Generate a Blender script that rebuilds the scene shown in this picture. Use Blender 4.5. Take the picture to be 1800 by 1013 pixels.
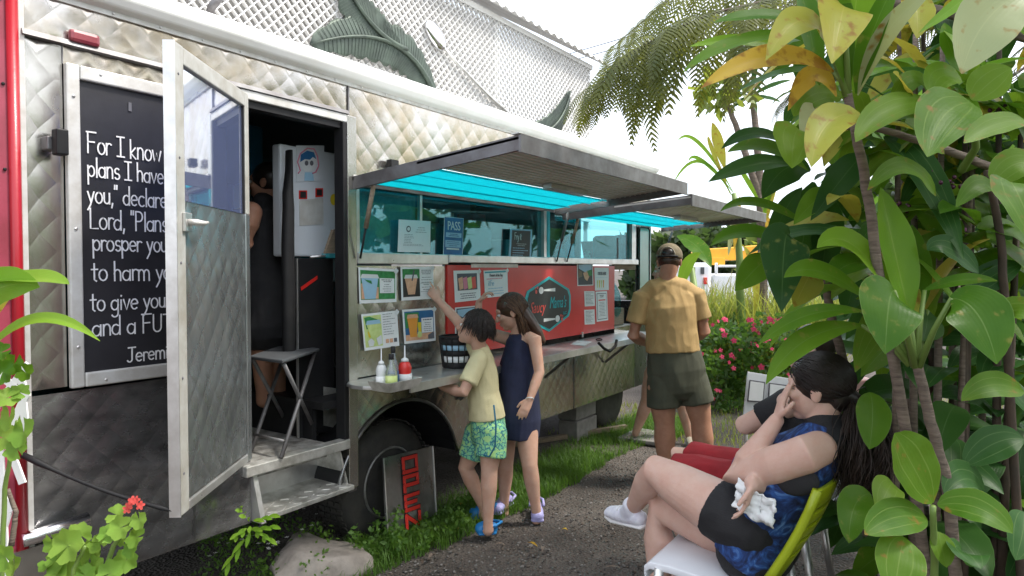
import bpy, bmesh, math, random
import numpy as np
from mathutils import Vector, Matrix, noise as mnoise
random.seed(7); RNG=np.random.RandomState(7)
for o in list(bpy.data.objects): bpy.data.objects.remove(o)
S=bpy.context.scene; COL=S.collection
# ---------------------------------------------------------------- camera
FPX=1200.0; YAW=math.atan(806/FPX); PIT=math.atan(34.5/FPX); EYE=Vector((0,0,1.6)); WALL=2.85
RT=Vector((math.sin(YAW),-math.cos(YAW),0)); FH=Vector((math.cos(YAW),math.sin(YAW),0))
FW=FH*math.cos(PIT)+Vector((0,0,-math.sin(PIT))); UPV=RT.cross(FW)
cd=bpy.data.cameras.new('camera'); cam=bpy.data.objects.new('camera',cd); COL.objects.link(cam)
cd.sensor_width=36; cd.lens=36*FPX/1800; cd.clip_end=2000; cd.clip_start=.05
cam.matrix_world=Matrix(((RT.x,UPV.x,-FW.x,EYE.x),(RT.y,UPV.y,-FW.y,EYE.y),(RT.z,UPV.z,-FW.z,EYE.z),(0,0,0,1)))
S.camera=cam
# ---------------------------------------------------------------- sky, sun, exposure
SUN_EL=math.radians(58); SUN_AZ=math.radians(-62)      # azimuth measured from +X towards +Y: where the sun stands
W=bpy.data.worlds.new('World'); S.world=W; W.use_nodes=True; nt=W.node_tree; nt.nodes.clear()
wo=nt.nodes.new('ShaderNodeOutputWorld'); b1=nt.nodes.new('ShaderNodeBackground'); b2=nt.nodes.new('ShaderNodeBackground'); ad=nt.nodes.new('ShaderNodeAddShader')
sk=nt.nodes.new('ShaderNodeTexSky'); sk.sky_type='NISHITA'; sk.sun_disc=False; sk.sun_elevation=SUN_EL; sk.sun_rotation=math.pi/2-SUN_AZ; sk.dust_density=4; sk.air_density=1
nt.links.new(sk.outputs[0],b1.inputs[0]); b1.inputs[1].default_value=.07
tc=nt.nodes.new('ShaderNodeTexCoord'); nz=nt.nodes.new('ShaderNodeTexNoise'); nz.inputs['Scale'].default_value=2.2; nz.inputs['Detail'].default_value=5
rp=nt.nodes.new('ShaderNodeValToRGB'); rp.color_ramp.elements[0].position=.3; rp.color_ramp.elements[0].color=(.62,.72,.82,1); rp.color_ramp.elements[1].position=.6; rp.color_ramp.elements[1].color=(.96,.97,1,1)
nt.links.new(tc.outputs['Generated'],nz.inputs[0]); nt.links.new(nz.outputs[0],rp.inputs[0]); nt.links.new(rp.outputs[0],b2.inputs[0]); b2.inputs[1].default_value=.90
nt.links.new(b1.outputs[0],ad.inputs[0]); nt.links.new(b2.outputs[0],ad.inputs[1]); nt.links.new(ad.outputs[0],wo.inputs[0])
sl=bpy.data.lights.new('sun','SUN'); sl.energy=2.5; sl.angle=math.radians(9); sl.color=(1,.95,.87)
so=bpy.data.objects.new('sun',sl); COL.objects.link(so)
sd=Vector((math.cos(SUN_EL)*math.cos(SUN_AZ),math.cos(SUN_EL)*math.sin(SUN_AZ),math.sin(SUN_EL)))
so.rotation_euler=sd.to_track_quat('Z','Y').to_euler(); so.location=(0,0,20)
S.view_settings.view_transform='Standard'; S.view_settings.look='None'; S.view_settings.gamma=1; S.view_settings.use_curve_mapping=False
S.view_settings.exposure=.92
# ---------------------------------------------------------------- helpers
def P(px,py,dep):                      # a point of the place seen at photo pixel (px,py), dep metres in front of the camera
    return EYE+(FW*FPX+RT*(px-900)+UPV*(506.5-py))*(dep/FPX)
def onY(px,py,Y=WALL):
    d=FW*FPX+RT*(px-900)+UPV*(506.5-py); return EYE+d*((Y-EYE.y)/d.y)
def onZ(px,py,z=0.):
    d=FW*FPX+RT*(px-900)+UPV*(506.5-py); return EYE+d*((z-EYE.z)/d.z)
def V(*a): return Vector(a)
class MB:
    def __init__(s): s.v=[]; s.f=[]; s.m=[]; s.uv=None
    def add(s,vs,fs,mi=0):
        n=len(s.v); s.v.extend([tuple(p) for p in vs]); s.f.extend([tuple(i+n for i in f) for f in fs]); s.m.extend([mi]*len(fs)); return s
    def box(s,lo,hi,mi=0):
        x0,y0,z0=[min(a,b) for a,b in zip(lo,hi)]; x1,y1,z1=[max(a,b) for a,b in zip(lo,hi)]
        return s.add([(x0,y0,z0),(x1,y0,z0),(x1,y1,z0),(x0,y1,z0),(x0,y0,z1),(x1,y0,z1),(x1,y1,z1),(x0,y1,z1)],[(0,3,2,1),(4,5,6,7),(0,1,5,4),(1,2,6,5),(2,3,7,6),(3,0,4,7)],mi)
    def hexa(s,q,t,mi=0):              # quad q (4 points) extruded by vector t
        q=[Vector(p) for p in q]; t=Vector(t); n=len(q)
        return s.add(q+[p+t for p in q],[tuple(range(n))[::-1],tuple(range(n,2*n))]+[(i,(i+1)%n,n+(i+1)%n,n+i) for i in range(n)],mi)
    def bar(s,a,b,w,h,up=(0,0,1),mi=0):
        a=Vector(a); b=Vector(b); d=(b-a).normalized(); x=d.cross(Vector(up))
        if x.length<1e-4: x=d.cross(Vector((0,1,0)))
        x.normalize(); y=x.cross(d); x*=w/2; y*=h/2
        return s.hexa([a-x-y,a+x-y,a+x+y,a-x+y],b-a,mi)
    def tube(s,pts,r,n=8,mi=0,cap=True):
        pts=[Vector(p) for p in pts]; rs=r if isinstance(r,(list,tuple)) else [r]*len(pts); vs=[]; fs=[]; pu=None
        for i,p in enumerate(pts):
            d=(pts[min(i+1,len(pts)-1)]-pts[max(i-1,0)])
            if d.length<1e-7: d=Vector((0,0,1))
            d.normalize()
            if pu is None: pu=d.orthogonal().normalized()
            else:
                pu=pu-d*pu.dot(d)
                pu=pu.normalized() if pu.length>1e-6 else d.orthogonal().normalized()
            q=d.cross(pu)
            for k in range(n):
                a=2*math.pi*k/n; vs.append(p+(pu*math.cos(a)+q*math.sin(a))*rs[i])
        for i in range(len(pts)-1):
            for k in range(n): fs.append((i*n+k,i*n+(k+1)%n,(i+1)*n+(k+1)%n,(i+1)*n+k))
        if cap: fs.append(tuple(range(n))[::-1]); fs.append(tuple(range((len(pts)-1)*n,len(pts)*n)))
        return s.add(vs,fs,mi)
    def chain(s,pts,hint,n=16,mi=0,f0=False,f1=False):    # pts: (point, radius along hint, radius across); rounded ends; one limb of a figure
        ps=[Vector(p[0]) for p in pts]; ra=[p[1] for p in pts]; rb=[p[2] if len(p)>2 else p[1] for p in pts]
        h=Vector(hint); rings=[]; n=max(n,26)
        def fr(i):
            d=(ps[min(i+1,len(ps)-1)]-ps[max(i-1,0)]).normalized(); x=h-d*h.dot(d)
            if x.length<.05: x=d.orthogonal()
            x.normalize(); return d,x,d.cross(x)
        for i in range(len(ps)):
            d,x,y=fr(i)
            if i==0 and not f0:
                for a in (-80,-50,-22): c=math.cos(math.radians(a)); rings.append((ps[0]+d*math.sin(math.radians(a))*min(ra[0],rb[0])*.9,x,y,ra[0]*c,rb[0]*c))
            rings.append((ps[i],x,y,ra[i],rb[i]))
            if i==len(ps)-1 and not f1:
                for a in (22,50,80): c=math.cos(math.radians(a)); rings.append((ps[i]+d*math.sin(math.radians(a))*min(ra[i],rb[i])*.9,x,y,ra[i]*c,rb[i]*c))
        vs=[]; fs=[]
        for p,x,y,a,b in rings:
            for k in range(n): t=2*math.pi*k/n; vs.append(p+x*(a*math.cos(t))+y*(b*math.sin(t)))
        for i in range(len(rings)-1):
            for k in range(n): fs.append((i*n+k,i*n+(k+1)%n,(i+1)*n+(k+1)%n,(i+1)*n+k))
        fs.append(tuple(range(n))[::-1]); fs.append(tuple(range((len(rings)-1)*n,len(rings)*n)))
        return s.add(vs,fs,mi)
    def ell(s,c,ax,n=12,mi=0):          # ellipsoid: centre, three axis vectors
        c=Vector(c); ax=[Vector(a) for a in ax]; vs=[]; fs=[]; m=max(6,n//2+1)
        for i in range(1,m):
            t=math.pi*i/m
            for k in range(n): a=2*math.pi*k/n; vs.append(c+ax[0]*(math.sin(t)*math.cos(a))+ax[1]*(math.sin(t)*math.sin(a))+ax[2]*math.cos(t))
        b=len(vs); vs+= [c+ax[2],c-ax[2]]
        for i in range(m-2):
            for k in range(n): fs.append((i*n+k,(i+1)*n+k,(i+1)*n+(k+1)%n,i*n+(k+1)%n))
        for k in range(n): fs.append((b,k,(k+1)%n)); fs.append((b+1,(m-2)*n+(k+1)%n,(m-2)*n+k))
        return s.add(vs,fs,mi)
    def lathe(s,c,prof,n=20,mi=0,axis=(0,0,1)):
        c=Vector(c); z=Vector(axis).normalized(); x=z.orthogonal().normalized(); y=z.cross(x); vs=[]; fs=[]
        for r,h in prof:
            for k in range(n): a=2*math.pi*k/n; vs.append(c+z*h+(x*math.cos(a)+y*math.sin(a))*r)
        for i in range(len(prof)-1):
            for k in range(n): fs.append((i*n+k,i*n+(k+1)%n,(i+1)*n+(k+1)%n,(i+1)*n+k))
        fs.append(tuple(range(n))[::-1]); fs.append(tuple(range((len(prof)-1)*n,len(prof)*n)))
        return s.add(vs,fs,mi)
def setp(o,label=None,cat=None,group=None,kind=None):
    if label: o['label']=label
    if cat: o['category']=cat
    if group: o['group']=group
    if kind: o['kind']=kind
    return o
def wloc(o):
    p=Vector(o.location)
    while o.parent: o=o.parent; p+=Vector(o.location)
    return p
def mesh_of(name,mb,mats,smooth):
    me=bpy.data.meshes.new(name); me.from_pydata([tuple(v) for v in mb.v],[],mb.f)
    for m in (mats if isinstance(mats,(list,tuple)) else [mats]): me.materials.append(m)
    if len(set(mb.m))>1: me.polygons.foreach_set('material_index',mb.m)
    if smooth: me.polygons.foreach_set('use_smooth',[True]*len(me.polygons))
    if mb.uv:
        uv=me.uv_layers.new(name='UVMap'); li=np.zeros(len(me.loops),int); me.loops.foreach_get('vertex_index',li)
        uv.data.foreach_set('uv',np.array(mb.uv)[li].ravel())
    return me
def obj(name,mb,mats,parent=None,smooth=False,label=None,cat=None,group=None,kind=None,bevel=0):
    a=np.array(mb.v,dtype=float); c=(a.min(0)+a.max(0))/2; c[2]=a[:,2].min()
    mb.v=[tuple(p) for p in (a-c)]
    me=mesh_of(name,mb,mats,smooth); o=bpy.data.objects.new(name,me); COL.objects.link(o)
    o.location=Vector(c)-(wloc(parent) if parent else Vector((0,0,0)))
    if parent: o.parent=parent
    if bevel:
        b=o.modifiers.new('bevel','BEVEL'); b.width=bevel; b.segments=2; b.limit_method='ANGLE'
    return setp(o,label,cat,group,kind)
def thing(name,label,cat,loc,group=None):
    o=bpy.data.objects.new(name,None); COL.objects.link(o); o.location=loc; o.empty_display_size=.1
    return setp(o,label,cat,group)
# ---------------------------------------------------------------- materials
def rgb(*c): return (c[0],c[1],c[2],1)
def newmat(name):
    m=bpy.data.materials.new(name); m.use_nodes=True; n=m.node_tree; return m,n,n.nodes['Principled BSDF'],n.nodes['Material Output']
def N(n,t,**k):
    x=n.nodes.new(t)
    for a,b in k.items():
        if a in x.inputs: x.inputs[a].default_value=b
        else: setattr(x,a,b)
    return x
def mat(name,col,rough=.6,metal=0,col2=None,scale=6,bump=0,bscale=80,tmix=.4,spec=.5,trans=None,coat=0,stretch=None,rvar=0,sss=0,lo=.35,hi=.65):
    m,n,p,o=newmat(name)
    tcn=N(n,'ShaderNodeTexCoord'); src=tcn.outputs['Object']
    if stretch:
        mp=N(n,'ShaderNodeMapping'); mp.inputs['Scale'].default_value=stretch; n.links.new(src,mp.inputs[0]); src=mp.outputs[0]
    nz=N(n,'ShaderNodeTexNoise',Scale=scale,Detail=6,Roughness=.6); n.links.new(src,nz.inputs['Vector'])
    if col2 is None: col2=tuple(c*.82 for c in col)
    r=N(n,'ShaderNodeValToRGB'); r.color_ramp.elements[0].position=lo; r.color_ramp.elements[1].position=hi
    r.color_ramp.elements[0].color=rgb(*col2); r.color_ramp.elements[1].color=rgb(*col)
    n.links.new(nz.outputs[0],r.inputs[0]); n.links.new(r.outputs[0],p.inputs['Base Color'])
    p.inputs['Roughness'].default_value=rough; p.inputs['Metallic'].default_value=metal; p.inputs['Specular IOR Level'].default_value=spec
    if coat: p.inputs['Coat Weight'].default_value=coat; p.inputs['Coat Roughness'].default_value=.1
    if sss: p.inputs['Subsurface Weight'].default_value=sss; p.inputs['Subsurface Radius'].default_value=(.02,.008,.004); p.inputs['Subsurface Scale'].default_value=.5
    if rvar:
        mr=N(n,'ShaderNodeMapRange'); mr.inputs['To Min'].default_value=max(.02,rough-rvar); mr.inputs['To Max'].default_value=rough+rvar
        n2=N(n,'ShaderNodeTexNoise',Scale=scale*2.7,Detail=5); n.links.new(src,n2.inputs['Vector']); n.links.new(n2.outputs[0],mr.inputs[0]); n.links.new(mr.outputs[0],p.inputs['Roughness'])
    if bump:
        nb=N(n,'ShaderNodeTexNoise',Scale=bscale,Detail=4); n.links.new(src,nb.inputs['Vector'])
        bp=N(n,'ShaderNodeBump',Strength=bump,Distance=.01); n.links.new(nb.outputs[0],bp.inputs['Height']); n.links.new(bp.outputs[0],p.inputs['Normal'])
    if trans:
        t=N(n,'ShaderNodeBsdfTranslucent'); t.inputs[0].default_value=rgb(*trans); mx=N(n,'ShaderNodeMixShader'); mx.inputs[0].default_value=tmix
        n.links.new(p.outputs[0],mx.inputs[1]); n.links.new(t.outputs[0],mx.inputs[2]); n.links.new(mx.outputs[0],o.inputs[0])
    return m
def leafmat(name,c1,c2,vein,tr,rough=.32,spots=0,nv=1.0,spotcol=(.25,.12,.03)):
    m,n,p,o=newmat(name); uv=N(n,'ShaderNodeUVMap'); sx=N(n,'ShaderNodeSeparateXYZ'); n.links.new(uv.outputs[0],sx.inputs[0])
    oi=N(n,'ShaderNodeObjectInfo'); tcn=N(n,'ShaderNodeTexCoord')
    nz=N(n,'ShaderNodeTexNoise',Scale=7,Detail=4); n.links.new(tcn.outputs['Object'],nz.inputs['Vector'])
    a=N(n,'ShaderNodeMath',operation='MULTIPLY_ADD'); a.inputs[1].default_value=.7; n.links.new(oi.outputs['Random'],a.inputs[0])
    sb=N(n,'ShaderNodeMath',operation='SUBTRACT'); sb.inputs[1].default_value=.35; n.links.new(nz.outputs[0],sb.inputs[0]); n.links.new(sb.outputs[0],a.inputs[2])
    mx=N(n,'ShaderNodeMix',data_type='RGBA'); mx.inputs[6].default_value=rgb(*c1); mx.inputs[7].default_value=rgb(*c2); n.links.new(a.outputs[0],mx.inputs[0])
    # veins: bands of constant u
    w=N(n,'ShaderNodeMath',operation='MULTIPLY'); w.inputs[1].default_value=nv; n.links.new(sx.outputs[0],w.inputs[0])
    fr=N(n,'ShaderNodeMath',operation='PINGPONG'); fr.inputs[1].default_value=.5; n.links.new(w.outputs[0],fr.inputs[0])
    lt=N(n,'ShaderNodeMapRange'); lt.inputs['From Min'].default_value=0.0; lt.inputs['From Max'].default_value=.035*nv; lt.inputs['To Min'].default_value=.75; lt.inputs['To Max'].default_value=0; n.links.new(fr.outputs[0],lt.inputs[0])
    m2=N(n,'ShaderNodeMix',data_type='RGBA'); n.links.new(lt.outputs[0],m2.inputs[0]); n.links.new(mx.outputs[2],m2.inputs[6]); m2.inputs[7].default_value=rgb(*vein)
    last=m2.outputs[2]
    if spots:
        vs=N(n,'ShaderNodeTexNoise',Scale=26,Detail=3); n.links.new(tcn.outputs['Object'],vs.inputs['Vector'])
        mr=N(n,'ShaderNodeMapRange'); mr.inputs['From Min'].default_value=.62-.1*spots; mr.inputs['From Max'].default_value=.72-.1*spots; n.links.new(vs.outputs[0],mr.inputs[0])
        m3=N(n,'ShaderNodeMix',data_type='RGBA'); n.links.new(mr.outputs[0],m3.inputs[0]); n.links.new(last,m3.inputs[6]); m3.inputs[7].default_value=rgb(*spotcol); last=m3.outputs[2]
    n.links.new(last,p.inputs['Base Color']); p.inputs['Roughness'].default_value=rough; p.inputs['Specular IOR Level'].default_value=.15
    wv=N(n,'ShaderNodeMath',operation='SINE'); w9=N(n,'ShaderNodeMath',operation='MULTIPLY'); w9.inputs[1].default_value=45; n.links.new(sx.outputs[0],w9.inputs[0]); n.links.new(w9.outputs[0],wv.inputs[0])
    ah=N(n,'ShaderNodeMath',operation='MULTIPLY_ADD'); ah.inputs[1].default_value=.03; n.links.new(wv.outputs[0],ah.inputs[0]); n.links.new(nz.outputs[0],ah.inputs[2])
    bp=N(n,'ShaderNodeBump',Strength=.25,Distance=.008); n.links.new(ah.outputs[0],bp.inputs['Height']); n.links.new(bp.outputs[0],p.inputs['Normal'])
    t=N(n,'ShaderNodeBsdfTranslucent'); ml=N(n,'ShaderNodeMix',data_type='RGBA',blend_type='MULTIPLY'); ml.inputs[0].default_value=1
    t.inputs[0].default_value=rgb(*tr); ms=N(n,'ShaderNodeMixShader'); ms.inputs[0].default_value=.38
    n.links.new(p.outputs[0],ms.inputs[1]); n.links.new(t.outputs[0],ms.inputs[2]); n.links.new(ms.outputs[0],o.inputs[0]); n.nodes.remove(ml)
    return m
def glassmat(name,col,rough=.02,opac=.25,gl=.6):   # thin pane: transparent, tinted, with a fresnel reflection
    m,n,p,o=newmat(name); t=N(n,'ShaderNodeBsdfTransparent'); t.inputs[0].default_value=rgb(*col)
    g=N(n,'ShaderNodeBsdfGlossy'); g.inputs['Roughness'].default_value=rough; g.inputs[0].default_value=(.95,.95,.95,1)
    d=N(n,'ShaderNodeBsdfDiffuse'); d.inputs[0].default_value=rgb(*[min(1,c*.9) for c in col])
    lw=N(n,'ShaderNodeFresnel',IOR=1.5); k=N(n,'ShaderNodeMath',operation='MULTIPLY_ADD'); k.inputs[1].default_value=gl*2; k.inputs[2].default_value=.0; n.links.new(lw.outputs[0],k.inputs[0])
    a=N(n,'ShaderNodeMixShader'); a.inputs[0].default_value=opac; n.links.new(t.outputs[0],a.inputs[1]); n.links.new(d.outputs[0],a.inputs[2])
    b=N(n,'ShaderNodeMixShader'); n.links.new(k.outputs[0],b.inputs[0]); n.links.new(a.outputs[0],b.inputs[1]); n.links.new(g.outputs[0],b.inputs[2]); n.links.new(b.outputs[0],o.inputs[0])
    n.nodes.remove(p); return m
# ---- palette
M={}
M['steel']=mat('quilted steel',(.60,.585,.55),.24,.95,(.44,.42,.37),3,.10,9,rvar=.1)
M['steel_warm']=mat('weathered quilted aluminium',(.58,.56,.53),.24,.92,(.45,.38,.27),4,.22,7,rvar=.1)
M['door_steel']=mat('silver door panel',(.50,.53,.54),.28,.85,(.30,.32,.33),5,.14,12,stretch=(1,1,.4),rvar=.12)
M['steel_dark']=mat('worn dark steel',(.30,.30,.30),.30,.9,(.17,.17,.165),5,.12,12,stretch=(1,1,.5),rvar=.12)
M['steel_black']=mat('dark polished steel with scuffs',(.55,.55,.55),.26,.85,(.20,.20,.20),4,.12,10,stretch=(1,1,2.2),rvar=.1,lo=.40,hi=.78)
M['alu']=mat('aluminium trim',(.76,.76,.75),.32,.8,(.58,.57,.55),9,.05,60,rvar=.1)
M['alu_white']=mat('chalky aluminium frame',(.66,.66,.64),.5,.25,(.5,.48,.44),10,.05,60)
M['door_frame']=mat('dull aluminium door frame',(.54,.54,.51),.5,.35,(.40,.38,.33),9,.06,60)
M['galv']=mat('galvanised sheet',(.80,.80,.77),.38,.55,(.64,.62,.58),3,.1,25,rvar=.1)
M['galv_edge']=mat('dull grey steel edge',(.22,.22,.225),.5,.5,(.14,.13,.13),8,.05,60)
M['white']=mat('white roof paint',(.82,.82,.80),.4,0,(.74,.73,.69),3)
M['lattice']=mat('white vinyl lattice',(.87,.87,.86),.5,0,(.72,.71,.69),2)
M['roofsheet']=mat('white corrugated sheet',(.78,.78,.77),.5,0,(.62,.61,.58),2)
M['red']=mat('red sign panel',(.66,.028,.02),.4,0,(.55,.02,.016),3,coat=.3)
M['redpost']=mat('red painted post',(.36,.010,.02),.35,0,(.36,.01,.02),14,.05,80,coat=.2)
M['maroon']=mat('faded red cab paint',(.36,.05,.09),.4,0,(.24,.03,.05),4,coat=.2)
M['lamp']=mat('faded red lens',(.20,.018,.03),.35,0,(.27,.05,.06),18,coat=.3)
M['black']=mat('black paint',(.014,.014,.016),.5,0,(.022,.022,.022),6,spec=.2)
M['chalkboard']=mat('chalkboard black',(.016,.016,.019),.42,0,(.03,.03,.035),2.5,.03,80)
M['chalk']=mat('white chalk paint',(.82,.82,.82),.8,0,(.7,.7,.72),40)
M['rubber']=mat('tyre rubber',(.028,.027,.026),.75,0,(.05,.046,.04),10,.2,60)
M['rim']=mat('dull wheel rim',(.35,.35,.34),.45,.7,(.2,.19,.18),10)
M['teal']=mat('teal interior wall',(.03,.115,.13),.4,.1,(.02,.08,.095),4)
M['tealpaint']=mat('turquoise paint',(.02,.36,.42),.45,0,(.02,.30,.36),5)
M['dkblue']=mat('dark blue hood',(.03,.20,.36),.5)
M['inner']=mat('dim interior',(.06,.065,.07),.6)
M['floor']=mat('worn truck floor',(.52,.51,.48),.5,.3,(.18,.17,.15),14,.1,60)
M['tread']=mat('tread plate',(.72,.71,.67),.38,.6,(.38,.37,.33),12,.1,40)
M['fridge']=mat('white enamel',(.62,.66,.70),.35,0,(.56,.60,.64),3)
M['paper']=mat('paper',(.80,.82,.82),.7,0,(.76,.78,.78),10)
M['ink']=mat('grey print',(.13,.13,.15),.8)
M['cyan']=mat('cyan translucent sheet',(.02,.55,.64),.4,0,(.02,.50,.6),3,trans=(.07,.70,.77),tmix=.8)
M['milky']=mat('added milky sheet',(.8,.8,.8),.4,0,(.75,.75,.75),3,trans=(.97,.97,.97),tmix=.85)
M['logo_cyan']=mat('turquoise logo line',(.01,.42,.46),.4)
M['logo_black']=mat('logo charcoal',(.022,.024,.024),.45)
M['logo_red']=mat('logo coral',(.75,.10,.08),.5)
M['logo_white']=mat('logo white',(.75,.78,.78),.5)
M['glass']=glassmat('window glass',(.52,.82,.86),.02,.02,.11)
M['doorglass']=glassmat('door glass',(.50,.60,.92),.03,.36,.35)
M['palegreen']=mat('pale green glass',(.45,.60,.52),.15,0,(.38,.52,.45),3)
M['wood']=mat('weathered timber',(.28,.22,.15),.8,0,(.18,.14,.1),12,.2,60,stretch=(1,1,8))
M['chrome']=mat('chrome',(.78,.78,.8),.12,1)
M['concrete']=mat('concrete',(.26,.25,.23),.9,0,(.18,.17,.16),9,.3,60)
M['stone']=mat('grey boulder',(.30,.27,.24),.9,0,(.17,.15,.13),6,.5,40)
M['green_p']=mat('green print',(.05,.30,.09),.6,0,(.02,.16,.04),30)
M['peach']=mat('peach print',(.75,.45,.28),.6,0,(.6,.33,.2),30)
M['lime']=mat('lime print',(.62,.72,.30),.6,0,(.5,.62,.2),30)
M['orange']=mat('orange print',(.80,.34,.05),.6)
M['pblue']=mat('blue print',(.03,.16,.36),.5,0,(.02,.11,.26),12)
M['lblue']=mat('light blue print',(.35,.58,.75),.5)
M['yellow']=mat('yellow print',(.80,.62,.03),.5)
M['pink']=mat('pink print',(.75,.25,.35),.6)
M['tie']=M['black']
# ---- ground
def ground_mat():
    m,n,p,o=newmat('ground soil and gravel'); t=N(n,'ShaderNodeTexCoord')
    a=N(n,'ShaderNodeTexNoise',Scale=1.2,Detail=8,Roughness=.65); b=N(n,'ShaderNodeTexVoronoi',Scale=55); c=N(n,'ShaderNodeTexNoise',Scale=45,Detail=5)
    for x in (a,b,c): n.links.new(t.outputs['Object'],x.inputs['Vector'])
    r=N(n,'ShaderNodeValToRGB'); e=r.color_ramp.elements; e[0].position=.35; e[0].color=(.045,.038,.033,1); e[1].position=.7; e[1].color=(.135,.12,.108,1)
    n.links.new(a.outputs[0],r.inputs[0]); mx=N(n,'ShaderNodeMix',data_type='RGBA',blend_type='MULTIPLY'); mx.inputs[0].default_value=.8
    r2=N(n,'ShaderNodeValToRGB'); r2.color_ramp.elements[0].color=(.5,.48,.46,1); r2.color_ramp.elements[1].color=(1.5,1.45,1.4,1); n.links.new(c.outputs[0],r2.inputs[0])
    n.links.new(r.outputs[0],mx.inputs[6]); n.links.new(r2.outputs[0],mx.inputs[7]); n.links.new(mx.outputs[2],p.inputs['Base Color'])
    bp=N(n,'ShaderNodeBump',Strength=.8,Distance=.02); n.links.new(b.outputs[0],bp.inputs['Height']); n.links.new(bp.outputs[0],p.inputs['Normal']); p.inputs['Roughness'].default_value=.9
    return m
M['ground']=ground_mat()
g=MB(); nx=70
for j in range(nx+1):
    for i in range(nx+1):
        x=-4+i*.25; y=-5+j*.25
        if i in (0,nx): x=-300 if i==0 else 500
        if j in (0,nx): y=-300 if j==0 else 500
        h=.03*mnoise.noise(V(x*.8,y*.8,0))+.012*mnoise.noise(V(x*3,y*3,5)) if (0<i<nx and 0<j<nx) else 0
        g.v.append((x,y,h-.02))
g.f=[(j*(nx+1)+i,j*(nx+1)+i+1,(j+1)*(nx+1)+i+1,(j+1)*(nx+1)+i) for j in range(nx) for i in range(nx)]; g.m=[0]*len(g.f)
obj('ground',g,M['ground'],smooth=True,kind='structure')
# ---- food truck
TR=thing('food_truck','long quilted stainless steel food truck with two raised awnings and open side door','food truck',(3.9,4.0,0))
def quilt(x0,x1,z0,z1,Y=WALL,hgt=.007,hole=None,nrm=-1,frame=None,QW=.118,QH=.128):
    m=MB(); m.par=[]; us=sorted({x0,x1}|{k*QW/2 for k in range(int(x0/(QW/2))+1,int(x1/(QW/2))+1)}); vs=sorted({z0,z1}|{k*QH/2 for k in range(int(z0/(QH/2))+1,int(z1/(QH/2))+1)})
    idx={}
    for j,z in enumerate(vs):
        for i,x in enumerate(us):
            a=x/(QW/2); b=z/(QH/2); odd=(round(a)+round(b))%2
            ex=(x in (x0,x1)) or (z in (z0,z1)); h=hgt*odd*(0.25 if ex else 1)*(1+.3*mnoise.noise(V(x*7,z*7,1)))
            xx,zz=x,z
            if hole:
                cx,cz,r=hole; d=math.hypot(x-cx,z-cz)
                if d<r+.012 and z>=cz-.6:
                    k=r/max(d,1e-4); xx,zz=cx+(x-cx)*k,cz+(z-cz)*k; h=0
                    if zz<z0: zz=z0
                    idx[(i,j)]=(len(m.v),d<r-.075)
                else: idx[(i,j)]=(len(m.v),False)
            else: idx[(i,j)]=(len(m.v),False)
            h+=.004*mnoise.noise(V(xx*1.3,zz*1.3,3))
            m.par.append(odd); m.v.append((xx,Y+nrm*h,zz) if frame is None else tuple(frame(xx,zz,h)))
    for j in range(len(vs)-1):
        for i in range(len(us)-1):
            q=[idx[(i,j)],idx[(i+1,j)],idx[(i+1,j+1)],idx[(i,j+1)]]
            if sum(k[1] for k in q)>=2: continue
            q=[k[0] for k in q]; xm=us[i]; par=(round(xm/(QW/2)-.001 if i else math.floor(xm/(QW/2)))+round(vs[j]/(QH/2)-.001 if j else math.floor(vs[j]/(QH/2))))%2
            if par==0: m.f+= [(q[0],q[1],q[2]),(q[0],q[2],q[3])]
            else: m.f+= [(q[0],q[1],q[3]),(q[1],q[2],q[3])]
    m.m=[0]*len(m.f); return m
def pillow(o,par):                       # creases between the stamped diamonds stay sharp, each diamond bulges softly
    me=o.data; at=me.attributes.new('sharp_edge','BOOLEAN','EDGE')
    for e in me.edges: at.data[e.index].value=(par[e.vertices[0]]==0 and par[e.vertices[1]]==0)
    me.polygons.foreach_set('use_smooth',[True]*len(me.polygons)); return o
# quilted panels of the long side
for x0,x1,z0,z1,mm,h,hole in [(1.08,2.62,2.46,2.625,'steel_warm',.0044,None),(2.63,6.85,2.10,2.625,'steel_warm',.0046,None),(1.08,1.205,1.15,2.435,'steel',.0042,None),(1.21,1.955,2.365,2.435,'steel_warm',.0018,None),
      (1.08,1.995,.38,1.13,'steel_black',.0056,None),(2.67,3.465,.985,1.615,'steel',.0024,None),(2.675,6.5,.38,.95,'steel',.0036,(3.05,.27,.53)),(6.02,6.5,.955,1.02,'steel',.002,None),(6.503,6.84,.38,2.09,'steel_dark',.002,None)]:
    qm=quilt(x0,x1,z0,z1,hgt=h,hole=hole,**(dict(QW=.142,QH=.138) if x0>2.6 and z1>2.5 else {})); pillow(obj('side_panel',qm,M[mm],TR),qm.par)
# carcass behind the skin: roof, far wall, ends, chassis
def part(name,m,mt,parent=TR,smooth=False,bevel=0,label=None): return obj(name,m,M[mt] if isinstance(mt,str) else mt,parent,smooth,label=label,bevel=bevel)
def bx(lo,hi): return MB().box(lo,hi)
part('roof',bx((1.0,2.9,2.62),(6.95,5.2,2.70)),'white')
r=MB(); 
r.v=[]; prof=[(-.005,2.615),(-.045,2.63),(-.065,2.665),(-.06,2.705),(-.03,2.735),(.03,2.745),(.06,2.74),(.06,2.62)]
for k,x in enumerate((.4,7.0)): r.v+=[(x,WALL+y,z) for y,z in prof]
n=len(prof); r.f=[(i,(i+1)%n,n+(i+1)%n,n+i) for i in range(n)]+[tuple(range(n))[::-1],tuple(range(n,2*n))]; r.m=[0]*len(r.f)
part('roof_rail',r,'white',smooth=False,bevel=.008)
part('drip_trim',bx((1.07,WALL-.012,2.598),(6.9,WALL-.002,2.622)),'alu_white')
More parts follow.
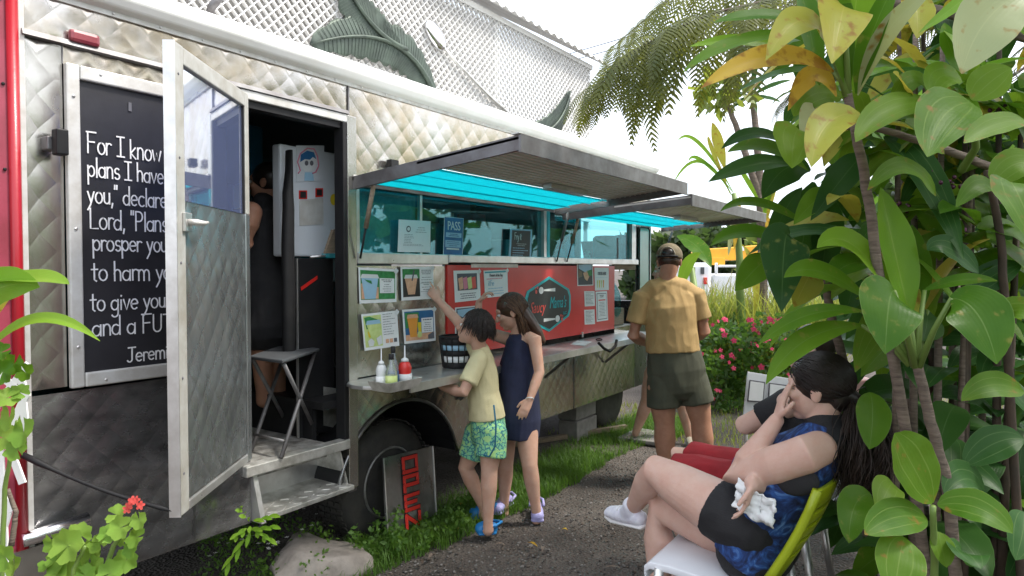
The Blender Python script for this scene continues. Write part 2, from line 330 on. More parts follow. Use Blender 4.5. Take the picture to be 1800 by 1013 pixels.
part('gutter_strip',MB().hexa([(1.07,WALL-.028,2.44),(1.07,WALL-.002,2.437),(1.07,WALL-.002,2.463),(1.07,WALL-.02,2.46)],(1.545,0,0)),'galv_edge')
part('far_wall',bx((1.0,5.1,.4),(6.9,5.15,1.5)),'teal'); part('far_wall_upper',bx((1.0,5.1,1.5),(5.3,5.15,2.62)),'teal'); part('far_wall_post',bx((6.2,5.1,1.5),(6.9,5.15,2.62)),'teal'); part('far_wall_header',bx((5.3,5.1,2.1),(6.2,5.15,2.62)),'teal')
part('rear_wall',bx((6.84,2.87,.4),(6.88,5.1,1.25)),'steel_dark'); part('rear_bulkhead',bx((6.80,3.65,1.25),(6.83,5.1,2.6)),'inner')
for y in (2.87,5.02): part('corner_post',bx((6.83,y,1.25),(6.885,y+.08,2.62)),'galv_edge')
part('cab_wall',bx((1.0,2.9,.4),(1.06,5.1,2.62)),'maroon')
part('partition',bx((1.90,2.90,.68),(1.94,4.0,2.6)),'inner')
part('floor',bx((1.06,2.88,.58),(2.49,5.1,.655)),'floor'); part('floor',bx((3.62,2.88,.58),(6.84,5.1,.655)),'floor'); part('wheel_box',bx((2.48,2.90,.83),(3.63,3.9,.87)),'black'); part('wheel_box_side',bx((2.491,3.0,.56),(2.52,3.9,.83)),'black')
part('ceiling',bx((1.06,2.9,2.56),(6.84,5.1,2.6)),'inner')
part('chassis',bx((1.1,3.52,.42),(6.8,3.62,.56)),'black'); part('chassis',bx((1.1,4.5,.42),(6.8,4.6,.56)),'black')
for x in [1.2+.19*k for k in range(30)]:
    if not 2.58<x<2.68: part('rivet',MB().lathe((x,WALL-.0135,2.61),[(.006,0),(.005,.003),(.002,.0045)],8,axis=(0,-1,0)),'alu')
for x in [2.75+.25*k for k in range(16)]: part('rivet',MB().lathe((x,WALL-.006,.965 if x<2.7 else 2.125),[(.006,0),(.005,.003),(.002,.0045)],8,axis=(0,-1,0)),'alu')
part('panel_seam',bx((2.624,WALL-.008,2.44),(2.632,WALL-.001,2.6)),'galv_edge'); part('panel_seam',bx((4.70,WALL-.006,2.10),(4.715,WALL-.001,2.6)),'alu'); part('panel_seam',bx((1.205,WALL-.006,2.37),(1.209,WALL-.001,2.437)),'galv_edge')
for x in (1.7,4.35,5.2): part('panel_seam',bx((x,WALL-.006,.38),(x+.012,WALL-.001,.92 if x>2 else 1.12)),'steel_dark')
# red cab corner
part('cab_panel',bx((-.6,WALL-.01,.55),(1.024,WALL+.04,2.62)),'maroon')
c=MB(); c.tube([(1.042,WALL-.014,.5),(1.042,WALL-.014,2.66)],.019,12); part('corner_bead',c,'redpost',smooth=True)
part('corner_seam',bx((1.062,WALL-.016,.42),(1.079,WALL+.002,2.62)),'alu_white')
for z in (2.55,2.25,1.95,1.3,1.0): part('rivet',MB().lathe((1.012,WALL-.012,z),[(.006,0),(.006,.003),(.003,.005)],8,axis=(0,-1,0)),'black')
b=MB(); b.lathe((1.015,WALL-.01,1.545),[(.05,0),(.05,.012),(.04,.02),(.0,.022)],20,axis=(0,-1,0)); part('cab_marker_disc',b,'maroon',smooth=False)
b=MB(); b.lathe((1.035,2.82,.62),[(.026,0),(.027,.01),(.027,.21),(.02,.215)],16,axis=(.97,-.2,.12)); part('bumper_tube',b,'chrome',smooth=True)
part('bumper_plate',bx((.98,WALL-.035,.25),(1.2,WALL-.02,.585)),'steel')
part('cab_bumper',bx((.2,WALL-.05,.4),(.98,WALL+.1,.56)),'black')
# marker lamp above the gutter
b=MB(); p0=onY(148,68,WALL-.02); b.box((p0.x-.055,WALL-.035,p0.z-.025),(p0.x+.055,WALL-.004,p0.z+.025)); part('marker_lamp',b,'lamp',bevel=.014)
# flood lamp on the frame
fl=MB(); q=onY(95,250,WALL-.05); fl.box((q.x-.012,WALL-.10,q.z-.05),(q.x+.03,WALL-.055,q.z+.045)); fl=part('flood_lamp',fl,'black',bevel=.006)
a=MB(); a.box((q.x-.025,WALL-.056,q.z-.03),(q.x+.012,WALL-.003,q.z+.02)); part('lamp_mount',a,'galv_edge',fl,bevel=.005)
# chalkboard with frame and writing
CB=part('chalkboard',bx((1.255,WALL-.016,1.195),(1.955,WALL-.004,2.33)),'chalkboard')
for lo,hi in (((1.208,WALL-.03,1.143),(1.256,WALL-.002,2.372)),((1.257,WALL-.032,2.318),(1.957,WALL-.002,2.372)),((1.257,WALL-.032,1.143),(1.957,WALL-.002,1.198))):
    part('frame_rail',bx(lo,hi),'alu_white',CB,bevel=.006)
for x,z in ((1.232,2.25),(1.232,1.75),(1.232,1.3),(1.33,2.352),(1.75,2.352),(1.33,1.162),(1.7,1.162)):
    part('screw',MB().lathe((x,WALL-.031,z),[(.006,0),(.006,.002),(.003,.004)],8,axis=(0,-1,0)),'alu',CB)
part('hanger_clip',bx((1.44,WALL-.02,2.235),(1.452,WALL-.0165,2.27)),'ink',CB)
def arc(cx,cy,rx,ry,a0,a1,n=9): return [(cx+rx*math.cos(math.radians(a0+(a1-a0)*k/n)),cy+ry*math.sin(math.radians(a0+(a1-a0)*k/n))) for k in range(n+1)]
SF={ # hand lettering: width, strokes; x height 1, capitals 1.7
'a':(.8,[arc(.34,.45,.32,.45,50,360),[(.66,.95),(.66,0)]]),'c':(.7,[arc(.38,.48,.34,.48,50,310)]),'d':(.8,[arc(.34,.45,.32,.45,50,360),[(.66,1.7),(.66,0)]]),
'e':(.78,[[(.06,.5),(.66,.55)]+arc(.37,.5,.32,.48,10,310)]),'f':(.55,[arc(.42,1.35,.2,.33,50,180)+[(.22,0)],[(.02,.9),(.45,.92)]]),'g':(.8,[arc(.34,.45,.32,.45,50,360),[(.66,.95),(.66,-.3)]+arc(.36,-.3,.3,.35,0,-150)]),
'h':(.75,[[(.08,1.7),(.08,0)],[(.08,.6)]+arc(.34,.6,.26,.38,170,0)+[(.6,0)]]),'i':(.3,[[(.14,.9),(.14,0)],[(.14,1.25),(.16,1.3)]]),'k':(.7,[[(.08,1.6),(.08,0)],[(.55,.95),(.1,.45),(.58,0)]]),'l':(.3,[[(.14,1.7),(.14,0)]]),
'm':(1.15,[[(.08,.95),(.08,0)],[(.08,.6)]+arc(.31,.6,.23,.38,170,0)+[(.54,0)],[(.54,.6)]+arc(.77,.6,.23,.38,170,0)+[(1.0,0)]]),'n':(.75,[[(.08,.95),(.08,0)],[(.08,.6)]+arc(.34,.6,.26,.38,170,0)+[(.6,0)]]),
'o':(.8,[arc(.38,.48,.33,.48,90,450,12)]),'p':(.78,[[(.08,.98),(.1,-.65)],arc(.4,.5,.3,.46,150,-150)]),'r':(.55,[[(.08,.95),(.08,0)],[(.08,.55)]+arc(.34,.6,.26,.36,170,50)]),
's':(.62,[arc(.32,.72,.22,.25,40,250,8)+arc(.32,.25,.24,.25,70,-150,8)]),'t':(.58,[[(.26,1.5),(.26,.12),(.42,0)],[(.02,1.0),(.52,1.02)]]),'u':(.75,[[(.08,.95)]+arc(.34,.35,.26,.34,180,360)+[(.6,.95)],[(.6,.95),(.62,0)]]),
'v':(.7,[[(.05,.95),(.33,0),(.62,.95)]]),'w':(1.0,[[(.05,.95),(.25,0),(.48,.75),(.7,0),(.92,.95)]]),'y':(.72,[[(.06,.95),(.34,.1)],[(.64,.95),(.3,-.2),(.05,-.65)]]),
'F':(.95,[[(.12,1.7),(.12,0)],[(0,1.7),(.85,1.72)],[(.12,.9),(.7,.92)]]),'I':(.85,[[(.4,1.65),(.4,0)],[(.05,1.66),(.75,1.66)],[(.05,0),(.75,0)]]),'L':(.85,[[(.1,1.7),(.1,0),(.75,.02)]]),'P':(.85,[[(.1,1.7),(.1,0)],[(.1,1.68)]+arc(.4,1.25,.34,.43,90,-90)+[(.1,.82)]]),
'J':(.95,[[(.2,1.6),(.95,1.62)],[(.6,1.62),(.58,.35)]+arc(.33,.35,.26,.35,0,-150)]),'U':(.95,[[(.08,1.6)]+arc(.42,.4,.34,.4,180,360)+[(.78,1.6)]]),'T':(.95,[[(.42,1.6),(.42,0)],[(0,1.6),(.85,1.62)]]),'R':(.9,[[(.1,1.65),(.1,0)],[(.1,1.63)]+arc(.4,1.25,.3,.38,90,-90)+[(.1,.87)],[(.4,.87),(.78,0)]]),'E':(.85,[[(.75,1.62),(.1,1.6),(.1,0),(.75,.02)],[(.1,.85),(.6,.86)]]),
',':(.3,[[(.16,.1),(.08,-.3)]]),'.':(.3,[[(.1,.02),(.14,.05)]]),'"':(.45,[[(.1,1.75),(.08,1.4)],[(.3,1.75),(.28,1.4)]]),':':(.3,[[(.12,.8),(.15,.83)],[(.12,.1),(.15,.13)]]),'1':(.5,[[(.05,1.3),(.25,1.6),(.25,0)]]),'2':(.75,[arc(.33,1.25,.28,.35,160,-30)+[(.05,0),(.65,0)]]),'9':(.7,[arc(.33,1.15,.26,.4,20,380),[(.58,1.2),(.45,0)]]),' ':(.45,[])}
def letter(m,txt,org,right,up,sz,w,out,asp=1.0,mi=0,jit=.03):
    pen=0; org=Vector(org); right=Vector(right); up=Vector(up); out=Vector(out)
    ns=0
    for ch in txt:
        wd,st=SF[ch]; dy=random.uniform(-jit,jit)
        for s in st:
            ns+=1; pts=[org+out*(.0005*(ns%5))+right*((pen+x)*sz*asp)+up*((y+dy)*sz) for x,y in s]; L=[]; Rr=[]
            for i,p in enumerate(pts):
                d=pts[min(i+1,len(pts)-1)]-pts[max(i-1,0)]; d.normalize(); s2=d.cross(out).normalized()*(w/2); L.append(p-s2); Rr.append(p+s2)
                if i==0: L[0]=L[0]-d*w*.4; Rr[0]=Rr[0]-d*w*.4
                if i==len(pts)-1: L[-1]=L[-1]+d*w*.4; Rr[-1]=Rr[-1]+d*w*.4
            k=len(pts); vs=L+Rr; vs+=[p+out*.0012 for p in vs]
            fs=[]
            for i in range(k-1): fs+=[(2*k+i,2*k+i+1,3*k+i+1,3*k+i),(i,2*k+i,2*k+i+1,i+1),(k+i,k+i+1,3*k+i+1,3*k+i)]
            m.add(vs,fs,mi)
        pen+=wd
    return pen*sz*asp
ct=MB()
for txt,px,py,sz,asp in (('For I know the',152,268,.047,0.856),('plans I have for',153,310,.044,0.856),('you," declares the',153,356,.044,0.877),('Lord, "Plans to',157,402,.046,0.899),('prosper you and not',162,441,.043,0.920),('to harm you, plans',160,494,.045,1.016),('to give you hope',158,547,.043,0.984),('and a FUTURE',162,592,.045,1.049),('Jeremiah 29:11',222,637,.036,1.070)):
    o=onY(px,py,WALL-.018); ct=MB(); letter(ct,txt,o,(1,0,0),(0,0,1),sz,.0056,(0,-1,0),asp); part('chalk_line',ct,'chalk',CB)['kind']='stuff'
# doorway
for lo,hi,mt in (((1.955,WALL-.02,2.395),(2.62,WALL+.06,2.437),'alu_white'),((2.572,WALL-.022,.66),(2.60,WALL+.05,2.394),'black'),((2.602,WALL-.024,.38),(2.668,WALL+.04,2.434),'steel'),((1.957,WALL-.015,.7),(1.98,WALL+.05,2.394),'alu')):
    part('door_jamb',bx(lo,hi),mt,bevel=.004)
part('door_header_seal',bx((1.98,WALL-.005,2.36),(2.57,WALL+.05,2.394)),'black')
part('threshold',bx((1.95,WALL-.035,.61),(2.60,WALL+.03,.662)),'tread',bevel=.005)
# open door
HX,HY=1.965,WALL-.03; FX_,FY_=1.352,2.375; dv=V(FX_-HX,FY_-HY,0); DW=dv.length; dv.normalize(); dn=V(dv.y,-dv.x,0)
if dn.dot(V(1,0,0))<0: dn=-dn                     # outside... faces the step side, towards the camera
def dp(s,z,t=0): return V(HX,HY,0)+dv*s+V(0,0,z)+dn*t
def dbox(s0,s1,z0,z1,t0,t1): return MB().hexa([dp(s0,z0,t0),dp(s1,z0,t0),dp(s1,z1,t0),dp(s0,z1,t0)],dn*(t1-t0))
DR=part('door',dbox(.012,DW-.012,.73,1.85,-.008,.008),'steel_dark')
qm=quilt(.055,DW-.078,.745,1.845,hgt=.0075,frame=lambda s,z,h: dp(s,z,.0095+h)); pillow(part('door_skin',qm,'door_steel',DR),qm.par)
for s0,s1,z0,z1,mt in ((DW-.075,DW,.70,2.41,'door_frame'),(0,.045,1.85,2.41,'door_frame'),(0,.052,.70,1.849,'door_steel'),(.046,DW-.076,2.345,2.408,'door_frame'),(.053,DW-.076,.70,.735,'alu')):
    part('door_rail',dbox(s0,s1,z0,z1,-.018,.018),mt,DR,bevel=.004)
part('door_edge',dbox(DW+.001,DW+.006,.70,2.41,-.02,.021),'alu',DR)
part('window_gasket',dbox(.0455,.055,1.853,2.343,-.012,.012),'black',DR); part('window_gasket',dbox(DW-.086,DW-.0765,1.853,2.343,-.012,.012),'black',DR)
part('window_pane',dbox(.056,DW-.087,1.852,2.343,-.003,.003),'doorglass',DR)
part('latch_plate',dbox(DW-.105,DW-.045,1.735,1.805,.0185,.03),'alu',DR,bevel=.003)
part('latch_handle',MB().tube([dp(DW-.075,1.77,.03),dp(DW-.075,1.77,.055),dp(DW-.135,1.77,.06),dp(DW-.17,1.775,.06)],[.012,.012,.009,.006],8),'alu_white',DR,smooth=True)
for z in (.85,1.2,1.62,2.0,2.3): part('screw',MB().lathe(dp(DW-.03,z,.018),[(.005,0),(.005,.002),(.002,.003)],8,axis=dn),'ink',DR)
# bungee cord holding the door
BC=obj('bungee_cord',MB().tube([onY(40,800,WALL-.06)+(dp(DW,.72)-onY(40,800,WALL-.06))*t+V(0,0,-.02*math.sin(math.pi*t)) for t in [k/10 for k in range(11)]],[.011,.012,.008]+[.007]*6+[.009,.005],8),M['black'],None,True,label='black bungee cord hooking the open door to the red corner',cat='cord')
# step well
part('step_tread',bx((2.03,WALL-.08,.395),(2.585,WALL+.26,.42)),'tread',bevel=.004)
part('step_riser',bx((2.03,WALL+.20,.42),(2.585,WALL+.215,.605)),'alu')
part('step_side',MB().hexa([(2.0,WALL-.075,.385),(2.0,WALL+.25,.385),(2.0,WALL+.25,.605),(2.0,WALL-.01,.605)],(.025,0,0)),'alu')
part('step_side',MB().hexa([(2.59,WALL-.02,.385),(2.59,WALL+.25,.385),(2.54,WALL+.25,.605),(2.54,WALL-.01,.605)],(.012,0,0)),'tread')
tr=MB()
for k in range(7):
    for j in range(3):
        x=2.07+k*.075; y=WALL-.06+j*.05; s=1 if (k+j)%2 else -1; tr.bar((x-.018,y-.012*s,.4215),(x+.018,y+.012*s,.4215),.007,.003)
part('tread_ribs',tr,'tread')
part('step_lip',bx((2.604,WALL-.018,.36),(2.66,WALL-.012,.6)),'steel_dark')
# wheel and well
def ring(c,r0,r1,y0,y1,n=48,mi=0):
    m=MB()
    prof=[(r0,y0),(r1-.05,y0),(r1-.012,y0+.03),(r1,y0+.06),(r1,y1-.06),(r1-.012,y1-.03),(r1-.05,y1),(r0,y1)]
    m.lathe(c,prof,n,mi,axis=(0,1,0)); return m
WC=(3.04,2.95,.285)
TW=part('wheel',MB().lathe(WC,[(.21,.02),(.20,.05),(.12,.07),(.10,.03),(.0,.03)],32,axis=(0,1,0)),'rim',smooth=False)
part('tyre',ring(WC,.2,.375,0,.24),'rubber',TW,smooth=True)
tb=MB()
for k in range(56):
    a=2*math.pi*k/56; e=V(math.cos(a),0,math.sin(a)); t=V(-math.sin(a),0,math.cos(a))
    for y in (.035,.085,.135,.185): 
        p=V(*WC)+e*.376+V(0,y+.012*(k%2),0); tb.hexa([p-t*.013-V(0,.02,0),p+t*.013-V(0,.02,0),p+t*.013+V(0,.02,0),p-t*.013+V(0,.02,0)],e*.008)
part('tread_blocks',tb,'rubber',TW)
rg=MB(); rg.tube([V(*WC)+V(math.cos(a)*.212,-.004,math.sin(a)*.212) for a in [k*math.pi/16 for k in range(33)]],.008,8,cap=False); part('rim_ring',rg,'rim',TW,smooth=True)
ww=MB()
arcp=[(3.05+.53*math.cos(a),.27+.53*math.sin(a)) for a in [math.radians(12+k*156/20) for k in range(21)]]
ww.v=[(x,y,z) for y in (WALL-.012,3.45) for x,z in arcp]; ww.f=[(i,i+1,22+i,21+i) for i in range(20)]; ww.m=[0]*20
part('wheel_well',ww,'black'); 
wl=MB(); wl.tube([(x,WALL-.008,z) for x,z in arcp],.011,8); part('wheel_arch_trim',wl,'steel_dark',smooth=True)
part('wheel_well_back',bx((2.5,3.45,.38),(3.6,3.47,.85)),'black')
part('axle',MB().tube([(3.04,3.1,.29),(3.04,4.9,.29)],.06,10),'black')
# far rear wheel seen behind the blocks
R2=part('wheel',MB().lathe((6.35,3.2,.3),[(.2,.0),(.1,.05),(0,.05)],24,axis=(0,1,0)),'rim'); part('tyre',ring((6.35,3.05,.3),.2,.36,0,.24,32),'rubber',R2,smooth=True)
# sill, windows
part('window_sill',bx((2.67,WALL-.03,1.625),(3.46,WALL+.12,1.69)),'alu',bevel=.005); part('window_sill',bx((3.461,WALL-.04,1.637),(6.5,WALL+.12,1.69)),'alu',bevel=.005)
part('sill_shelf',bx((2.67,WALL+.12,1.66),(6.5,WALL+.45,1.686)),'tealpaint')
part('window_header',bx((2.67,WALL-.006,2.06),(6.5,WALL+.06,2.098)),'galv_edge')
for x0,x1 in ((2.67,2.70),(4.69,4.73),(6.40,6.50)): part('window_post',bx((x0,WALL-.01,1.69),(x1,WALL+.05,2.06)),'alu')
part('window_post',bx((4.735,WALL-.014,1.69),(4.775,WALL+.03,2.06)),'tealpaint'); part('window_post',bx((3.235,WALL+.015,1.69),(3.255,WALL+.04,2.06)),'alu')
for x0,x1 in ((2.70,3.235),(3.255,4.69),(4.775,6.40)): part('window_pane',bx((x0,WALL+.018,1.69),(x1,WALL+.024,2.06)),'glass')
part('screen_panel',bx((2.72,WALL+.05,1.69),(3.23,WALL+.06,2.05)),mat('pale teal mesh',(.22,.46,.46),.5,0,(.14,.34,.35),40))
# red sign panel and logo
RP=part('sign_panel',bx((3.47,WALL-.012,1.02),(5.99,WALL+.01,1.622)),'red')
tpm=MB(); tpm.box((3.72,WALL-.0165,1.606),(4.3,WALL-.0125,1.632)); part('tape_strip',tpm,'alu_white',RP)
LX,LZ=4.76,1.31
def hexpts(k,Y): return [(LX+k*a,Y,LZ+k*b) for a,b in ((0,.225),(.33,.115),(.36,.06),(.36,-.06),(.33,-.115),(0,-.225),(-.33,-.115),(-.36,-.06),(-.36,.06),(-.33,.115))]
part('logo_border',MB().hexa(hexpts(1,WALL-.0165),(0,.004,0)),'logo_cyan',RP); part('logo_field',MB().hexa(hexpts(.9,WALL-.019),(0,.002,0)),'logo_black',RP)
def font(txt,sz,loc,name,mt,parent,shear=0,ext=.0008,xs=1,right=(1,0,0),up=(0,0,1),align='LEFT'):
    cu=bpy.data.curves.new('f','FONT'); cu.body=txt; cu.size=sz; cu.shear=shear; cu.extrude=ext; cu.align_x=align; cu.resolution_u=3
    t=bpy.data.objects.new('f',cu); COL.objects.link(t); dg=bpy.context.evaluated_depsgraph_get(); me=bpy.data.meshes.new_from_object(t.evaluated_get(dg)); m=MB()
    r_=Vector(right); u_=Vector(up); o_=r_.cross(u_)
    m.v=[tuple(Vector(loc)+r_*(v.co.x*xs)+u_*v.co.y+o_*v.co.z) for v in me.vertices]; m.f=[tuple(p.vertices) for p in me.polygons]; m.m=[0]*len(m.f)
    bpy.data.objects.remove(t); bpy.data.meshes.remove(me)
    return obj(name,m,M[mt],parent)
font('Saucy',.125,(LX-.30,WALL-.0205,LZ-.06),'logo_lettering','logo_red',RP,.35,xs=.8); font("Mama's",.135,(LX-.005,WALL-.0205,LZ-.035),'logo_lettering','logo_cyan',RP,.35,xs=.68); font('LLC',.035,(LX+.22,WALL-.0205,LZ-.095),'logo_lettering','logo_cyan',RP)
for sx,sz in ((1,.115),(-1,-.125)):
    sp=MB(); cx=LX-.10*sx-(.03 if sx>0 else -.03); sp.hexa([(cx+.035*math.cos(a),WALL-.0205,LZ+sz+.028*math.sin(a)) for a in [k*math.pi/8 for k in range(16)]],(0,.001,0))
    sp.hexa([(cx+.04*sx,WALL-.0205,LZ+sz-.006),(cx+.22*sx,WALL-.0205,LZ+sz-.014),(cx+.22*sx,WALL-.0205,LZ+sz+.014),(cx+.04*sx,WALL-.0205,LZ+sz+.006)],(0,.001,0)); part('logo_spoon',sp,'logo_white',RP)
    dpm=MB()
    for a,b,rr in ((-.075,-.01,.016),(-.055,.022,.011),(-.085,.018,.008)): dpm.hexa([(cx+a*sx+rr*math.cos(t),WALL-.0205,LZ+sz+b+rr*math.sin(t)) for t in [k*math.pi/5 for k in range(10)]],(0,.001,0))
    part('logo_splash',dpm,'logo_red',RP)
# pass-through cupboard right of the red panel
part('cupboard_back',bx((6.0,WALL+.4,1.02),(6.5,WALL+.42,1.6)),'inner'); part('cupboard_shelf',bx((6.0,WALL+.02,1.02),(6.5,WALL+.4,1.03)),'alu'); part('cupboard_rail',bx((5.995,WALL-.008,1.585),(6.5,WALL+.05,1.634)),'wood')
# counter: one long shelf with rounded near end
cm=MB(); outl=[(6.3,WALL-.004),(2.62,WALL-.004),(2.56,WALL-.05),(2.53,WALL-.12),(2.535,WALL-.2),(2.58,WALL-.28),(2.66,WALL-.335),(2.75,WALL-.35),(6.3,WALL-.35)]
cm.hexa([(x,y,.958) for x,y in outl],(0,0,.02)); CT=part('counter',cm,'alu',bevel=.004)
part('counter_lip',bx((2.73,WALL-.362,.93),(6.3,WALL-.351,.977)),'alu',CT)
for x in (3.6,4.7,5.8): part('counter_bracket',MB().bar((x,WALL-.30,.952),(x,WALL-.012,.72),.02,.02),'galv_edge',CT)
sb=MB(); pts=[P(1052,603,5.45),P(1062,613,5.4),P(1072,618,5.42),P(1082,608,5.45),P(1084,598,5.48)]; sb.tube(pts,.012,6); part('counter_strap',sb,'black',CT,smooth=True)
# awnings
def awning(x0,x1,zh,zo,yo,label):
    yh=WALL-.02; up=V(0,-(zo-zh),-(yh-yo)).normalized(); 
    def a(x,t,d=0): return V(x,yh+(yo-yh)*t,zh+(zo-zh)*t+d)
    A=part('awning',MB().hexa([a(x0,.43),a(x1,.43),a(x1,1),a(x0,1)],(0,0,.012)),'galv',label=label)
    for x,s in ((x0,1),(x1,-1)): part('awning_beam',MB().hexa([a(x,0,-.05),a(x,1,-.05),a(x,1,.02),a(x,0,.02)],(.022*s,0,0)),'galv_edge',A)
    part('awning_fascia',MB().hexa([a(x0-.002,1,-.06),a(x1+.002,1,-.06),a(x1+.002,1,.022),a(x0-.002,1,.022)],(0,-.012,0)),'galv_edge',A)
    part('awning_top_edge',MB().hexa([a(x0-.012,1,.024),a(x1+.012,1,.024),a(x1+.012,0,.024),a(x0-.012,0,.024)],(0,0,.002)) if False else MB().hexa([a(x0-.014,1.01,.024),a(x1+.014,1.01,.024),a(x1+.014,.97,.024),a(x0-.014,.97,.024)],(0,0,.004)),'alu_white',A)
    part('hinge_strip',bx((x0,WALL-.03,zh+.0),(x1,WALL-.004,zh+.03)),'alu_white',A)
    # translucent inner half made of three lapped strips
    for k,(t0,t1,dz) in enumerate(((.02,.13,-.012),(.13,.30,-.004),(.30,.43,-.012))):
        part('cyan_sheet',MB().hexa([a(x0+.09,t0,dz),a(x1-.09,t0,dz),a(x1-.09,t1,dz),a(x0+.09,t1,dz)],(0,0,.003)),'cyan',A)
    part('bounce_shield',MB().hexa([a(x0+.03,.01,.014),a(x1-.03,.01,.014),a(x1-.03,.43,.014),a(x0+.03,.43,.014)],(0,0,.003)),'milky',A)  # unseen white layer added to keep cyan bounce off the roof rail
    for t in (.13,.30,.43): part('sheet_batten',MB().bar(a(x0+.03,t,-.008),a(x1-.03,t,-.008),.006,.010),'cyan',A)
    rb=MB()
    for k in range(14):
        t=.46+k*.038; rb.bar(a(x0+.03,t,-.002),a(x1-.03,t,-.002),.010,.006)
    part('awning_ribs',rb,'galv',A)
    part('light_fixture',MB().hexa([a((x0+x1)/2,.50,-.035),a((x0+x1)/2+.5,.50,-.035),a((x0+x1)/2+.5,.56,-.035),a((x0+x1)/2,.56,-.035)],(0,0,.03)),'alu',A)
    for x,s in ((x0+.03,1),(x1-.03,-1)):
        e0=a(x,.12,-.05); e1=V(x,WALL-.045,1.655); mid=e0+(e1-e0)*.58
        st=MB(); st.tube([e0,mid],.013,8); q=part('gas_strut',st,'galv_edge' if s<0 else 'wood',A,smooth=True); part('strut_rod',MB().tube([mid,e1],.006,8),'black',q,smooth=True)
    return A
awning(2.64,4.86,2.085,2.195,1.735,'near awning with cyan inner strip'); awning(4.97,7.17,2.05,2.125,1.735,'far awning with cyan inner strip')
cl=MB(); q=onY(688,285,WALL-.03); cl.box((q.x-.03,WALL-.06,q.z-.03),(q.x+.03,WALL-.02,q.z+.01)); cl.box((q.x-.04,WALL-.05,q.z-.035),(q.x+.05,WALL-.02,q.z-.02)); part('awning_catch',cl,'black')
# rear corner with rounded side light
rw=MB(); pts=[]
for cx,cz,a0 in ((6.77,1.98,0),(6.60,1.98,90),(6.60,1.25,180),(6.77,1.25,270)):
    for k in range(5): a=math.radians(a0+k*22.5); pts.append((cx+.045*math.cos(a),WALL-.022,cz+.045*math.sin(a)))
rw.hexa(pts,(0,.012,0)); q=part('side_light',rw,'palegreen'); part('side_light_gasket',MB().tube(pts+[pts[0]],.009,6),'black',q,smooth=True)
part('corner_seam',bx((6.842,WALL-.02,.38),(6.87,WALL+.02,2.62)),'alu_white')
# blocks and boards under the truck
for i,(x,y,z,l) in enumerate(((5.55,3.0,.0,'grey concrete block under the skirt, lower of the pair'),(5.57,3.02,.20,'grey concrete block under the skirt, upper of the pair'))):
    obj('concrete_block',bx((x,y,z-.02),(x+.4,y+.2,z+.175)),M['concrete'],None,label=l,cat='block',group='concrete blocks under the truck',bevel=.008)
obj('timber_plank',MB().bar(onZ(850,790,.03),onZ(1100,750,.03),.05,.04),M['wood'],None,label='thin weathered timber strip lying along the truck skirt',cat='plank')
# ---- papers on the truck: sheet, printed picture, text block; drawn flat as real prints are
def poster(c4,label,draw,group=None,name='menu_poster',Y=None,tape=True):
    """c4: photo corners tl,tr,br,bl on the wall plane"""
    Y=Y or WALL-.0155; tl,tr,br,bl=[onY(x,y,Y) for x,y in c4]
    def uv(u,v,k=0): return tl+(tr-tl)*u+(bl-tl)*v+(br-tr-bl+tl)*(u*v)+V(0,-.0009*k,0)
    m=MB(); m.hexa([uv(0,1),uv(1,1),uv(1,0),uv(0,0)],(0,.0012,0)); s=obj(name,m,M['paper'],None,label=label,cat='poster' if name=='menu_poster' else 'sign',group=group)
    def rect(nm,u0,v0,u1,v1,mt,k=1): return obj(nm,MB().hexa([uv(u0,v1,k),uv(u1,v1,k),uv(u1,v0,k),uv(u0,v0,k)],(0,.0004,0)),M[mt],s)
    def poly(nm,pts,mt,k=2): return obj(nm,MB().hexa([uv(u,v,k) for u,v in pts][::-1],(0,.0004,0)),M[mt],s)
    def lines(u0,v0,u1,n,dv,k=3,mt='ink',h=.014,cen=False):
        m=MB()
        for i in range(n):
            w=(u1-u0)*random.uniform(.55,1); a=(u0+u1-w)/2 if cen else u0; v=v0+i*dv; u=a
            while u<a+w-.02:
                e=min(u+random.uniform(.03,.09),a+w); m.hexa([uv(u,v+h,k),uv(e,v+h,k),uv(e,v,k),uv(u,v,k)],(0,.0003,0)); u=e+.014
        obj('print_lines',m,M[mt],s)
    draw(rect,poly,lines,uv,s)
    if tape: obj('tape',MB().hexa([uv(.9,.06,4),uv(.98,-.05,4),uv(1.05,.04,4),uv(.97,.15,4)],(0,.0003,0)),M['logo_white'],s)
    return s
def cup(poly,cx,top,bot,wt,wb,mt,lid='logo_white',k=4):
    poly('cup_print',[(cx-wt,top),(cx+wt,top),(cx+wb,bot),(cx-wb,bot)],mt,k)
    poly('lid_print',[(cx-wt*.9,top-.09),(cx+wt*.9,top-.09),(cx+wt*1.1,top+.02),(cx-wt*1.1,top+.02)],lid,k+1)
def d1(rect,poly,lines,uv,s):
    rect('picture',.04,.07,.96,.9,'green_p'); poly('hand_print',[(.05,.45),(.15,.42),(.5,.55),(.5,.88),(.05,.88)],'peach',2); cup(poly,.27,.27,.88,.22,.14,'lblue'); poly('lime_print',[(.12,.33),(.3,.36),(.32,.46),(.2,.4)],'green_p',6)
    rect('text_block',.53,.28,.93,.72,'paper',3); lines(.56,.32,.9,2,.05,5,'ink',.02,True); lines(.6,.46,.86,4,.065,5,'ink',.014,True)
def d2(rect,poly,lines,uv,s):
    rect('picture',.05,.07,.56,.9,'logo_black'); rect('foliage_print',.05,.07,.56,.35,'green_p',2); cup(poly,.29,.33,.83,.19,.1,'peach','logo_white'); poly('straw_print',[(.36,.1),(.4,.1),(.33,.42),(.29,.42)],'ink',7)
    lines(.6,.1,.94,3,.055,3,'ink',.018,True); lines(.6,.32,.94,6,.075,3,'ink',.014,True); rect('rule',.57,.5,.98,.508,'ink',3); rect('rule',.57,.76,.98,.768,'ink',3)
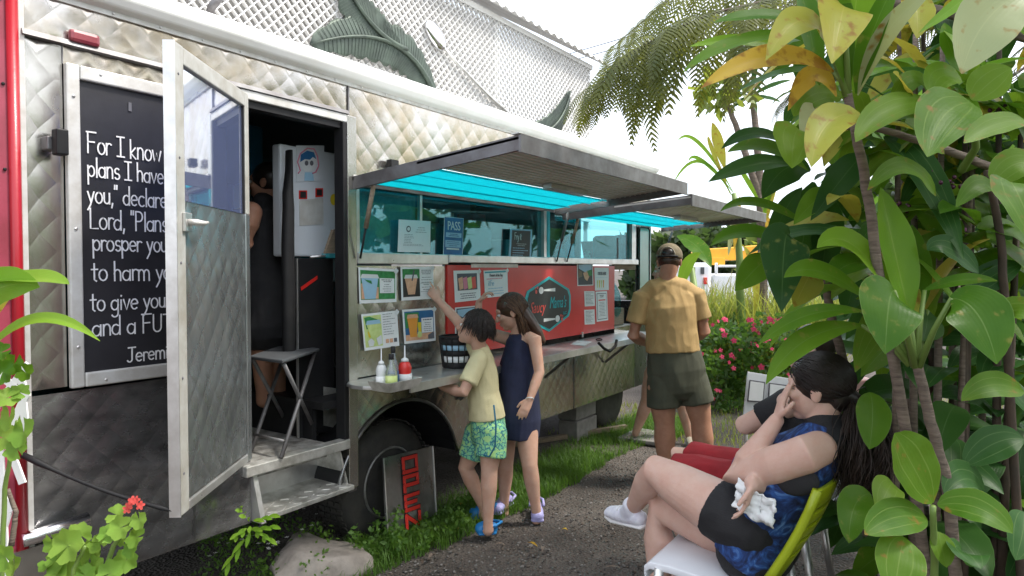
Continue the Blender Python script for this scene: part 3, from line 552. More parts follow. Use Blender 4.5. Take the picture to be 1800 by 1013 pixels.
def d3(rect,poly,lines,uv,s):
    rect('picture',.04,.06,.52,.92,'lime'); poly('leaf_print',[(.06,.1),(.2,.08),(.45,.2),(.42,.4),(.1,.42)],'green_p',2); cup(poly,.29,.28,.68,.19,.09,'lime','lblue'); poly('flower_print',[(.1,.75),(.2,.68),(.28,.78),(.24,.9),(.12,.9)],'logo_white',5); poly('flower_print',[(.34,.7),(.48,.62),(.5,.86),(.38,.9)],'logo_white',5); poly('fruit_print',[(.12,.5),(.24,.47),(.26,.62),(.14,.66)],'yellow',3)
    lines(.56,.06,.94,9,.07,3,'ink',.013)
    for a in (.6,.72,.84): rect('thumbnail_print',a,.76,a+.09,.87,'peach' if a<.8 else 'ink',4)
def d4(rect,poly,lines,uv,s):
    rect('picture',.05,.06,.95,.92,'pblue'); rect('leaf_print',.06,.1,.48,.55,'green_p',2); poly('table_print',[(.05,.75),(.95,.72),(.95,.92),(.05,.92)],'peach',2); cup(poly,.28,.24,.82,.16,.1,'orange','peach'); poly('fruit_print',[(.44,.4),(.54,.4),(.54,.72),(.44,.72)],'yellow',3); poly('fruit_print',[(.41,.7),(.47,.66),(.54,.7),(.54,.82),(.46,.86),(.41,.82)],'lime',4); poly('plate_print',[(.74,.8),(.94,.7),(.94,.92),(.74,.92)],'ink',4)
    rect('text_block',.55,.28,.92,.72,'paper',3); lines(.58,.32,.9,1,.05,5,'ink',.03,True); lines(.6,.42,.88,5,.06,5,'ink',.014,True)
def d5(rect,poly,lines,uv,s):
    rect('picture',.12,.1,.88,.64,'ink')
    for k,(c,mt) in enumerate(((.24,'peach'),(.41,'pink'),(.58,'lime'),(.74,'logo_red'))): poly('can_print',[(c-.09,.25),(c+.07,.2),(c+.09,.58),(c-.06,.62)],mt,3)
    lines(.15,.74,.86,3,.07,2,'ink',.025,True)
def d6(rect,poly,lines,uv,s):
    rect('frame_print',.04,.04,.96,.1,'tealpaint',1); font('Dessert of the Day',.03,uv(.5,.24,2),'print_heading','ink',s,align='CENTER',xs=.7)
    lines(.1,.3,.8,1,.1,2,'pink',.03)
    m=MB(); a=uv(.14,.56,3); letter(m,'it Fre',a,(1,0,0),(0,0,1),.022,.004,(0,-1,0),.9); obj('handwriting',m,M['lblue'],s); lines(.14,.66,.85,3,.1,2,'lblue',.03)
def dtxt(rect,poly,lines,uv,s): lines(.1,.1,.9,9,.09,2,'ink',.025)
def dphoto(rect,poly,lines,uv,s):
    rect('picture',.05,.04,.95,.96,'inner',1); poly('picture_shape',[(.08,.08),(.92,.06),(.9,.3),(.5,.42),(.1,.25)],'lblue',2); poly('picture_shape',[(.35,.45),(.6,.35),(.75,.6),(.6,.8),(.45,.7)],'peach',2); poly('picture_shape',[(.08,.3),(.3,.4),(.3,.6),(.08,.65)],'wood',2); poly('picture_shape',[(.6,.35),(.9,.3),(.92,.55),(.7,.6)],'green_p',2)
def dorder(rect,poly,lines,uv,s):
    font('ORDER HERE',.042,uv(.5,.32,2),'print_heading','ink',s,align='CENTER',xs=.72); rect('rule',.08,.42,.92,.428,'lblue')
    for k,c in enumerate(('lime','yellow','lime','orange')): poly('drink_print',[(.14+k*.14,.55),(.22+k*.14,.55),(.2+k*.14,.88),(.15+k*.14,.88)],c,2)
def dmenu(rect,poly,lines,uv,s):
    rect('border',.08,.06,.92,.94,'logo_black',1); rect('inner_sheet',.11,.08,.89,.92,'paper',2); rect('red_tag',.2,.27,.8,.31,'logo_red',3); lines(.3,.12,.7,2,.05,3,'ink',.025,True); lines(.2,.36,.8,10,.05,3,'ink',.012,True)
mp='posters taped to the truck'
poster([(630,470),(697,474),(697,531),(632,534)],'menu poster of a pale iced drink in a hand on green leaves',d1,mp)
poster([(704,469),(761,469),(763,525),(706,529)],'menu poster of a pink smoothie with black straw on dark background',d2,mp)
poster([(635,553),(698,546),(702,608),(641,617)],'menu poster of a lime drink beside white flowers, below the pale drink',d3,mp)
poster([(707,545),(764,541),(766,599),(711,605)],'menu poster of an orange drink on blue, lowest right of the four',d4,mp)
poster([(797,476),(843,475),(845,527),(800,532)],'white sheet with a photo of four cans on the red panel',d5,mp)
poster([(850,476),(892,474),(893,520),(853,524)],'handwritten dessert sheet with teal border on the red panel',d6,mp)
poster([(800,541),(842,537),(843,590),(800,595)],'half hidden dark photo sheet behind the pointing boy',dphoto,mp)
poster([(1014,462),(1042,462),(1043,502),(1015,503)],'small dark photo print hanging over the top edge of red panel',dphoto,mp,tape=False)
poster([(1045,471),(1070,471),(1070,510),(1046,511)],'ORDER HERE sheet with small drink drawings on red panel',dorder,mp,tape=False)
poster([(1027,512),(1045,512),(1046,538),(1028,539)],'small white text sheet, upper of two, right of the hexagon',dtxt,mp,tape=False)
poster([(1027,545),(1045,544),(1046,570),(1028,571)],'small white text sheet, lower of two, right of the hexagon',dtxt,mp,tape=False)
poster([(1047,513),(1067,512),(1069,563),(1049,566)],'tall bordered menu sheet with red tag near the counter end',dmenu,mp,tape=False)
def dcert(rect,poly,lines,uv,s):
    poly('seal_print',[(.3+.07*math.cos(a),.28+.1*math.sin(a)) for a in [k*math.pi/6 for k in range(12)]],'ink',1); poly('seal_centre',[(.3+.045*math.cos(a),.28+.06*math.sin(a)) for a in [k*math.pi/6 for k in range(12)]],'paper',2); lines(.5,.22,.9,3,.07,2,'ink',.012,True); lines(.18,.45,.5,6,.05,2,'ink',.01); lines(.15,.75,.9,2,.04,2,'ink',.008)
poster([(701,386),(757,389),(756,444),(699,443)],'white permit letter with round seal propped on window sill',dcert,'papers on the window sill','permit_letter',WALL-.01,False)
def dpass(rect,poly,lines,uv,s):
    rect('blue_field',.02,.01,.98,.99,'pblue',1); font('PASS',.082,uv(.5,.33,3),'print_heading','logo_white',s,align='CENTER',xs=.80); rect('light_block',.1,.4,.9,.52,'lblue',2); rect('light_block',.08,.6,.88,.78,'lblue',2); lines(.15,.43,.85,2,.04,4,'pblue',.02,True); lines(.15,.63,.8,3,.05,4,'pblue',.015,True); rect('light_block',.15,.8,.8,.84,'logo_white',2)
poster([(781,381),(815,384),(813,451),(779,449)],'blue PASS placard standing on the window sill',dpass,'papers on the window sill','pass_placard',WALL-.012,False)
def dboard(rect,poly,lines,uv,s):
    rect('slate',.07,.05,.93,.95,'logo_black',2)
    m=MB(); letter(m,'Fry it',uv(.2,.36,3),(1,0,0),(0,0,1),.03,.004,(0,-1,0),.9); obj('handwriting',m,M['logo_white'],s); lines(.3,.5,.75,2,.06,3,'logo_white',.012,True); lines(.15,.64,.88,4,.08,3,'lblue',.02)
    for a in ((0,0,1,.05),(0,.95,1,1),(0,.05,.07,.95),(.93,.05,1,.95)): rect('frame_rail',*a,'lblue',3)
poster([(897,402),(935,404),(933,455),(894,454)],'small framed blue chalk menu standing on the window sill',dboard,'papers on the window sill','slate_menu',WALL-.012,False)
# ---- things behind the far window
def inside(name,lab,cat,px,py0,py1,w,mt,Y=3.0,prof=None,group='kitchen things behind the window'):
    a=onY(px,py1,Y); b=onY(px,py0,Y); h=max(.05,b.z-1.688); prof=prof or [(1,0),(1,.9),(.8,1)]
    return obj(name,MB().lathe((a.x,Y,1.688),[(w*r,h*t) for r,t in prof],16),M[mt],None,True,label=lab,cat=cat,group=group)
inside('drink_dispenser','black drink dispenser behind the far window','dispenser',1065,415,455,.13,'black'); inside('water_jug','blue plastic jug behind the far window','jug',1095,413,455,.12,'pblue',3.05,[(.8,0),(1,.8),(1,.95),(.4,1)]); inside('red_bin','red tapered bin behind the far window','bin',1040,425,442,.11,'red',3.25,[(.7,0),(1,1)])
inside('pump_bottle','clear blue pump bottle behind the far window glass','bottle',1000,412,455,.05,'lblue',2.96,[(1,0),(1,.6),(.3,.7),(.25,.9),(.5,.92),(.5,1)]); inside('soap_bottle','small teal bottle beside the pump bottle behind glass','bottle',985,430,455,.045,'tealpaint',2.98,[(1,0),(1,.6),(.3,.7),(.3,1)]); inside('white_mug','white mug at the right end of the far window','mug',1115,445,457,.06,'logo_white',2.99,[(1,0),(1,1)])
inside('figurine','small pale figurine on the far window sill','figurine',1032,440,457,.035,'peach',2.95,[(1,0),(.7,.4),(.4,.6),(.8,.75),(.5,1)])
m=MB(); e=onY(845,430,3.3); m.box((3.6,3.25,1.69),(4.55,3.6,1.93)); obj('warming_cabinet',m,M['teal'],None,label='long grey green cabinet behind the near window',cat='cabinet',bevel=.02)
m=MB(); m.box((3.3,3.5,2.0),(4.6,3.9,2.3)); obj('range_hood',m,M['dkblue'],None,label='dark blue hood hanging above cabinet in near window',cat='hood',bevel=.03)
m=MB(); m.ell((6.22,WALL+.2,1.27),[(.18,0,0),(0,.16,0),(0,0,.24)],14); 
for i,v in enumerate(m.v): 
    k=1+.18*mnoise.noise(Vector(v)*9); c=V(6.22,WALL+.2,1.27); m.v[i]=tuple(c+(Vector(v)-c)*k)
obj('plastic_bag',m,M['glass'],None,True,label='clear plastic bag stuffed in the opening right of red panel',cat='bag')
obj('stock_box',bx((6.08,WALL+.08,1.032),(6.42,WALL+.34,1.2)),M['wood'],None,label='brown box under the plastic bag in truck opening',cat='box',bevel=.01)
for k,(x,z,w,h,mt,nm,l) in enumerate(((2.95,1.69,.16,.20,'tealpaint','storage_box','teal box on the shelf behind the near window, left end'),(3.75,1.94,.22,.10,'wood','storage_box','brown box on top of the warming cabinet'),(4.05,1.94,.12,.09,'paper','paper_stack','white paper stack on top of the warming cabinet'),(4.35,1.94,.18,.10,'red','storage_box','red box at the right end of the warming cabinet'),(4.85,1.69,.14,.16,'paper','napkin_box','white napkin box just right of the window post'),(5.25,1.69,.2,.22,'inner','coffee_machine','dark coffee machine in the middle of far window'))): obj(nm,bx((x,3.3+.02*(k%3),z),(x+w,3.3+.02*(k%3)+.16,z+h)),M[mt],None,label=l,cat='box' if nm!='coffee_machine' else 'machine',bevel=.008)
# ---- refrigerator and things in the doorway
fy=3.12; fa=onY(492,300,fy); fb=onY(603,300,fy); zt=onY(492,252,fy).z; zb=onY(560,452,fy).z
FR=obj('refrigerator',bx((fa.x,fy,zb),(fb.x+.25,fy+.07,zt)),M['fridge'],None,label='white refrigerator just inside the open doorway',cat='refrigerator',bevel=.012)
obj('handle_bar',MB().tube([onY(545,452,fy-.03),onY(600,448,fy-.03)],.008,8),M['alu'],FR,True)
def fsheet(c4,label,mt,name,cat):
    q=[onY(x,y,fy-.004) for x,y in c4]; return obj(name,MB().hexa(q[::-1],(0,.003,0)),M[mt],None,label=label,cat=cat)
ds=fsheet([(521,256),(570,256),(568,318),(521,320)],'crayon drawing of a face with pink hair on the refrigerator','fridge','child_drawing','drawing')
def fl_(nm,pts,mt,w=.006,k=.006): 
    m=MB(); m.tube([onY(x,y,fy-k) for x,y in pts],w,5); obj(nm,m,M[mt],ds)
fl_('pink_outline',[(524,305),(528,300),(523,285),(528,270),(540,261),(552,262),(558,275),(560,292),(555,303),(549,305)],'pink',.004)
m=MB(); m.hexa([onY(542+15*math.cos(a),284+18*math.sin(a),fy-.006) for a in [k*math.pi/8 for k in range(16)]],(0,.001,0)); obj('face',m,M['logo_white'],ds)
m=MB(); m.hexa([onY(x,y,fy-.0075) for x,y in ((528,285),(529,272),(540,265),(552,268),(556,280),(550,276),(545,281),(536,280))][::-1],(0,.001,0)); obj('blue_fringe',m,M['pblue'],ds)
for x in (539,548): m=MB(); m.hexa([onY(x+3.2*math.cos(a),287+4.5*math.sin(a),fy-.008) for a in [k*math.pi/6 for k in range(12)]],(0,.001,0)); obj('eye',m,M['ink'],ds)
m=MB(); m.hexa([onY(x,y,fy-.006) for x,y in ((536,303),(550,303),(552,318),(535,318))],(0,.001,0)); obj('body',m,M['lblue'],ds)
for c4,l,mt in (([(526,335),(540,335),(540,350),(526,350)],'left small dark sticker with red border on refrigerator','logo_black'),([(555,331),(568,331),(568,346),(555,347)],'right small dark sticker with red border on refrigerator','logo_black')):
    s=fsheet(c4,l,'red','sticker','sticker'); (x0,y0),(x1,y1)=c4[0],c4[2]; obj('sticker_field',MB().hexa([onY(x,y,fy-.006) for x,y in ((x0+2,y1-2),(x1-2,y1-2),(x1-2,y0+2),(x0+2,y0+2))],(0,.001,0)),M[mt],s)
fsheet([(526,352),(568,348),(569,394),(527,397)],'wrinkled grey sheet hanging under the stickers on refrigerator','alu_white','wrinkled_sheet','sheet')
m=MB(); m.hexa([onY(587+6*math.cos(a),351+10*math.sin(a),fy-.004) for a in [k*math.pi/9 for k in range(18)]],(0,.002,0)); obj('yellow_sticker',m,M['yellow'],None,label='round yellow sticker near the refrigerator edge',cat='sticker')
m=MB(); q=[onY(x,y,3.0) for x,y in ((572,446),(598,444),(598,402),(586,404))]; m.hexa(q,(0,.02,0)); obj('brown_clipboard',m,M['wood'],None,label='brown wedge shaped board beside the refrigerator handle',cat='board')
cy=3.08; ca=onY(524,560,cy); cb=onY(604,560,cy); ctop=onY(560,455,cy).z
CBN=obj('black_cabinet',bx((ca.x,cy,.656),(2.72,cy+.03,ctop)),M['black'],None,label='black cabinet side below the refrigerator in doorway',cat='cabinet',bevel=.004)
obj('cabinet_edge',bx((ca.x-.008,cy-.004,.66),(ca.x-.001,cy+.01,ctop)),M['alu'],CBN)
q=[onY(x,y,cy-.004) for x,y in ((529,505),(558,485),(558,491),(530,511))]; obj('red_sticker',MB().hexa(q[::-1],(0,.003,0)),M['red'],CBN)
q=[onY(x,y,cy-.004) for x,y in ((569,680),(601,684),(601,755),(569,748))]; tp=obj('tread_plate',MB().hexa(q[::-1],(0,.003,0)),M['tread'],CBN)
m=MB(); 
for px_,ys in ((503,(262,300,345,400,470,560,620)),): m.chain([(onY(x,y,3.06),r,.03) for x,y,r in ((508,265,.006),(508,300,.014),(506,340,.028),(507,370,.032),(506,430,.036),(507,520,.038),(508,615,.036))],(1,0,0),14)
obj('hanging_apron',m,M['black'],None,True,label='black apron hanging against the refrigerator side',cat='apron')
m=MB(); m.box((2.0,3.75,2.12),(2.75,4.2,2.5)); obj('exhaust_hood',m,M['dkblue'],None,label='dark blue exhaust hood deep inside the doorway',cat='hood',bevel=.02)
m=MB(); m.bar(onY(465,192,3.4),onY(517,203,3.4),.03,.02); obj('ceiling_lamp',m,M['alu'],None,label='slim silver lamp strip under the truck ceiling in doorway',cat='lamp')
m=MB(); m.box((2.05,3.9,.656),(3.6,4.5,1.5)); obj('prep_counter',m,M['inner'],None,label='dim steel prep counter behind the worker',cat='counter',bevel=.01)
for k,(z) in enumerate((1.75,1.95)): obj('wire_shelf',bx((2.0,4.3,z),(2.7,4.6,z+.02)),M['alu'],None,label=('lower' if k==0 else 'upper')+' wire shelf deep in the dark doorway',cat='shelf',group='wire shelves in the doorway')
obj('stock_tub',bx((2.05,4.3,1.5),(2.3,4.55,1.72)),M['lblue'],None,label='pale blue tub on the prep counter in doorway',cat='tub',bevel=.02)
# ---- folding table on the truck floor
f1=onZ(466,770,.66); t0=onY(437,628,3.10)
TBL=thing('folding_table','small dark folding table standing in the truck doorway','table',(2.32,3.0,.66))
tz=1.135; c4=[(onZ(437,632,tz)),(onZ(497,640,tz)),(onZ(562,618,tz)),(onZ(500,610,tz))]
obj('tabletop',MB().hexa(c4,(0,0,.018)),M['inner'],TBL,bevel=.006)
mid=sum(c4,V(0,0,0))/4
ex=(c4[2]-c4[1]).normalized(); ey=(c4[1]-c4[0]).normalized(); hx=(c4[2]-c4[1]).length*.42; hy=max(.13,(c4[1]-c4[0]).length*.42)
for s in (-1,1):
    for d in (-1,1): obj('leg',MB().tube([mid+ex*hx*d+ey*hy*s+V(0,0,-.005),V(mid.x,mid.y,0)-ex*hx*1.15*d+ey*hy*s*.96+V(0,0,.665)],.011,8),M['galv_edge'],TBL,True)
for d in (-1,1): obj('stretcher',MB().tube([V(mid.x,mid.y,0)+ex*hx*d+ey*hy*.96+V(0,0,.74),V(mid.x,mid.y,0)+ex*hx*d-ey*hy*.96+V(0,0,.74)],.008,8),M['galv_edge'],TBL,True)
# ---- condiment tray
tz=.978; tc=[onZ(657,661,tz+.07),onZ(693,679,tz+.07),onZ(733,664,tz+.07),onZ(697,650,tz+.07)]
ctr=onZ(695,668,tz+.05); hx_,hy_=.125,.075; tc=[V(ctr.x+a*hx_,ctr.y+b*hy_,tz+.055) for a,b in ((-1,-1),(1,-1),(1,1),(-1,1))]; ctr.z=tz+.055
TY=thing('condiment_tray','steel tray of sauce bottles on the near end of the counter','tray',(ctr.x,ctr.y,tz))
m=MB(); ob=[ctr+(p-ctr)*.82 for p in tc]
m.v=[tuple(V(p.x,p.y,tz+.055)) for p in tc]+[tuple(V(p.x,p.y,tz+.003)) for p in ob]+[tuple(V(*(ctr+(p-ctr)*.94))) for p in tc]+[tuple(V(*(ctr+(p-ctr)*.78))[:2])+(tz+.006,) for p in tc]
m.f=[(i,(i+1)%4,4+(i+1)%4,4+i) for i in range(4)]+[(4,5,6,7)]+[(i,8+i,8+(i+1)%4,(i+1)%4) for i in range(4)]+[(8+i,12+i,12+(i+1)%4,8+(i+1)%4) for i in range(4)]+[(15,14,13,12)]; m.m=[0]*len(m.f)
obj('pan',m,M['tread'],TY,bevel=.004)
def bottle(px,py,dep,h,r,mg,ml,mc,label,squeeze=False):
    b=V(ctr.x+px,ctr.y+py,tz+.007); T=thing('sauce_bottle',label,'bottle',b,'sauce bottles in the condiment tray')
    if squeeze: pr=[(r*.9,0),(r,.02),(r*.8,h*.35),(r,h*.6),(r*.75,h*.75),(r*.35,h*.82)]
    else: pr=[(r*.95,0),(r,.01),(r,h*.5),(r*.8,h*.6),(r*.4,h*.75),(r*.38,h*.88)]
    obj('body',MB().lathe(b,pr,20),M[mg],T,True); obj('cap',MB().lathe(b,[(r*.42,h*.85),(r*.45,h*.86),(r*.45,h)]if not squeeze else [(r*.6,h*.80),(r*.5,h*.88),(r*.12,h*.93),(r*.08,h*1.3)],16),M[mc],T,True)
    obj('label_band',MB().lathe(b,[(r*1.02,h*.12),(r*1.02,h*.42)],20),M[ml],T,True); return T
M['clearb']=glassmat('clear bottle',(.8,.85,.85),.03,.25,.5)
bottle(-.06,-.03,3.46,.185,.030,'clearb','lime','black','clear sauce bottle with green label and black cap'); bottle(-.005,.01,3.50,.215,.028,'clearb','pblue','black','clear sauce bottle with blue label and black cap'); bottle(.06,-.01,3.52,.165,.036,'red','logo_white','logo_white','red ketchup bottle with white spout',True); bottle(-.065,.035,3.58,.16,.028,'logo_white','paper','logo_white','pale squeeze bottle at the back of the tray',True)
# ---- basket
bk=onZ(803,652,tz); bk.y=WALL-.17; bk.x=onY(803,640,bk.y).x
BK=thing('utensil_basket','round black slatted basket on counter beside the boy','basket',(bk.x,bk.y,tz))
for z0,z1,mt,nm in ((0,.035,'black','band'),(.037,.075,'paper','lining'),(.077,.11,'black','band'),(.112,.145,'lblue','lining'),(.147,.19,'black','band')):
    obj(nm,MB().lathe((bk.x,bk.y,tz+.001),[(.086+z0*.12-(.004 if nm=='lining' else 0),z0),(.086+z1*.12-(.004 if nm=='lining' else 0),z1)],28),M[mt],BK,True)
m=MB(); m.tube([V(bk.x+.11*math.cos(a),bk.y+.11*math.sin(a),tz+.195) for a in [k*math.pi/14 for k in range(29)]],.006,6,cap=False); obj('rim',m,M['black'],BK,True)
m=MB()
for k in range(16): a=k*math.pi/8; m.tube([V(bk.x+.088*math.cos(a),bk.y+.088*math.sin(a),tz+.005),V(bk.x+.111*math.cos(a),bk.y+.111*math.sin(a),tz+.195)],.004,5)
obj('stakes',m,M['black'],BK)
# pen and note on counter
q=onZ(1020,603,.98); obj('order_note',MB().hexa([onZ(x,y,.979) for x,y in ((1003,606),(1028,608),(1040,601),(1014,599))],(0,0,.002)),M['paper'],None,label='loose white paper note lying on the far counter',cat='note')
obj('counter_latch',MB().tube([onY(1024,584,WALL-.03),onY(1024,593,WALL-.03)],.008,6),M['alu'],CT)
m=MB(); m.tube([onZ(1053+5*math.cos(a),597+1.5*math.sin(a),.985) for a in [k*math.pi/6 for k in range(13)]],.005,5); obj('key_ring',m,M['black'],None,True,label='small dark key ring on the far counter',cat='keys')
# ---- OPEN sign leaning on the wheel
OS=thing('open_sign','grey metal board with red vertical OPEN leaning on the wheel','sign',(3.05,2.8,0))
o0=onY(681,938,2.76); o1=onY(768,905,2.79); t0=onY(673,806,2.86); t1=onY(761,784,2.88)
def ov(u,v,k=0): return o0+(o1-o0)*u+(t0-o0)*v+((t1-o1)-(t0-o0))*(u*v)-V(0,.0015*k+.0001,0)
obj('board',MB().hexa([ov(0,0),ov(1,0),ov(1,1),ov(0,1)],(0,.012,0)),M['steel_dark'],OS)
for u in (.0,.985): obj('folded_edge',MB().hexa([ov(u,0,3),ov(u+.015,0,3),ov(u+.015,1,3),ov(u,1,3)],(0,.004,0)),M['alu'],OS)
LT={'O':[((0,0),(1,0)),((1,0),(1,1)),((1,1),(0,1)),((0,1),(0,0))],'P':[((0,0),(0,1)),((0,1),(1,1)),((1,1),(1,.4)),((1,.4),(0,.4))],'E':[((1,0),(0,0)),((0,0),(0,1)),((0,1),(1,1)),((0,.5),(.8,.5))],'N':[((0,0),(0,1)),((0,1),(1,0)),((1,0),(1,1))]}
for i,ch in enumerate('OPEN'):
    m=MB(); mo=MB(); v0=.735-i*.262
    for (a,b),(c,d) in LT[ch]:
        A=ov(.36+a*.26,v0+b*.19,4); B=ov(.36+c*.26,v0+d*.19,4); dd=(B-A).normalized()*.011; m.bar(A-dd*.9,B+dd*.9,.003,.022,up=(0,0,1) if abs((B-A).normalized().z)<.7 else (1,0,0)); A+=V(0,.003,0); B+=V(0,.003,0); mo.bar(A-dd*1.3,B+dd*1.3,.003,.031,up=(0,0,1) if abs((B-A).normalized().z)<.7 else (1,0,0))
    # bars lie in the board plane
    ob=obj('letter_outline',mo,M['black'],OS); obj('letter',m,mat('open red paint',(.62,.03,.02),.5) if i==0 else bpy.data.materials['open red paint'],OS)
# ---- boulder and stepping stone
rk=MB(); c=onZ(575,1015,.0)+V(.02,.10,.02)
rk.ell(c,[RT*.36,FH*.26,V(0,0,.17)],64)
cuts=[(V(*RNG.normal(0,1,3)).normalized(),random.uniform(.16,.27)) for _ in range(18)]+[(V(.22,-.15,1).normalized(),.105),(V(-.5,-.5,.7).normalized(),.19)]
for i,v in enumerate(rk.v):
    d=Vector(v)-c
    for nn_,dd_ in cuts:
        e_=d.dot(nn_)-dd_
        if e_>0: d=d-nn_*e_
    v=c+d; k=1.12+.12*mnoise.noise(d*5+V(3,1,2))+.05*mnoise.noise(d*17)+.03*mnoise.noise(d*40); v2=c+d*k; v2.z=min(v2.z,c.z+.15+.02*mnoise.noise(d*8)); rk.v[i]=tuple(v2)
obj('boulder',rk,M['stone'],None,True,label='large pale grey boulder beside the truck step',cat='rock')
obj('stepping_mat',MB().hexa([onZ(x,y,.005) for x,y in ((1085,775),(1120,758),(1170,765),(1160,785))],(0,0,.035)),M['concrete'],None,label='flat grey slab under the sandalled feet beyond the counter',cat='slab',bevel=.008)
# ---- lattice building behind the truck
LY=5.35; LX0,LX1=2.2,10.3; LZ0,LZ1=2.45,4.93
LB=thing('lattice_building','white lattice wall with corrugated roof rising behind the truck','building',((LX0+LX1)/2,LY,0))
def clipstrip(x,sgn):                      # centre line crossing z=LZ0 at x, 45 degrees
    a,b=x,x+sgn*(LZ1-LZ0); t0,t1=0,1
    d=b-a
    for lim,up in ((LX0,False),(LX1,True)):
        t=(lim-a)/d
        if (d>0)==up: t1=min(t1,t)
        else: t0=max(t0,t)
    if t1-t0<.01: return None
    H=LZ1-LZ0; return (a+d*t0,LZ0+H*t0,a+d*t1,LZ0+H*t1)
pit=.104; cnt=0
for sgn in (1,-1):
    x=LX0-(LZ1-LZ0) if sgn>0 else LX0
    while x<(LX1 if sgn>0 else LX1+(LZ1-LZ0)):
        r=clipstrip(x,sgn); x+=pit
        if r: obj('lattice_slat',MB().bar((r[0],LY-.004*sgn,r[1]),(r[2],LY-.004*sgn,r[3]),.0065,.040,up=(0,1,0)),M['lattice'],LB)
obj('frame_rail',bx((LX0,LY-.03,LZ1),(LX1+.05,LY+.03,LZ1+.07)),M['lattice'],LB); obj('frame_rail',bx((LX0,LY-.03,LZ0-.07),(LX1,LY+.03,LZ0)),M['lattice'],LB)
for x in (2.2,4.9,7.6,10.3): obj('post',bx((x-.04,LY+.012,0),(x+.04,LY+.09,LZ1)),M['lattice'],LB)
cr=MB(); nn=int((LX1+.5-LX0)/.035)
for i in range(nn+1):
    x=LX0+i*.035; h=.022*math.sin(i*math.pi/3)
    cr.v+=[(x,LY-.22,LZ1+.10+h),(x,LY+2.6,LZ1+1.75+h)]
cr.f=[(2*i,2*i+2,2*i+3,2*i+1) for i in range(nn)]; cr.m=[0]*nn
o=obj('roof_sheet',cr,M['roofsheet'],LB); s=o.modifiers.new('s','SOLIDIFY'); s.thickness=.004
obj('back_wall',bx((1.5,7.6,0),(10.6,7.7,6.2)),mat('pale shed wall',(.78,.77,.75),.8,0,(.5,.47,.45),1.2),LB); obj('blue_tarp',bx((6.6,6.4,2.4),(8.4,6.45,3.45)),mat('blue tarp',(.02,.25,.5),.5),LB)
# ---- leaf makers
def leafmesh(base,ctrl,tip,width,nrm,fold=.18,wave=.0,nl=14,nw=3,sharp=1.0,wpos=.5,notch=0,ph=0):
    m=MB(); m.uv=[]; base,ctrl,tip=Vector(base),Vector(ctrl),Vector(tip); nrm=Vector(nrm).normalized(); prev=None
    for i in range(nl+1):
        t=i/nl; c=base*(1-t)**2+ctrl*2*t*(1-t)+tip*t*t; d=((ctrl-base)*(1-t)+(tip-ctrl)*t)
        if d.length<1e-6: d=tip-base
        d.normalize(); sd=d.cross(nrm)
        if prev is not None and sd.length<.25: sd=prev
        if prev is not None and sd.dot(prev)<0: sd=-sd
        sd.normalize(); prev=sd; n2=sd.cross(d)
        s=t**(math.log(.5)/math.log(wpos)); w=width/2*max(.02,math.sin(math.pi*min(1,max(0,s)))**sharp)
        if i==0: w=width*.035
        for k in range(-nw,nw+1):
            u=k/nw; wv=wave*math.sin(t*17+ph+u*1.5)*abs(u)
            if notch and abs(k)==nw and (i*7+k)%3==0: u*=1-notch
            m.v.append(tuple(c+sd*(u*w)+n2*(fold*abs(u)**1.3*w+wv*w))); m.uv.append((u,t))
    q=2*nw+1
    for i in range(nl):
        for k in range(2*nw): a=i*q+k; m.f.append((a,a+1,a+q+1,a+q))
    m.m=[0]*len(m.f); return m
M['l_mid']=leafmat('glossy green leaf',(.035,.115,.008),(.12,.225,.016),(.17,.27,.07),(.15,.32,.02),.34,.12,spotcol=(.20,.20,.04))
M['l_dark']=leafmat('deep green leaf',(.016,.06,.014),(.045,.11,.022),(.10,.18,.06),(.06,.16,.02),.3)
M['l_bright']=leafmat('fresh lime leaf',(.12,.27,.02),(.20,.34,.03),(.32,.42,.10),(.30,.50,.04))
M['l_yel']=leafmat('yellowing leaf',(.42,.36,.05),(.28,.34,.06),(.5,.45,.12),(.55,.45,.05),.35,.6)
M['l_org']=leafmat('orange dying leaf',(.50,.30,.03),(.55,.40,.06),(.5,.35,.1),(.6,.35,.03),.4,.9)
M['l_pale']=leafmat('pale spotted leaf',(.30,.36,.20),(.40,.40,.20),(.42,.46,.25),(.35,.40,.12),.3,.25)
M['l_rib']=leafmat('ribbed shrub leaf',(.045,.13,.010),(.14,.235,.022),(.19,.28,.06),(.24,.40,.03),.44,.1,nv=2.0)
M['l_ribd']=leafmat('deep ribbed leaf',(.022,.075,.02),(.05,.13,.03),(.14,.24,.08),(.07,.18,.03),.36,nv=2.0)
M['l_speck']=leafmat('speckled dark leaf',(.02,.065,.022),(.035,.09,.025),(.12,.20,.07),(.08,.17,.03),.3,.35,spotcol=(.16,.18,.05))
M['bark']=mat('ringed grey bark',(.20,.155,.12),.85,0,(.10,.075,.06),14,.5,30,stretch=(1,1,6))
M['bark_dk']=mat('dark brown stem',(.07,.045,.03),.8,0,(.04,.03,.02),14,.3,30)
M['stalk']=mat('green stalk',(.16,.24,.05),.5,0,(.12,.19,.04),8)
TOCAM=-FW
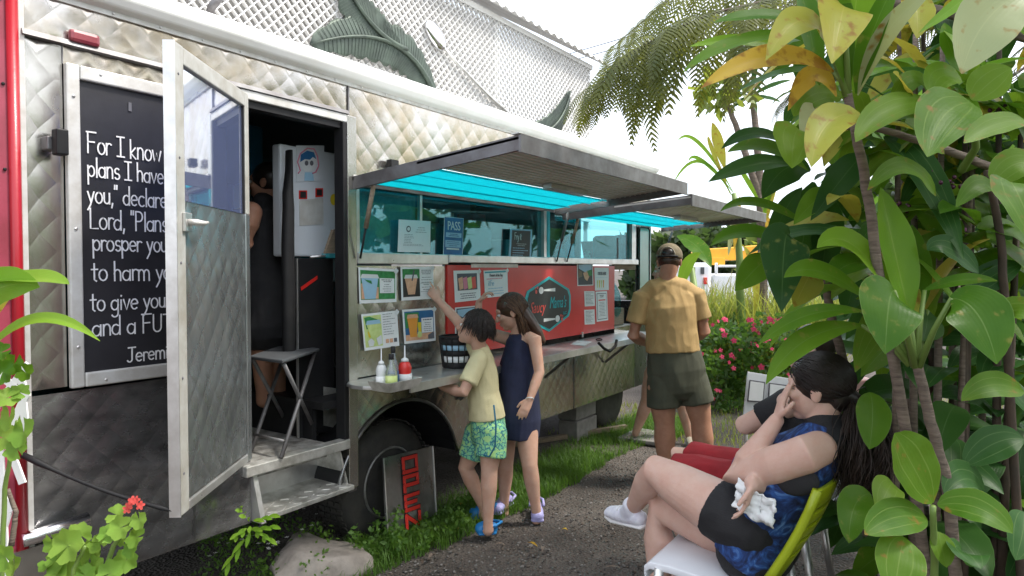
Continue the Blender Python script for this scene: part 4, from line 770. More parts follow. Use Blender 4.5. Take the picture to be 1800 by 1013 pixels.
def px_leaf(plant,b,t,w,mt,ctrl=None,nrm=None,fold=.18,wave=.07,stalk=None,sharp=.8,wpos=.5,cd=0,nl=14):
    """b,t: (px,py,depth) of leaf base and tip; w: width in photo pixels; ctrl: (px,py) bend point"""
    B=P(*b); T=P(*t); dm=(b[2]+t[2])/2
    C=P(ctrl[0],ctrl[1],dm+cd) if ctrl else (B+T)/2+V(0,0,.12*(T-B).length)
    if ctrl: C=C*2-(B+T)/2 if False else C+(C-(B+T)/2)*.6
    n=Vector(nrm) if nrm else (TOCAM*.75+V(0,0,.6)+RT*random.uniform(-.3,.3))
    m=leafmesh(B,C,T,w*dm/FPX,n,fold,wave,nl,3,sharp,wpos,ph=random.uniform(0,6))
    o=obj('leaf',m,M[mt],plant,True)
    if stalk:
        Sx=P(*stalk); k=(B-C)*.25; obj('leaf_stalk',MB().tube([Sx,Sx*.5+B*.5+V(0,0,.01),B-(B-C)*.05],[.011,.008,.006],6),M['stalk'],plant,True)
    return o
def stem(plant,pts,r0,r1,mt='bark',name='trunk'):
    ps=[P(*p) for p in pts]; n=len(ps); out=[]
    for i in range(n-1):
        for k in range(6): t=k/6; out.append(ps[i].lerp(ps[i+1],t)+V(*(RNG.uniform(-1,1,3)*r0*.12)))
    out.append(ps[-1]); obj(name,MB().tube(out,[r0+(r1-r0)*i/(len(out)-1) for i in range(len(out))],9),M[mt],plant,True)
def plant_at(name,label,px,py,d,cat='plant',group=None):
    q=P(px,py,d); return thing(name,label,cat,(q.x,q.y,0),group)
FWN=(TOCAM*.9+V(0,0,.35))
# ti plant A: tall, yellowing crown at the top
A=plant_at('ti_plant','tall ti plant with yellowing crown at the top right',1520,600,1.95)
stem(A,[(1640,1100,2.2),(1600,800,2.1),(1545,480,2.0),(1518,300,1.95),(1490,165,1.9)],.018,.012)
for b,t,w,mt,c,st in [((1470,130,1.9),(1232,155,1.75),48,'l_org',(1365,88),(1490,170,1.9)),((1455,80,1.88),(1346,106,1.7),62,'l_yel',(1410,22),(1488,165,1.9)),((1484,30,1.85),(1462,112,1.62),96,'l_yel',(1484,6),(1490,165,1.9)),
    ((1440,40,1.95),(1254,40,1.9),32,'l_mid',(1340,24),None),((1450,60,1.95),(1200,128,1.85),34,'l_mid',(1300,66),None),((1400,90,2.0),(1212,82,1.95),26,'l_bright',(1310,68),None),
    ((1492,160,1.9),(1462,-60,1.8),70,'l_mid',(1470,40),None),((1500,160,1.92),(1520,-80,1.8),75,'l_bright',(1500,30),None),((1505,165,1.9),(1590,-60,1.75),40,'l_mid',(1530,60),None),((1508,168,1.9),(1660,-30,1.7),36,'l_pale',(1555,50),None),((1440,150,1.95),(1400,-40,1.9),60,'l_mid',(1420,30),None),
    ((1600,-10,1.95),(1612,68,1.85),60,'l_yel',(1612,10),None),((1780,-70,1.7),(1615,58,1.65),24,'l_bright',(1700,-5),None),((1470,170,1.9),(1385,195,1.95),40,'l_org',(1430,120),None)]:
    px_leaf(A,b,t,w,mt,c,FWN if mt!='l_mid' else None,.2,.05,st)
# ti plant B: glossy crown beside the seated woman
B_=plant_at('ti_plant','glossy green ti plant with broad folded leaves behind the seated woman',1640,900,1.95)
stem(B_,[(1690,1120,2.1),(1665,850,2.05),(1640,760,2.02),(1612,640,1.98)],.019,.014)
for b,t,w,mt,c,st,fo in [((1600,560,2.0),(1548,330,2.05),84,'l_bright',(1572,440),(1610,645,1.98),.25),((1612,560,2.04),(1603,395,2.12),50,'l_mid',(1612,470),(1612,645,1.98),.2),((1585,545,2.0),(1436,436,2.0),58,'l_bright',(1500,418),(1608,645,1.98),.25),
    ((1572,512,1.85),(1556,622,1.72),116,'l_mid',(1562,528),(1608,645,1.95),.10),((1670,524,1.85),(1752,640,1.75),118,'l_mid',(1720,545),(1615,645,1.95),.10),((1622,512,2.0),(1754,494,1.95),26,'l_mid',(1690,490),(1612,640,1.98),.2),
    ((1528,530,2.05),(1378,488,2.0),46,'l_mid',(1440,470),(1605,640,2.0),.2),((1520,548,2.05),(1333,606,1.95),34,'l_mid',(1420,548),(1600,640,2.0),.15),((1520,572,2.1),(1346,676,1.95),44,'l_mid',(1415,590),(1600,642,2.0),.15),((1630,545,2.1),(1622,600,2.0),60,'l_dark',(1630,570),(1612,640,2.0),.1)]:
    px_leaf(B_,b,t,w,mt,c,TOCAM+V(0,0,.25) if w>90 else None,fo,.03,st)
# ti plant C: dark leaning one left of A
C_=plant_at('ti_plant','dark leaved ti plant leaning left above the flower bed',1440,800,2.5)
stem(C_,[(1540,1080,2.7),(1500,700,2.6),(1462,560,2.55),(1430,380,2.5)],.02,.014)
for b,t,w,mt,c,fo in [((1400,265,2.3),(1268,262,2.3),30,'l_dark',(1330,228),.2),((1420,300,2.3),(1278,268,2.35),36,'l_mid',(1345,252),.2),((1400,290,2.3),(1245,320,2.25),40,'l_dark',(1330,285),.2),((1425,400,2.4),(1266,372,2.3),26,'l_mid',(1330,350),.2),((1395,430,2.4),(1250,432,2.3),36,'l_mid',(1310,402),.2),
    ((1352,452,2.35),(1292,512,2.25),52,'l_mid',(1330,470),.2),((1388,412,2.2),(1374,548,2.1),88,'l_speck',(1378,425),.08),((1430,470,2.3),(1395,540,2.2),60,'l_yel',(1420,490),.1),((1430,320,2.5),(1400,500,2.5),80,'l_dark',(1415,400),.15),((1445,330,2.5),(1440,500,2.45),60,'l_dark',(1455,400),.15),((1425,300,2.5),(1340,350,2.4),60,'l_dark',(1380,290),.15),((1410,330,2.45),(1350,460,2.4),36,'l_dark',(1372,380),.15),((1450,300,2.4),(1500,400,2.4),70,'l_dark',(1490,320),.15),((1470,340,2.3),(1395,395,2.2),44,'l_mid',(1440,345),.2),((1520,270,2.3),(1425,388,2.2),54,'l_dark',(1490,300),.2)]:
    px_leaf(C_,b,t,w,mt,c,TOCAM+V(0,0,.2) if w>55 else None,fo,.03)
# broad leaved shrub D (upper right) and E (lower right)
D_=plant_at('broadleaf_shrub','tall shrub with ribbed oval leaves and purple berry clusters at right',1740,900,2.1)
stem(D_,[(1800,1100,2.2),(1770,600,2.1),(1760,420,2.05),(1735,300,2.0)],.014,.01,'bark_dk'); stem(D_,[(1760,300,2.05),(1640,255,1.95),(1540,225,1.95),(1460,225,2.0)],.013,.007,'bark','branch'); stem(D_,[(1712,200,1.8),(1715,260,1.9),(1690,300,2.0)],.008,.012,'stalk','branch')
for b,t,w,mt,c in [((1512,200,1.8),(1426,294,1.65),66,'l_yel',(1450,212)),((1640,180,1.85),(1504,250,1.7),58,'l_rib',(1555,190)),((1706,180,1.75),(1630,276,1.6),104,'l_rib',(1655,200)),((1708,176,1.78),(1778,120,1.75),66,'l_rib',(1745,140)),((1802,212,1.7),(1694,252,1.6),48,'l_rib',(1745,218)),((1640,170,1.9),(1560,215,1.85),40,'l_rib',(1600,130)),((1405,228,1.85),(1392,296,1.75),80,'l_rib',(1395,240)),((1690,140,1.85),(1640,172,1.8),60,'l_rib',(1650,130)),
    ((1645,345,1.9),(1525,335,1.8),42,'l_rib',(1590,282)),((1745,325,1.8),(1850,300,1.8),60,'l_rib',(1790,280)),((1775,320,1.7),(1830,440,1.6),100,'l_rib',(1790,340)),((1700,130,1.9),(1660,40,1.9),50,'l_mid',(1670,90)),((1745,335,1.9),(1680,365,1.85),40,'l_rib',(1720,320)),((1480,170,2.0),(1395,205,1.95),70,'l_rib',(1430,160)),((1440,190,1.95),(1410,240,1.9),50,'l_pale',(1430,200)),((1590,175,1.9),(1570,128,1.8),46,'l_yel',(1590,150)),((1660,270,1.9),(1590,215,1.85),50,'l_rib',(1620,232)),
    ((1720,480,2.0),(1630,440,2.0),50,'l_ribd',(1665,430)),((1700,520,2.1),(1795,465,2.1),50,'l_ribd',(1750,480)),((1760,560,2.0),(1850,590,1.9),60,'l_rib',(1800,540)),((1800,690,2.0),(1690,705,1.95),50,'l_rib',(1740,672))]:
    px_leaf(D_,b,t,w,mt,c,TOCAM*.8+V(0,0,.5),.2,.05,sharp=.65,wpos=.42)
px_leaf(D_,(1860,-30,1.3),(1690,130,1.25),108,'l_pale',(1745,10),TOCAM+V(0,0,.3),.25,.02,wpos=.6)
E_=plant_at('broadleaf_shrub','low shrub with three large ribbed leaves at the lower right',1645,1013,1.9)
stem(E_,[(1640,1120,1.95),(1642,990,1.9),(1640,890,1.85)],.012,.008,'stalk')
for b,t,w,mt,c in [((1639,885,1.85),(1572,762,1.85),104,'l_rib',(1600,810)),((1648,888,1.85),(1780,938,1.75),66,'l_rib',(1720,888)),((1630,914,1.85),(1520,940,1.75),68,'l_rib',(1575,905)),((1590,945,1.8),(1572,1050,1.7),86,'l_rib',(1580,985)),((1650,935,1.9),(1664,998,1.85),42,'l_rib',(1655,960)),((1690,980,1.9),(1724,1000,1.8),70,'l_ribd',(1700,970)),((1695,818,2.1),(1800,772,2.1),62,'l_ribd',(1750,775)),((1730,870,2.1),(1660,870,2.0),70,'l_ribd',(1700,835)),((1570,850,2.0),(1545,900,1.9),55,'l_rib',(1560,860)),((1530,868,2.2),(1492,955,2.05),60,'l_mid',(1500,885)),((1530,690,2.3),(1528,790,2.2),60,'l_mid',(1535,730)),((1800,900,2.0),(1785,985,1.9),60,'l_ribd',(1800,930))]:
    px_leaf(E_,b,t,w,mt,c,TOCAM*.7+V(0,0,.6),.18,.04,sharp=.62,wpos=.48)
# flowers / berries
M['purple']=mat('purple berries',(.09,.012,.05),.4,0,(.05,.008,.03),20); M['mauve']=mat('mauve blossom',(.45,.16,.36),.6); M['pinkfl']=mat('hot pink petals',(.75,.04,.16),.5,0,(.6,.02,.1),20,trans=(.8,.1,.2)); M['coral']=mat('coral petals',(.72,.10,.08),.5,0,(.6,.06,.05),20,trans=(.8,.15,.1)); M['whitefl']=mat('white petals',(.8,.8,.76),.6)
for px_,py_,d,n,r,mt in ((1650,330,2.15,46,.05,'purple'),(1585,370,2.2,22,.03,'purple'),(1752,208,2.1,22,.03,'purple'),(1668,392,2.3,36,.04,'mauve')):
    c=P(px_,py_,d); m=MB()
    for k in range(n): q=c+V(*(RNG.normal(0,.5,3)*r)); m.ell(q,[(.007,0,0),(0,.007,0),(0,0,.007)],6)
    obj('berry_cluster' if mt=='purple' else 'blossom_cluster',m,M[mt],D_,True)['kind']='stuff'
# dense green filling behind: three shrubs, each with its own leaves
def fillshrub(label,x0,x1,y0,y1,d0,d1,n,mts,wpx,seed,wr=(.36,.55),LR=(.16,.32)):
    rs=random.Random(seed); pl=plant_at('understory_shrub',label,(x0+x1)/2,900,(d0+d1)/2,group='dark shrubs behind the seating')
    for i in range(n):
        x=rs.uniform(x0,x1); y=rs.uniform(y0,y1); d=rs.uniform(d0,d1); B=P(x,y,d); a=rs.uniform(0,6.28); el=rs.uniform(-.7,.4); L=rs.uniform(*LR)
        dr=V(math.cos(a)*math.cos(el),math.sin(a)*math.cos(el),math.sin(el)); T=B+dr*L+V(0,0,-L*.25); Cc=B+dr*L*.5+V(0,0,L*.2)
        m=leafmesh(B,Cc,T,L*rs.uniform(*wr),V(rs.uniform(-.4,.4),rs.uniform(-.4,.4),1)+TOCAM*.5,.2,.05,8,2,.7,.45,ph=a); obj('leaf',m,M[rs.choice(mts)],pl,True)
    for k in range(4):
        x=rs.uniform(max(x0,1580),x1); q=P(x,700,(d0+d1)/2); t=P(x+rs.uniform(-40,40),y0+40,(d0+d1)/2); obj('stem',MB().tube([(q.x,q.y,0),(q.x*.5+t.x*.5,q.y*.5+t.y*.5,t.z*.5),tuple(t)],[.018,.013,.008],7),M['bark_dk' if k%2 else 'bark'],pl,True)
    return pl
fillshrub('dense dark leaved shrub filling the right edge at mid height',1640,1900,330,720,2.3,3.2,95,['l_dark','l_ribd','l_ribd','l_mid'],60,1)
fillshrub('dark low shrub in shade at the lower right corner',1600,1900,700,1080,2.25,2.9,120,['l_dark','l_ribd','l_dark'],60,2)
fillshrub('loose leafy shrub under the fern fronds at upper right',1560,1900,-60,330,2.5,3.4,75,['l_mid','l_rib','l_dark','l_yel'],60,3)
fillshrub('leafy yellow green shrub crowding between the ti plant stems',1440,1860,140,560,2.05,2.6,85,['l_rib','l_mid','l_bright','l_mid','l_yel','l_rib'],60,6)
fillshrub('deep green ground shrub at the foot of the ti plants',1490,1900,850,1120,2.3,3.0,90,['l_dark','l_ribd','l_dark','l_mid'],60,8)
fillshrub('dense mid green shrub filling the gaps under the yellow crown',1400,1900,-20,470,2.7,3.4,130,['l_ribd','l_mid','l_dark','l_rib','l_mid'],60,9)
fillshrub('strap leaved plant with long drooping blades at upper right',1480,1850,20,430,2.0,2.7,60,['l_mid','l_bright','l_mid','l_yel','l_ribd'],60,11,(.16,.26),(.28,.5))
fillshrub('green shrub behind the seated couple under the ti plants',1480,1700,430,760,3.4,4.4,75,['l_mid','l_ribd','l_bright','l_dark'],60,4)
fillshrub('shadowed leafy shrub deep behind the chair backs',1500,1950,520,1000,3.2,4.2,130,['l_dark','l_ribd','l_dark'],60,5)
# ---- metal leaves and giant spoon hung on the lattice
M['metal_leaf']=mat('weathered green metal',(.085,.115,.09),.5,.35,(.05,.065,.055),5,.15,30)
def metal_leaf(label,b,c,t,w,wpos=.5):
    Y=LY-.09; B=onY(*b,Y); C=onY(*c,Y); T=onY(*t,Y); C=C*2-(B+T)/2; dm=(B-EYE).dot(FW)
    m=leafmesh(B,C,T,w*dm/FPX,V(0,-1,0),-.12,.03,30,6,.5,wpos,.16); q=thing('metal_leaf',label,'wall ornament',((B+T)/2),'metal banana leaves on the lattice')
    o=obj('blade',m,M['metal_leaf'],q,True); s=o.modifiers.new('s','SOLIDIFY'); s.thickness=.004
    pts=[B*(1-k)**2+C*2*k*(1-k)+T*k*k+V(0,-.015,0) for k in [i/14 for i in range(15)]]; obj('midrib',MB().tube(pts,[.035-.026*i/14 for i in range(15)],8),M['metal_leaf'],q,True)
    rb=MB()
    for i in range(3,44):
        k=i/46; p=B*(1-k)**2+C*2*k*(1-k)+T*k*k; d=((C-B)*(1-k)+(T-C)*k).normalized(); sd=d.cross(V(0,-1,0)); hw=w*dm/FPX/2*math.sin(math.pi*k)**.5*.9
        for g in (-1,1): rb.tube([p+V(0,-.006,0),p+sd*hw*g+d*hw*.25+V(0,.12*hw-.008,0)],.0028,4)
    obj('leaf_ribs',rb,M['metal_leaf'],q); return q
metal_leaf('curved dark green metal banana leaf above the doorway, lower of two',(765,175),(690,78),(545,78),78); metal_leaf('upright dark green metal banana leaf rising out of frame',(712,88),(650,40),(590,-60),82); metal_leaf('small green metal leaf at the far end of the lattice beside fern',(900,232),(968,226),(1002,160),52)
SP=thing('giant_spoon','oversized steel spoon hanging on the white lattice','wall ornament',onY(800,100,LY-.06)); b0=onY(766,62,LY-.06); b1=onY(786,92,LY-.06); ax=(b1-b0).normalized(); m=MB(); m.ell(b0+ax*.0,[ax*.21,ax.cross(V(0,1,0))*.125,V(0,.045,0)],18); obj('bowl',m,M['chrome'],SP,True); obj('handle',MB().tube([b0+ax*.19,onY(800,108,LY-.06),onY(850,160,LY-.06),onY(906,214,LY-.06)],[.016,.02,.026,.04],8),M['alu'],SP,True)
obj('lamp_bracket',MB().tube([onY(368,22,5.2),onY(375,8,5.15),onY(392,-8,5.1)],[.03,.035,.02],8),M['galv_edge'],None,True,label='grey bracket arm on the lattice above the open door',cat='bracket')
# ---- tree ferns
M['fern']=mat('olive fern leaflets',(.13,.145,.02),.55,0,(.05,.075,.012),5,trans=(.30,.32,.04)); M['fern_dk']=mat('dark fern leaflets',(.045,.06,.012),.6,0,(.025,.04,.01),5,trans=(.12,.16,.03)); M['rachis']=mat('brown fern rachis',(.06,.03,.015),.6)
def pinna_mesh(name,L,droop,wid,seed):
    rs=random.Random(seed); m=MB(); m.uv=None; pts=[]
    for i in range(25):
        t=i/24; ang=droop*t; pts.append((t,ang))
    x=z=0; cl=[]; st=L/24
    for i in range(25):
        a=.15-droop*(i/24)**.45; cl.append(V(x,0,z)); x+=math.cos(a)*st; z+=math.sin(a)*st
    m.tube(cl,[.003*(1-i/26) for i in range(25)],4)
    n=23
    for i in range(1,n):
        t=i/n; k=t*24; j=min(23,int(k)); c=cl[j].lerp(cl[j+1],k-j); d=(cl[j+1]-cl[j]).normalized(); w=wid*(math.sin(math.pi*min(1,t*.86+.14))**.7)*rs.uniform(.85,1.1)
        if w<.004: continue
        for s in (-1,1):
            sd=V(0,s,0); e=c+sd*w*.85+d*w*.45+V(0,0,-w*.35); q=d*(L/n*.30); mid=c.lerp(e,.55)+V(0,0,w*.06)
            m.add([c-q,c+q,mid+q*.95,mid-q*.95,e],[(0,1,2,3),(3,2,4)])
    return mesh_of(name,m,[M['fern']],False)
PM=[pinna_mesh('pinna',.54,1.62,.085,1),pinna_mesh('pinna',.46,1.7,.08,2),pinna_mesh('pinna',.40,1.5,.07,3)]
PMD=[m.copy() for m in PM]
for m in PMD: m.materials[0]=M['fern_dk']
def frond(plant,pts,n,meshes,scale=1.0,skip=0):
    ps=[P(*p) for p in pts]; q=[]
    for i in range(len(ps)-1):
        for k in range(8): q.append(ps[i].lerp(ps[i+1],k/8))
    q.append(ps[-1]); obj('rachis',MB().tube(q,[.012*(1-.8*i/len(q)) for i in range(len(q))],7),M['rachis'],plant,True)
    for i in range(n):
        t=skip+(1-skip)*i/(n-1); k=t*(len(q)-1); j=min(len(q)-2,int(k)); c=q[j].lerp(q[j+1],k-j); d=(q[j+1]-q[j]).normalized(); yaw=math.atan2(d.y,d.x); s=scale*(1 if t<.6 else 1-.65*(t-.6)/.4)*random.uniform(.85,1.1)
        for sg in (-1,1):
            o=bpy.data.objects.new('pinna',random.choice(meshes)); COL.objects.link(o); o.parent=plant; o.location=c-wloc(plant); o.rotation_euler=(random.uniform(-.25,.25),random.uniform(-.15,.35),yaw+sg*random.uniform(.75,1.15)); o.scale=(s,s,s)
def fern(label,px_,d,fr,meshes=PM):
    T=plant_at('tree_fern',label,px_,900,d,'tree fern','tree ferns overhead')
    q=P(*fr[0][0][0]); obj('trunk',MB().tube([(T.location.x,T.location.y,0),(T.location.x*.5+q.x*.5,T.location.y*.5+q.y*.5,q.z*.6),tuple(q)],[.07,.055,.04],9),M['bark_dk'],T,True)
    for pts,n,sc in fr: frond(T,pts,n,meshes,sc)
    return T
fern('olive tree fern with long frond drooping over the near awning',1900,3.4,[([(1900,-120,3.4),(1560,-60,3.3),(1400,-10,3.25),(1252,24,3.2),(1165,61,3.2),(1100,100,3.2),(1040,165,3.25)],34,1.3),([(1900,-120,3.4),(1600,-110,3.6),(1380,-70,3.8),(1200,-20,3.7),(1080,80,3.7)],28,1.35)])
fern('dark tree fern with fronds crossing behind the ti leaves',1950,4.0,[([(1950,-60,4.2),(1750,20,4.0),(1600,60,3.9),(1450,110,3.9),(1380,180,3.9)],18,1.0),([(1950,-60,4.2),(1800,120,4.0),(1680,200,3.9),(1600,280,3.9)],14,1.0),([(1950,-60,4.2),(1700,-60,4.3),(1480,-40,4.3),(1300,50,4.3)],18,1.0)],PMD)
b=thing('fallen_branch','bare brown branch crossing behind leaves at the top right','branch',P(1700,60,2.6)); obj('limb',MB().tube([P(1480,-10,2.7),P(1650,18,2.6),P(1730,45,2.6),P(1850,80,2.6)],[.014,.018,.02,.02],8),M['bark'],b,True)
# ---- left foreground: ginger leaves, lattice fence piece, geranium
LG=plant_at('ginger_plant','lime green ginger leaves poking in at the left edge',-60,700,1.5)
px_leaf(LG,(-60,500,1.5),(122,500,1.4),50,'l_bright',(50,488),TOCAM*.5+V(0,0,1),.3,.03); px_leaf(LG,(-40,640,1.45),(176,600,1.35),26,'l_bright',(60,548),None,.3,.03); px_leaf(LG,(-80,560,1.5),(70,505,1.42),70,'l_bright',(0,500),TOCAM+V(0,0,.2),.2)
px_leaf(LG,(-10,560,1.6),(36,480,1.55),40,'l_yel',(10,500),TOCAM,.2); obj('stem',MB().tube([(LG.location.x,LG.location.y,0),P(-60,500,1.5)],[.012,.008],7),M['stalk'],LG,True)
FN=plant_at('lattice_fence','white painted lattice fence fragment at the left edge',10,900,1.75,'fence')
for a,b in (((-25,640),(50,700)),((50,640),(-10,720)),((48,690),(10,770)),((10,770),(40,850)),((40,700),(46,760)),((0,790),(12,1030)),((30,640),(46,700)),((-20,820),(20,900)),((15,900),(-10,980))): obj('slat',MB().bar(P(a[0],a[1],1.75),P(b[0],b[1],1.75),.018,.006,up=FH),M['lattice'],FN)
def roundleaf(c,r,nrm,seed):
    m=MB(); m.uv=[]; n=Vector(nrm).normalized(); x=n.orthogonal().normalized(); y=n.cross(x); k=48; rs=random.Random(seed); ph=rs.uniform(0,6)
    m.v.append(tuple(c)); m.uv.append((0,0))
    for ring_,f in ((.5,.55),(1,1)):
        for i in range(k):
            a=ph+2*math.pi*i/k*.97; rr=r*f*(1+(.09*math.cos(7*a)+.035*math.cos(21*a) if f==1 else 0)); p=Vector(c)+(x*math.cos(a)+y*math.sin(a))*rr+n*(.15*rr*math.sin(3*a)+.2*rr*f); m.v.append(tuple(p)); m.uv.append((.28*f+.15*math.cos(5*a)*f,f))
    for i in range(k-1): m.f+=[(0,1+i,2+i),(1+i,1+k+i,2+k+i,2+i)]
    m.m=[0]*len(m.f); return m
M['l_ger']=leafmat('geranium leaf',(.12,.26,.035),(.24,.36,.06),(.16,.22,.06),(.28,.45,.05),.5)
GR=plant_at('geranium','straggly geranium with one coral flower head at lower left',150,1100,1.75)
stem(GR,[(150,1100,1.75),(200,960,1.72),(236,905,1.72)],.008,.004,'stalk','stem'); stem(GR,[(120,1100,1.7),(130,1000,1.7),(150,960,1.7)],.007,.004,'stalk','stem')
for i,(x,y,r) in enumerate(((120,960,34),(108,985,30),(160,975,28),(212,928,24),(240,945,22),(222,985,24),(194,1008,26),(125,1010,30),(205,905,22),(245,915,18),(165,1000,26),(95,955,22),(190,940,20),(140,940,24),(175,955,22),(100,1010,24),(230,965,18),(215,945,18),(150,1012,22),(85,990,20))): obj('leaf',roundleaf(P(x,y,1.7+.02*(i%3)),r*.85*1.7/FPX,TOCAM+V(random.uniform(-.5,.5),random.uniform(-.5,.5),random.uniform(0,.9)),i),M['l_ger'],GR,True)
def flower(c,r,nrm,mt,parent,n=5,name='flower'):
    m=MB(); nn=Vector(nrm).normalized(); x=nn.orthogonal().normalized(); y=nn.cross(x)
    for i in range(n):
        a=2*math.pi*i/n; d=x*math.cos(a)+y*math.sin(a); s=x*-math.sin(a)+y*math.cos(a); c=Vector(c); m.add([c,c+d*r*.5-s*r*.38+nn*r*.15,c+d*r-s*r*.28+nn*r*.1,c+d*r*1.08,c+d*r+s*r*.28+nn*r*.1,c+d*r*.5+s*r*.38+nn*r*.15],[(0,1,2,3,4,5)])
    return obj(name,m,M[mt],parent)
for x,y in ((228,888),(240,880),(247,889),(233,880),(224,895)): flower(P(x,y,1.72),.011,TOCAM+V(random.uniform(-.3,.3),random.uniform(-.3,.3),.4),'coral',GR)
G2=plant_at('geranium','bushy pale green geranium leaves over the fence at left edge',10,900,1.7)
for i,(x,y,r) in enumerate(((42,760,26),(16,735,22),(5,770,24),(30,790,20),(12,700,20),(35,690,16),(4,655,22),(25,640,18),(45,655,16),(10,980,22),(25,995,18),(2,620,18))): obj('leaf',roundleaf(P(x,y,1.65+.02*(i%3)),r*1.65/FPX,TOCAM+V(random.uniform(-.5,.5),random.uniform(-.5,.5),random.uniform(0,.9)),i+40),M['l_ger' if i not in (6,7,8,11) else 'l_mid'],G2,True)
stem(G2,[(0,1100,1.7),(8,860,1.7),(30,740,1.68)],.007,.004,'stalk','stem'); stem(G2,[(20,960,1.72),(28,900,1.72),(14,860,1.72)],.007,.005,'bark','dry_stem')
# ---- ground cover: grass, gravel, weeds
def blades(name,pts,hmin,hmax,w,mt,lean=.5,label=None):
    v=[];f=[]
    for x,y,z in pts:
        h=random.uniform(hmin,hmax); a=random.uniform(0,6.28); dx,dy=math.cos(a),math.sin(a); l=random.uniform(.1,lean)*h; ww=w*random.uniform(.6,1.2); n=len(v)
        v+=[(x-dy*ww,y+dx*ww,z),(x+dy*ww,y-dx*ww,z),(x+dx*l*.4+dy*ww*.7,y+dy*l*.4-dx*ww*.7,z+h*.6),(x+dx*l*.4-dy*ww*.7,y+dy*l*.4+dx*ww*.7,z+h*.6),(x+dx*l,y+dy*l,z+h)]
        f+=[(n,n+1,n+2,n+3),(n+3,n+2,n+4)]
    m=MB(); m.v=v; m.f=f; m.m=[0]*len(f); return obj(name,m,M[mt],None,kind='stuff',label=label,cat='grass')
M['grass']=mat('grass blades',(.10,.20,.025),.6,0,(.05,.12,.015),1.5,trans=(.18,.36,.04)); M['grass_y']=mat('sunlit yellow grass',(.25,.31,.05),.6,0,(.10,.19,.02),.9,trans=(.45,.48,.08)); M['grass_d']=mat('straw grass',(.45,.40,.22),.7,0,(.28,.27,.1),.9,trans=(.4,.38,.15))
def inpath(x,y):                                  # gravel path between the chairs and the truck
    edge=2.46+.09*mnoise.noise(V(x*1.4,y,0))+.05*mnoise.noise(V(x*5,y*5,2))+(.10 if x<3 else 0)
    return y<edge and x<6.15+.35*mnoise.noise(V(x,y*1.5,7))
pts=[]
while len(pts)<17000:
    x=random.uniform(2.1,7.0); y=random.uniform(2.3,3.05)
    if inpath(x,y): continue
    k=mnoise.noise(V(x*2.5,y*2.5,4))
    if k<-.25 and random.random()<.7: continue
    if y>2.9 and random.random()<.6: continue
    pts.append((x,y,-.025))
blades('verge_grass',pts,.03,.11,.0035,'grass',1.1,'green grass verge growing along the truck wheels')
pts=[]
while len(pts)<15000:
    x=random.uniform(5.6,11); y=random.uniform(-2.5,3.4)
    if inpath(x,y) or (x>7.5 and y>2.8): continue
    pts.append((x,y,-.03))
blades('lawn_grass',pts,.03,.08,.004,'grass_y',1.0,'short sunlit lawn beyond the path')
st=MB(); ico=[(-.5,0,.85),(.5,0,.85),(-.5,0,-.85),(.5,0,-.85),(0,.85,.5),(0,.85,-.5),(0,-.85,.5),(0,-.85,-.5),(.85,.5,0),(-.85,.5,0),(.85,-.5,0),(-.85,-.5,0)]; icf=[(0,4,1),(0,9,4),(9,5,4),(4,5,8),(4,8,1),(8,10,1),(8,3,10),(5,3,8),(5,2,3),(2,7,3),(7,10,3),(7,6,10),(7,11,6),(11,0,6),(0,1,6),(6,1,10),(9,0,11),(9,11,2),(9,2,5),(7,2,11)]
cnt=0
while cnt<9000:
    d=1.6+5*random.random()**1.3; px_=random.uniform(560,1420); q=P(px_,700,d); x,y=q.x,q.y
    if not inpath(x,y) or y<.3: continue
    cnt+=1; s=random.uniform(.003,.0085)*(1.6 if random.random()<.05 else 1); r=RNG.uniform(.7,1.3,12)
    st.add([(x+a*s*k*1.2,y+b*s*k,-.016+.03*mnoise.noise(V(x*.8,y*.8,0))+c*s*k*.7) for (a,b,c),k in zip(ico,r)],icf,random.randint(0,2))
obj('gravel',st,[mat('gravel dark',(.055,.05,.046),.9),mat('gravel grey',(.17,.16,.15),.9),mat('gravel brown',(.11,.088,.07),.9)],None,kind='stuff',label='dark loose gravel covering the path',cat='gravel')
def cloud_leaves(m,c,rad,n,s,flat=.5,mi=0):
    for k in range(n):
        p=RNG.normal(0,1,3); p/=np.linalg.norm(p)+1e-6; p*=RNG.uniform(.45,1)**.6; q=Vector(c)+V(p[0]*rad[0],p[1]*rad[1],p[2]*rad[2])
        a=V(*RNG.normal(0,1,3)).normalized(); b=a.cross(V(*RNG.normal(0,1,3))).normalized(); L=s*random.uniform(.6,1.3); m.add([q,q+a*L*.5+b*L*.3,q+a*L,q+a*L*.5-b*L*.3],[(0,1,2,3)],mi)
M['fol']=mat('bush leaves',(.07,.15,.025),.5,0,(.025,.07,.014),2.5,trans=(.16,.32,.04)); M['fol_y']=mat('yellow green foliage',(.18,.24,.03),.5,0,(.08,.14,.02),2,trans=(.35,.42,.05)); M['fol_d']=mat('far tree foliage',(.055,.085,.028),.6,0,(.02,.04,.014),.6,trans=(.08,.14,.03))
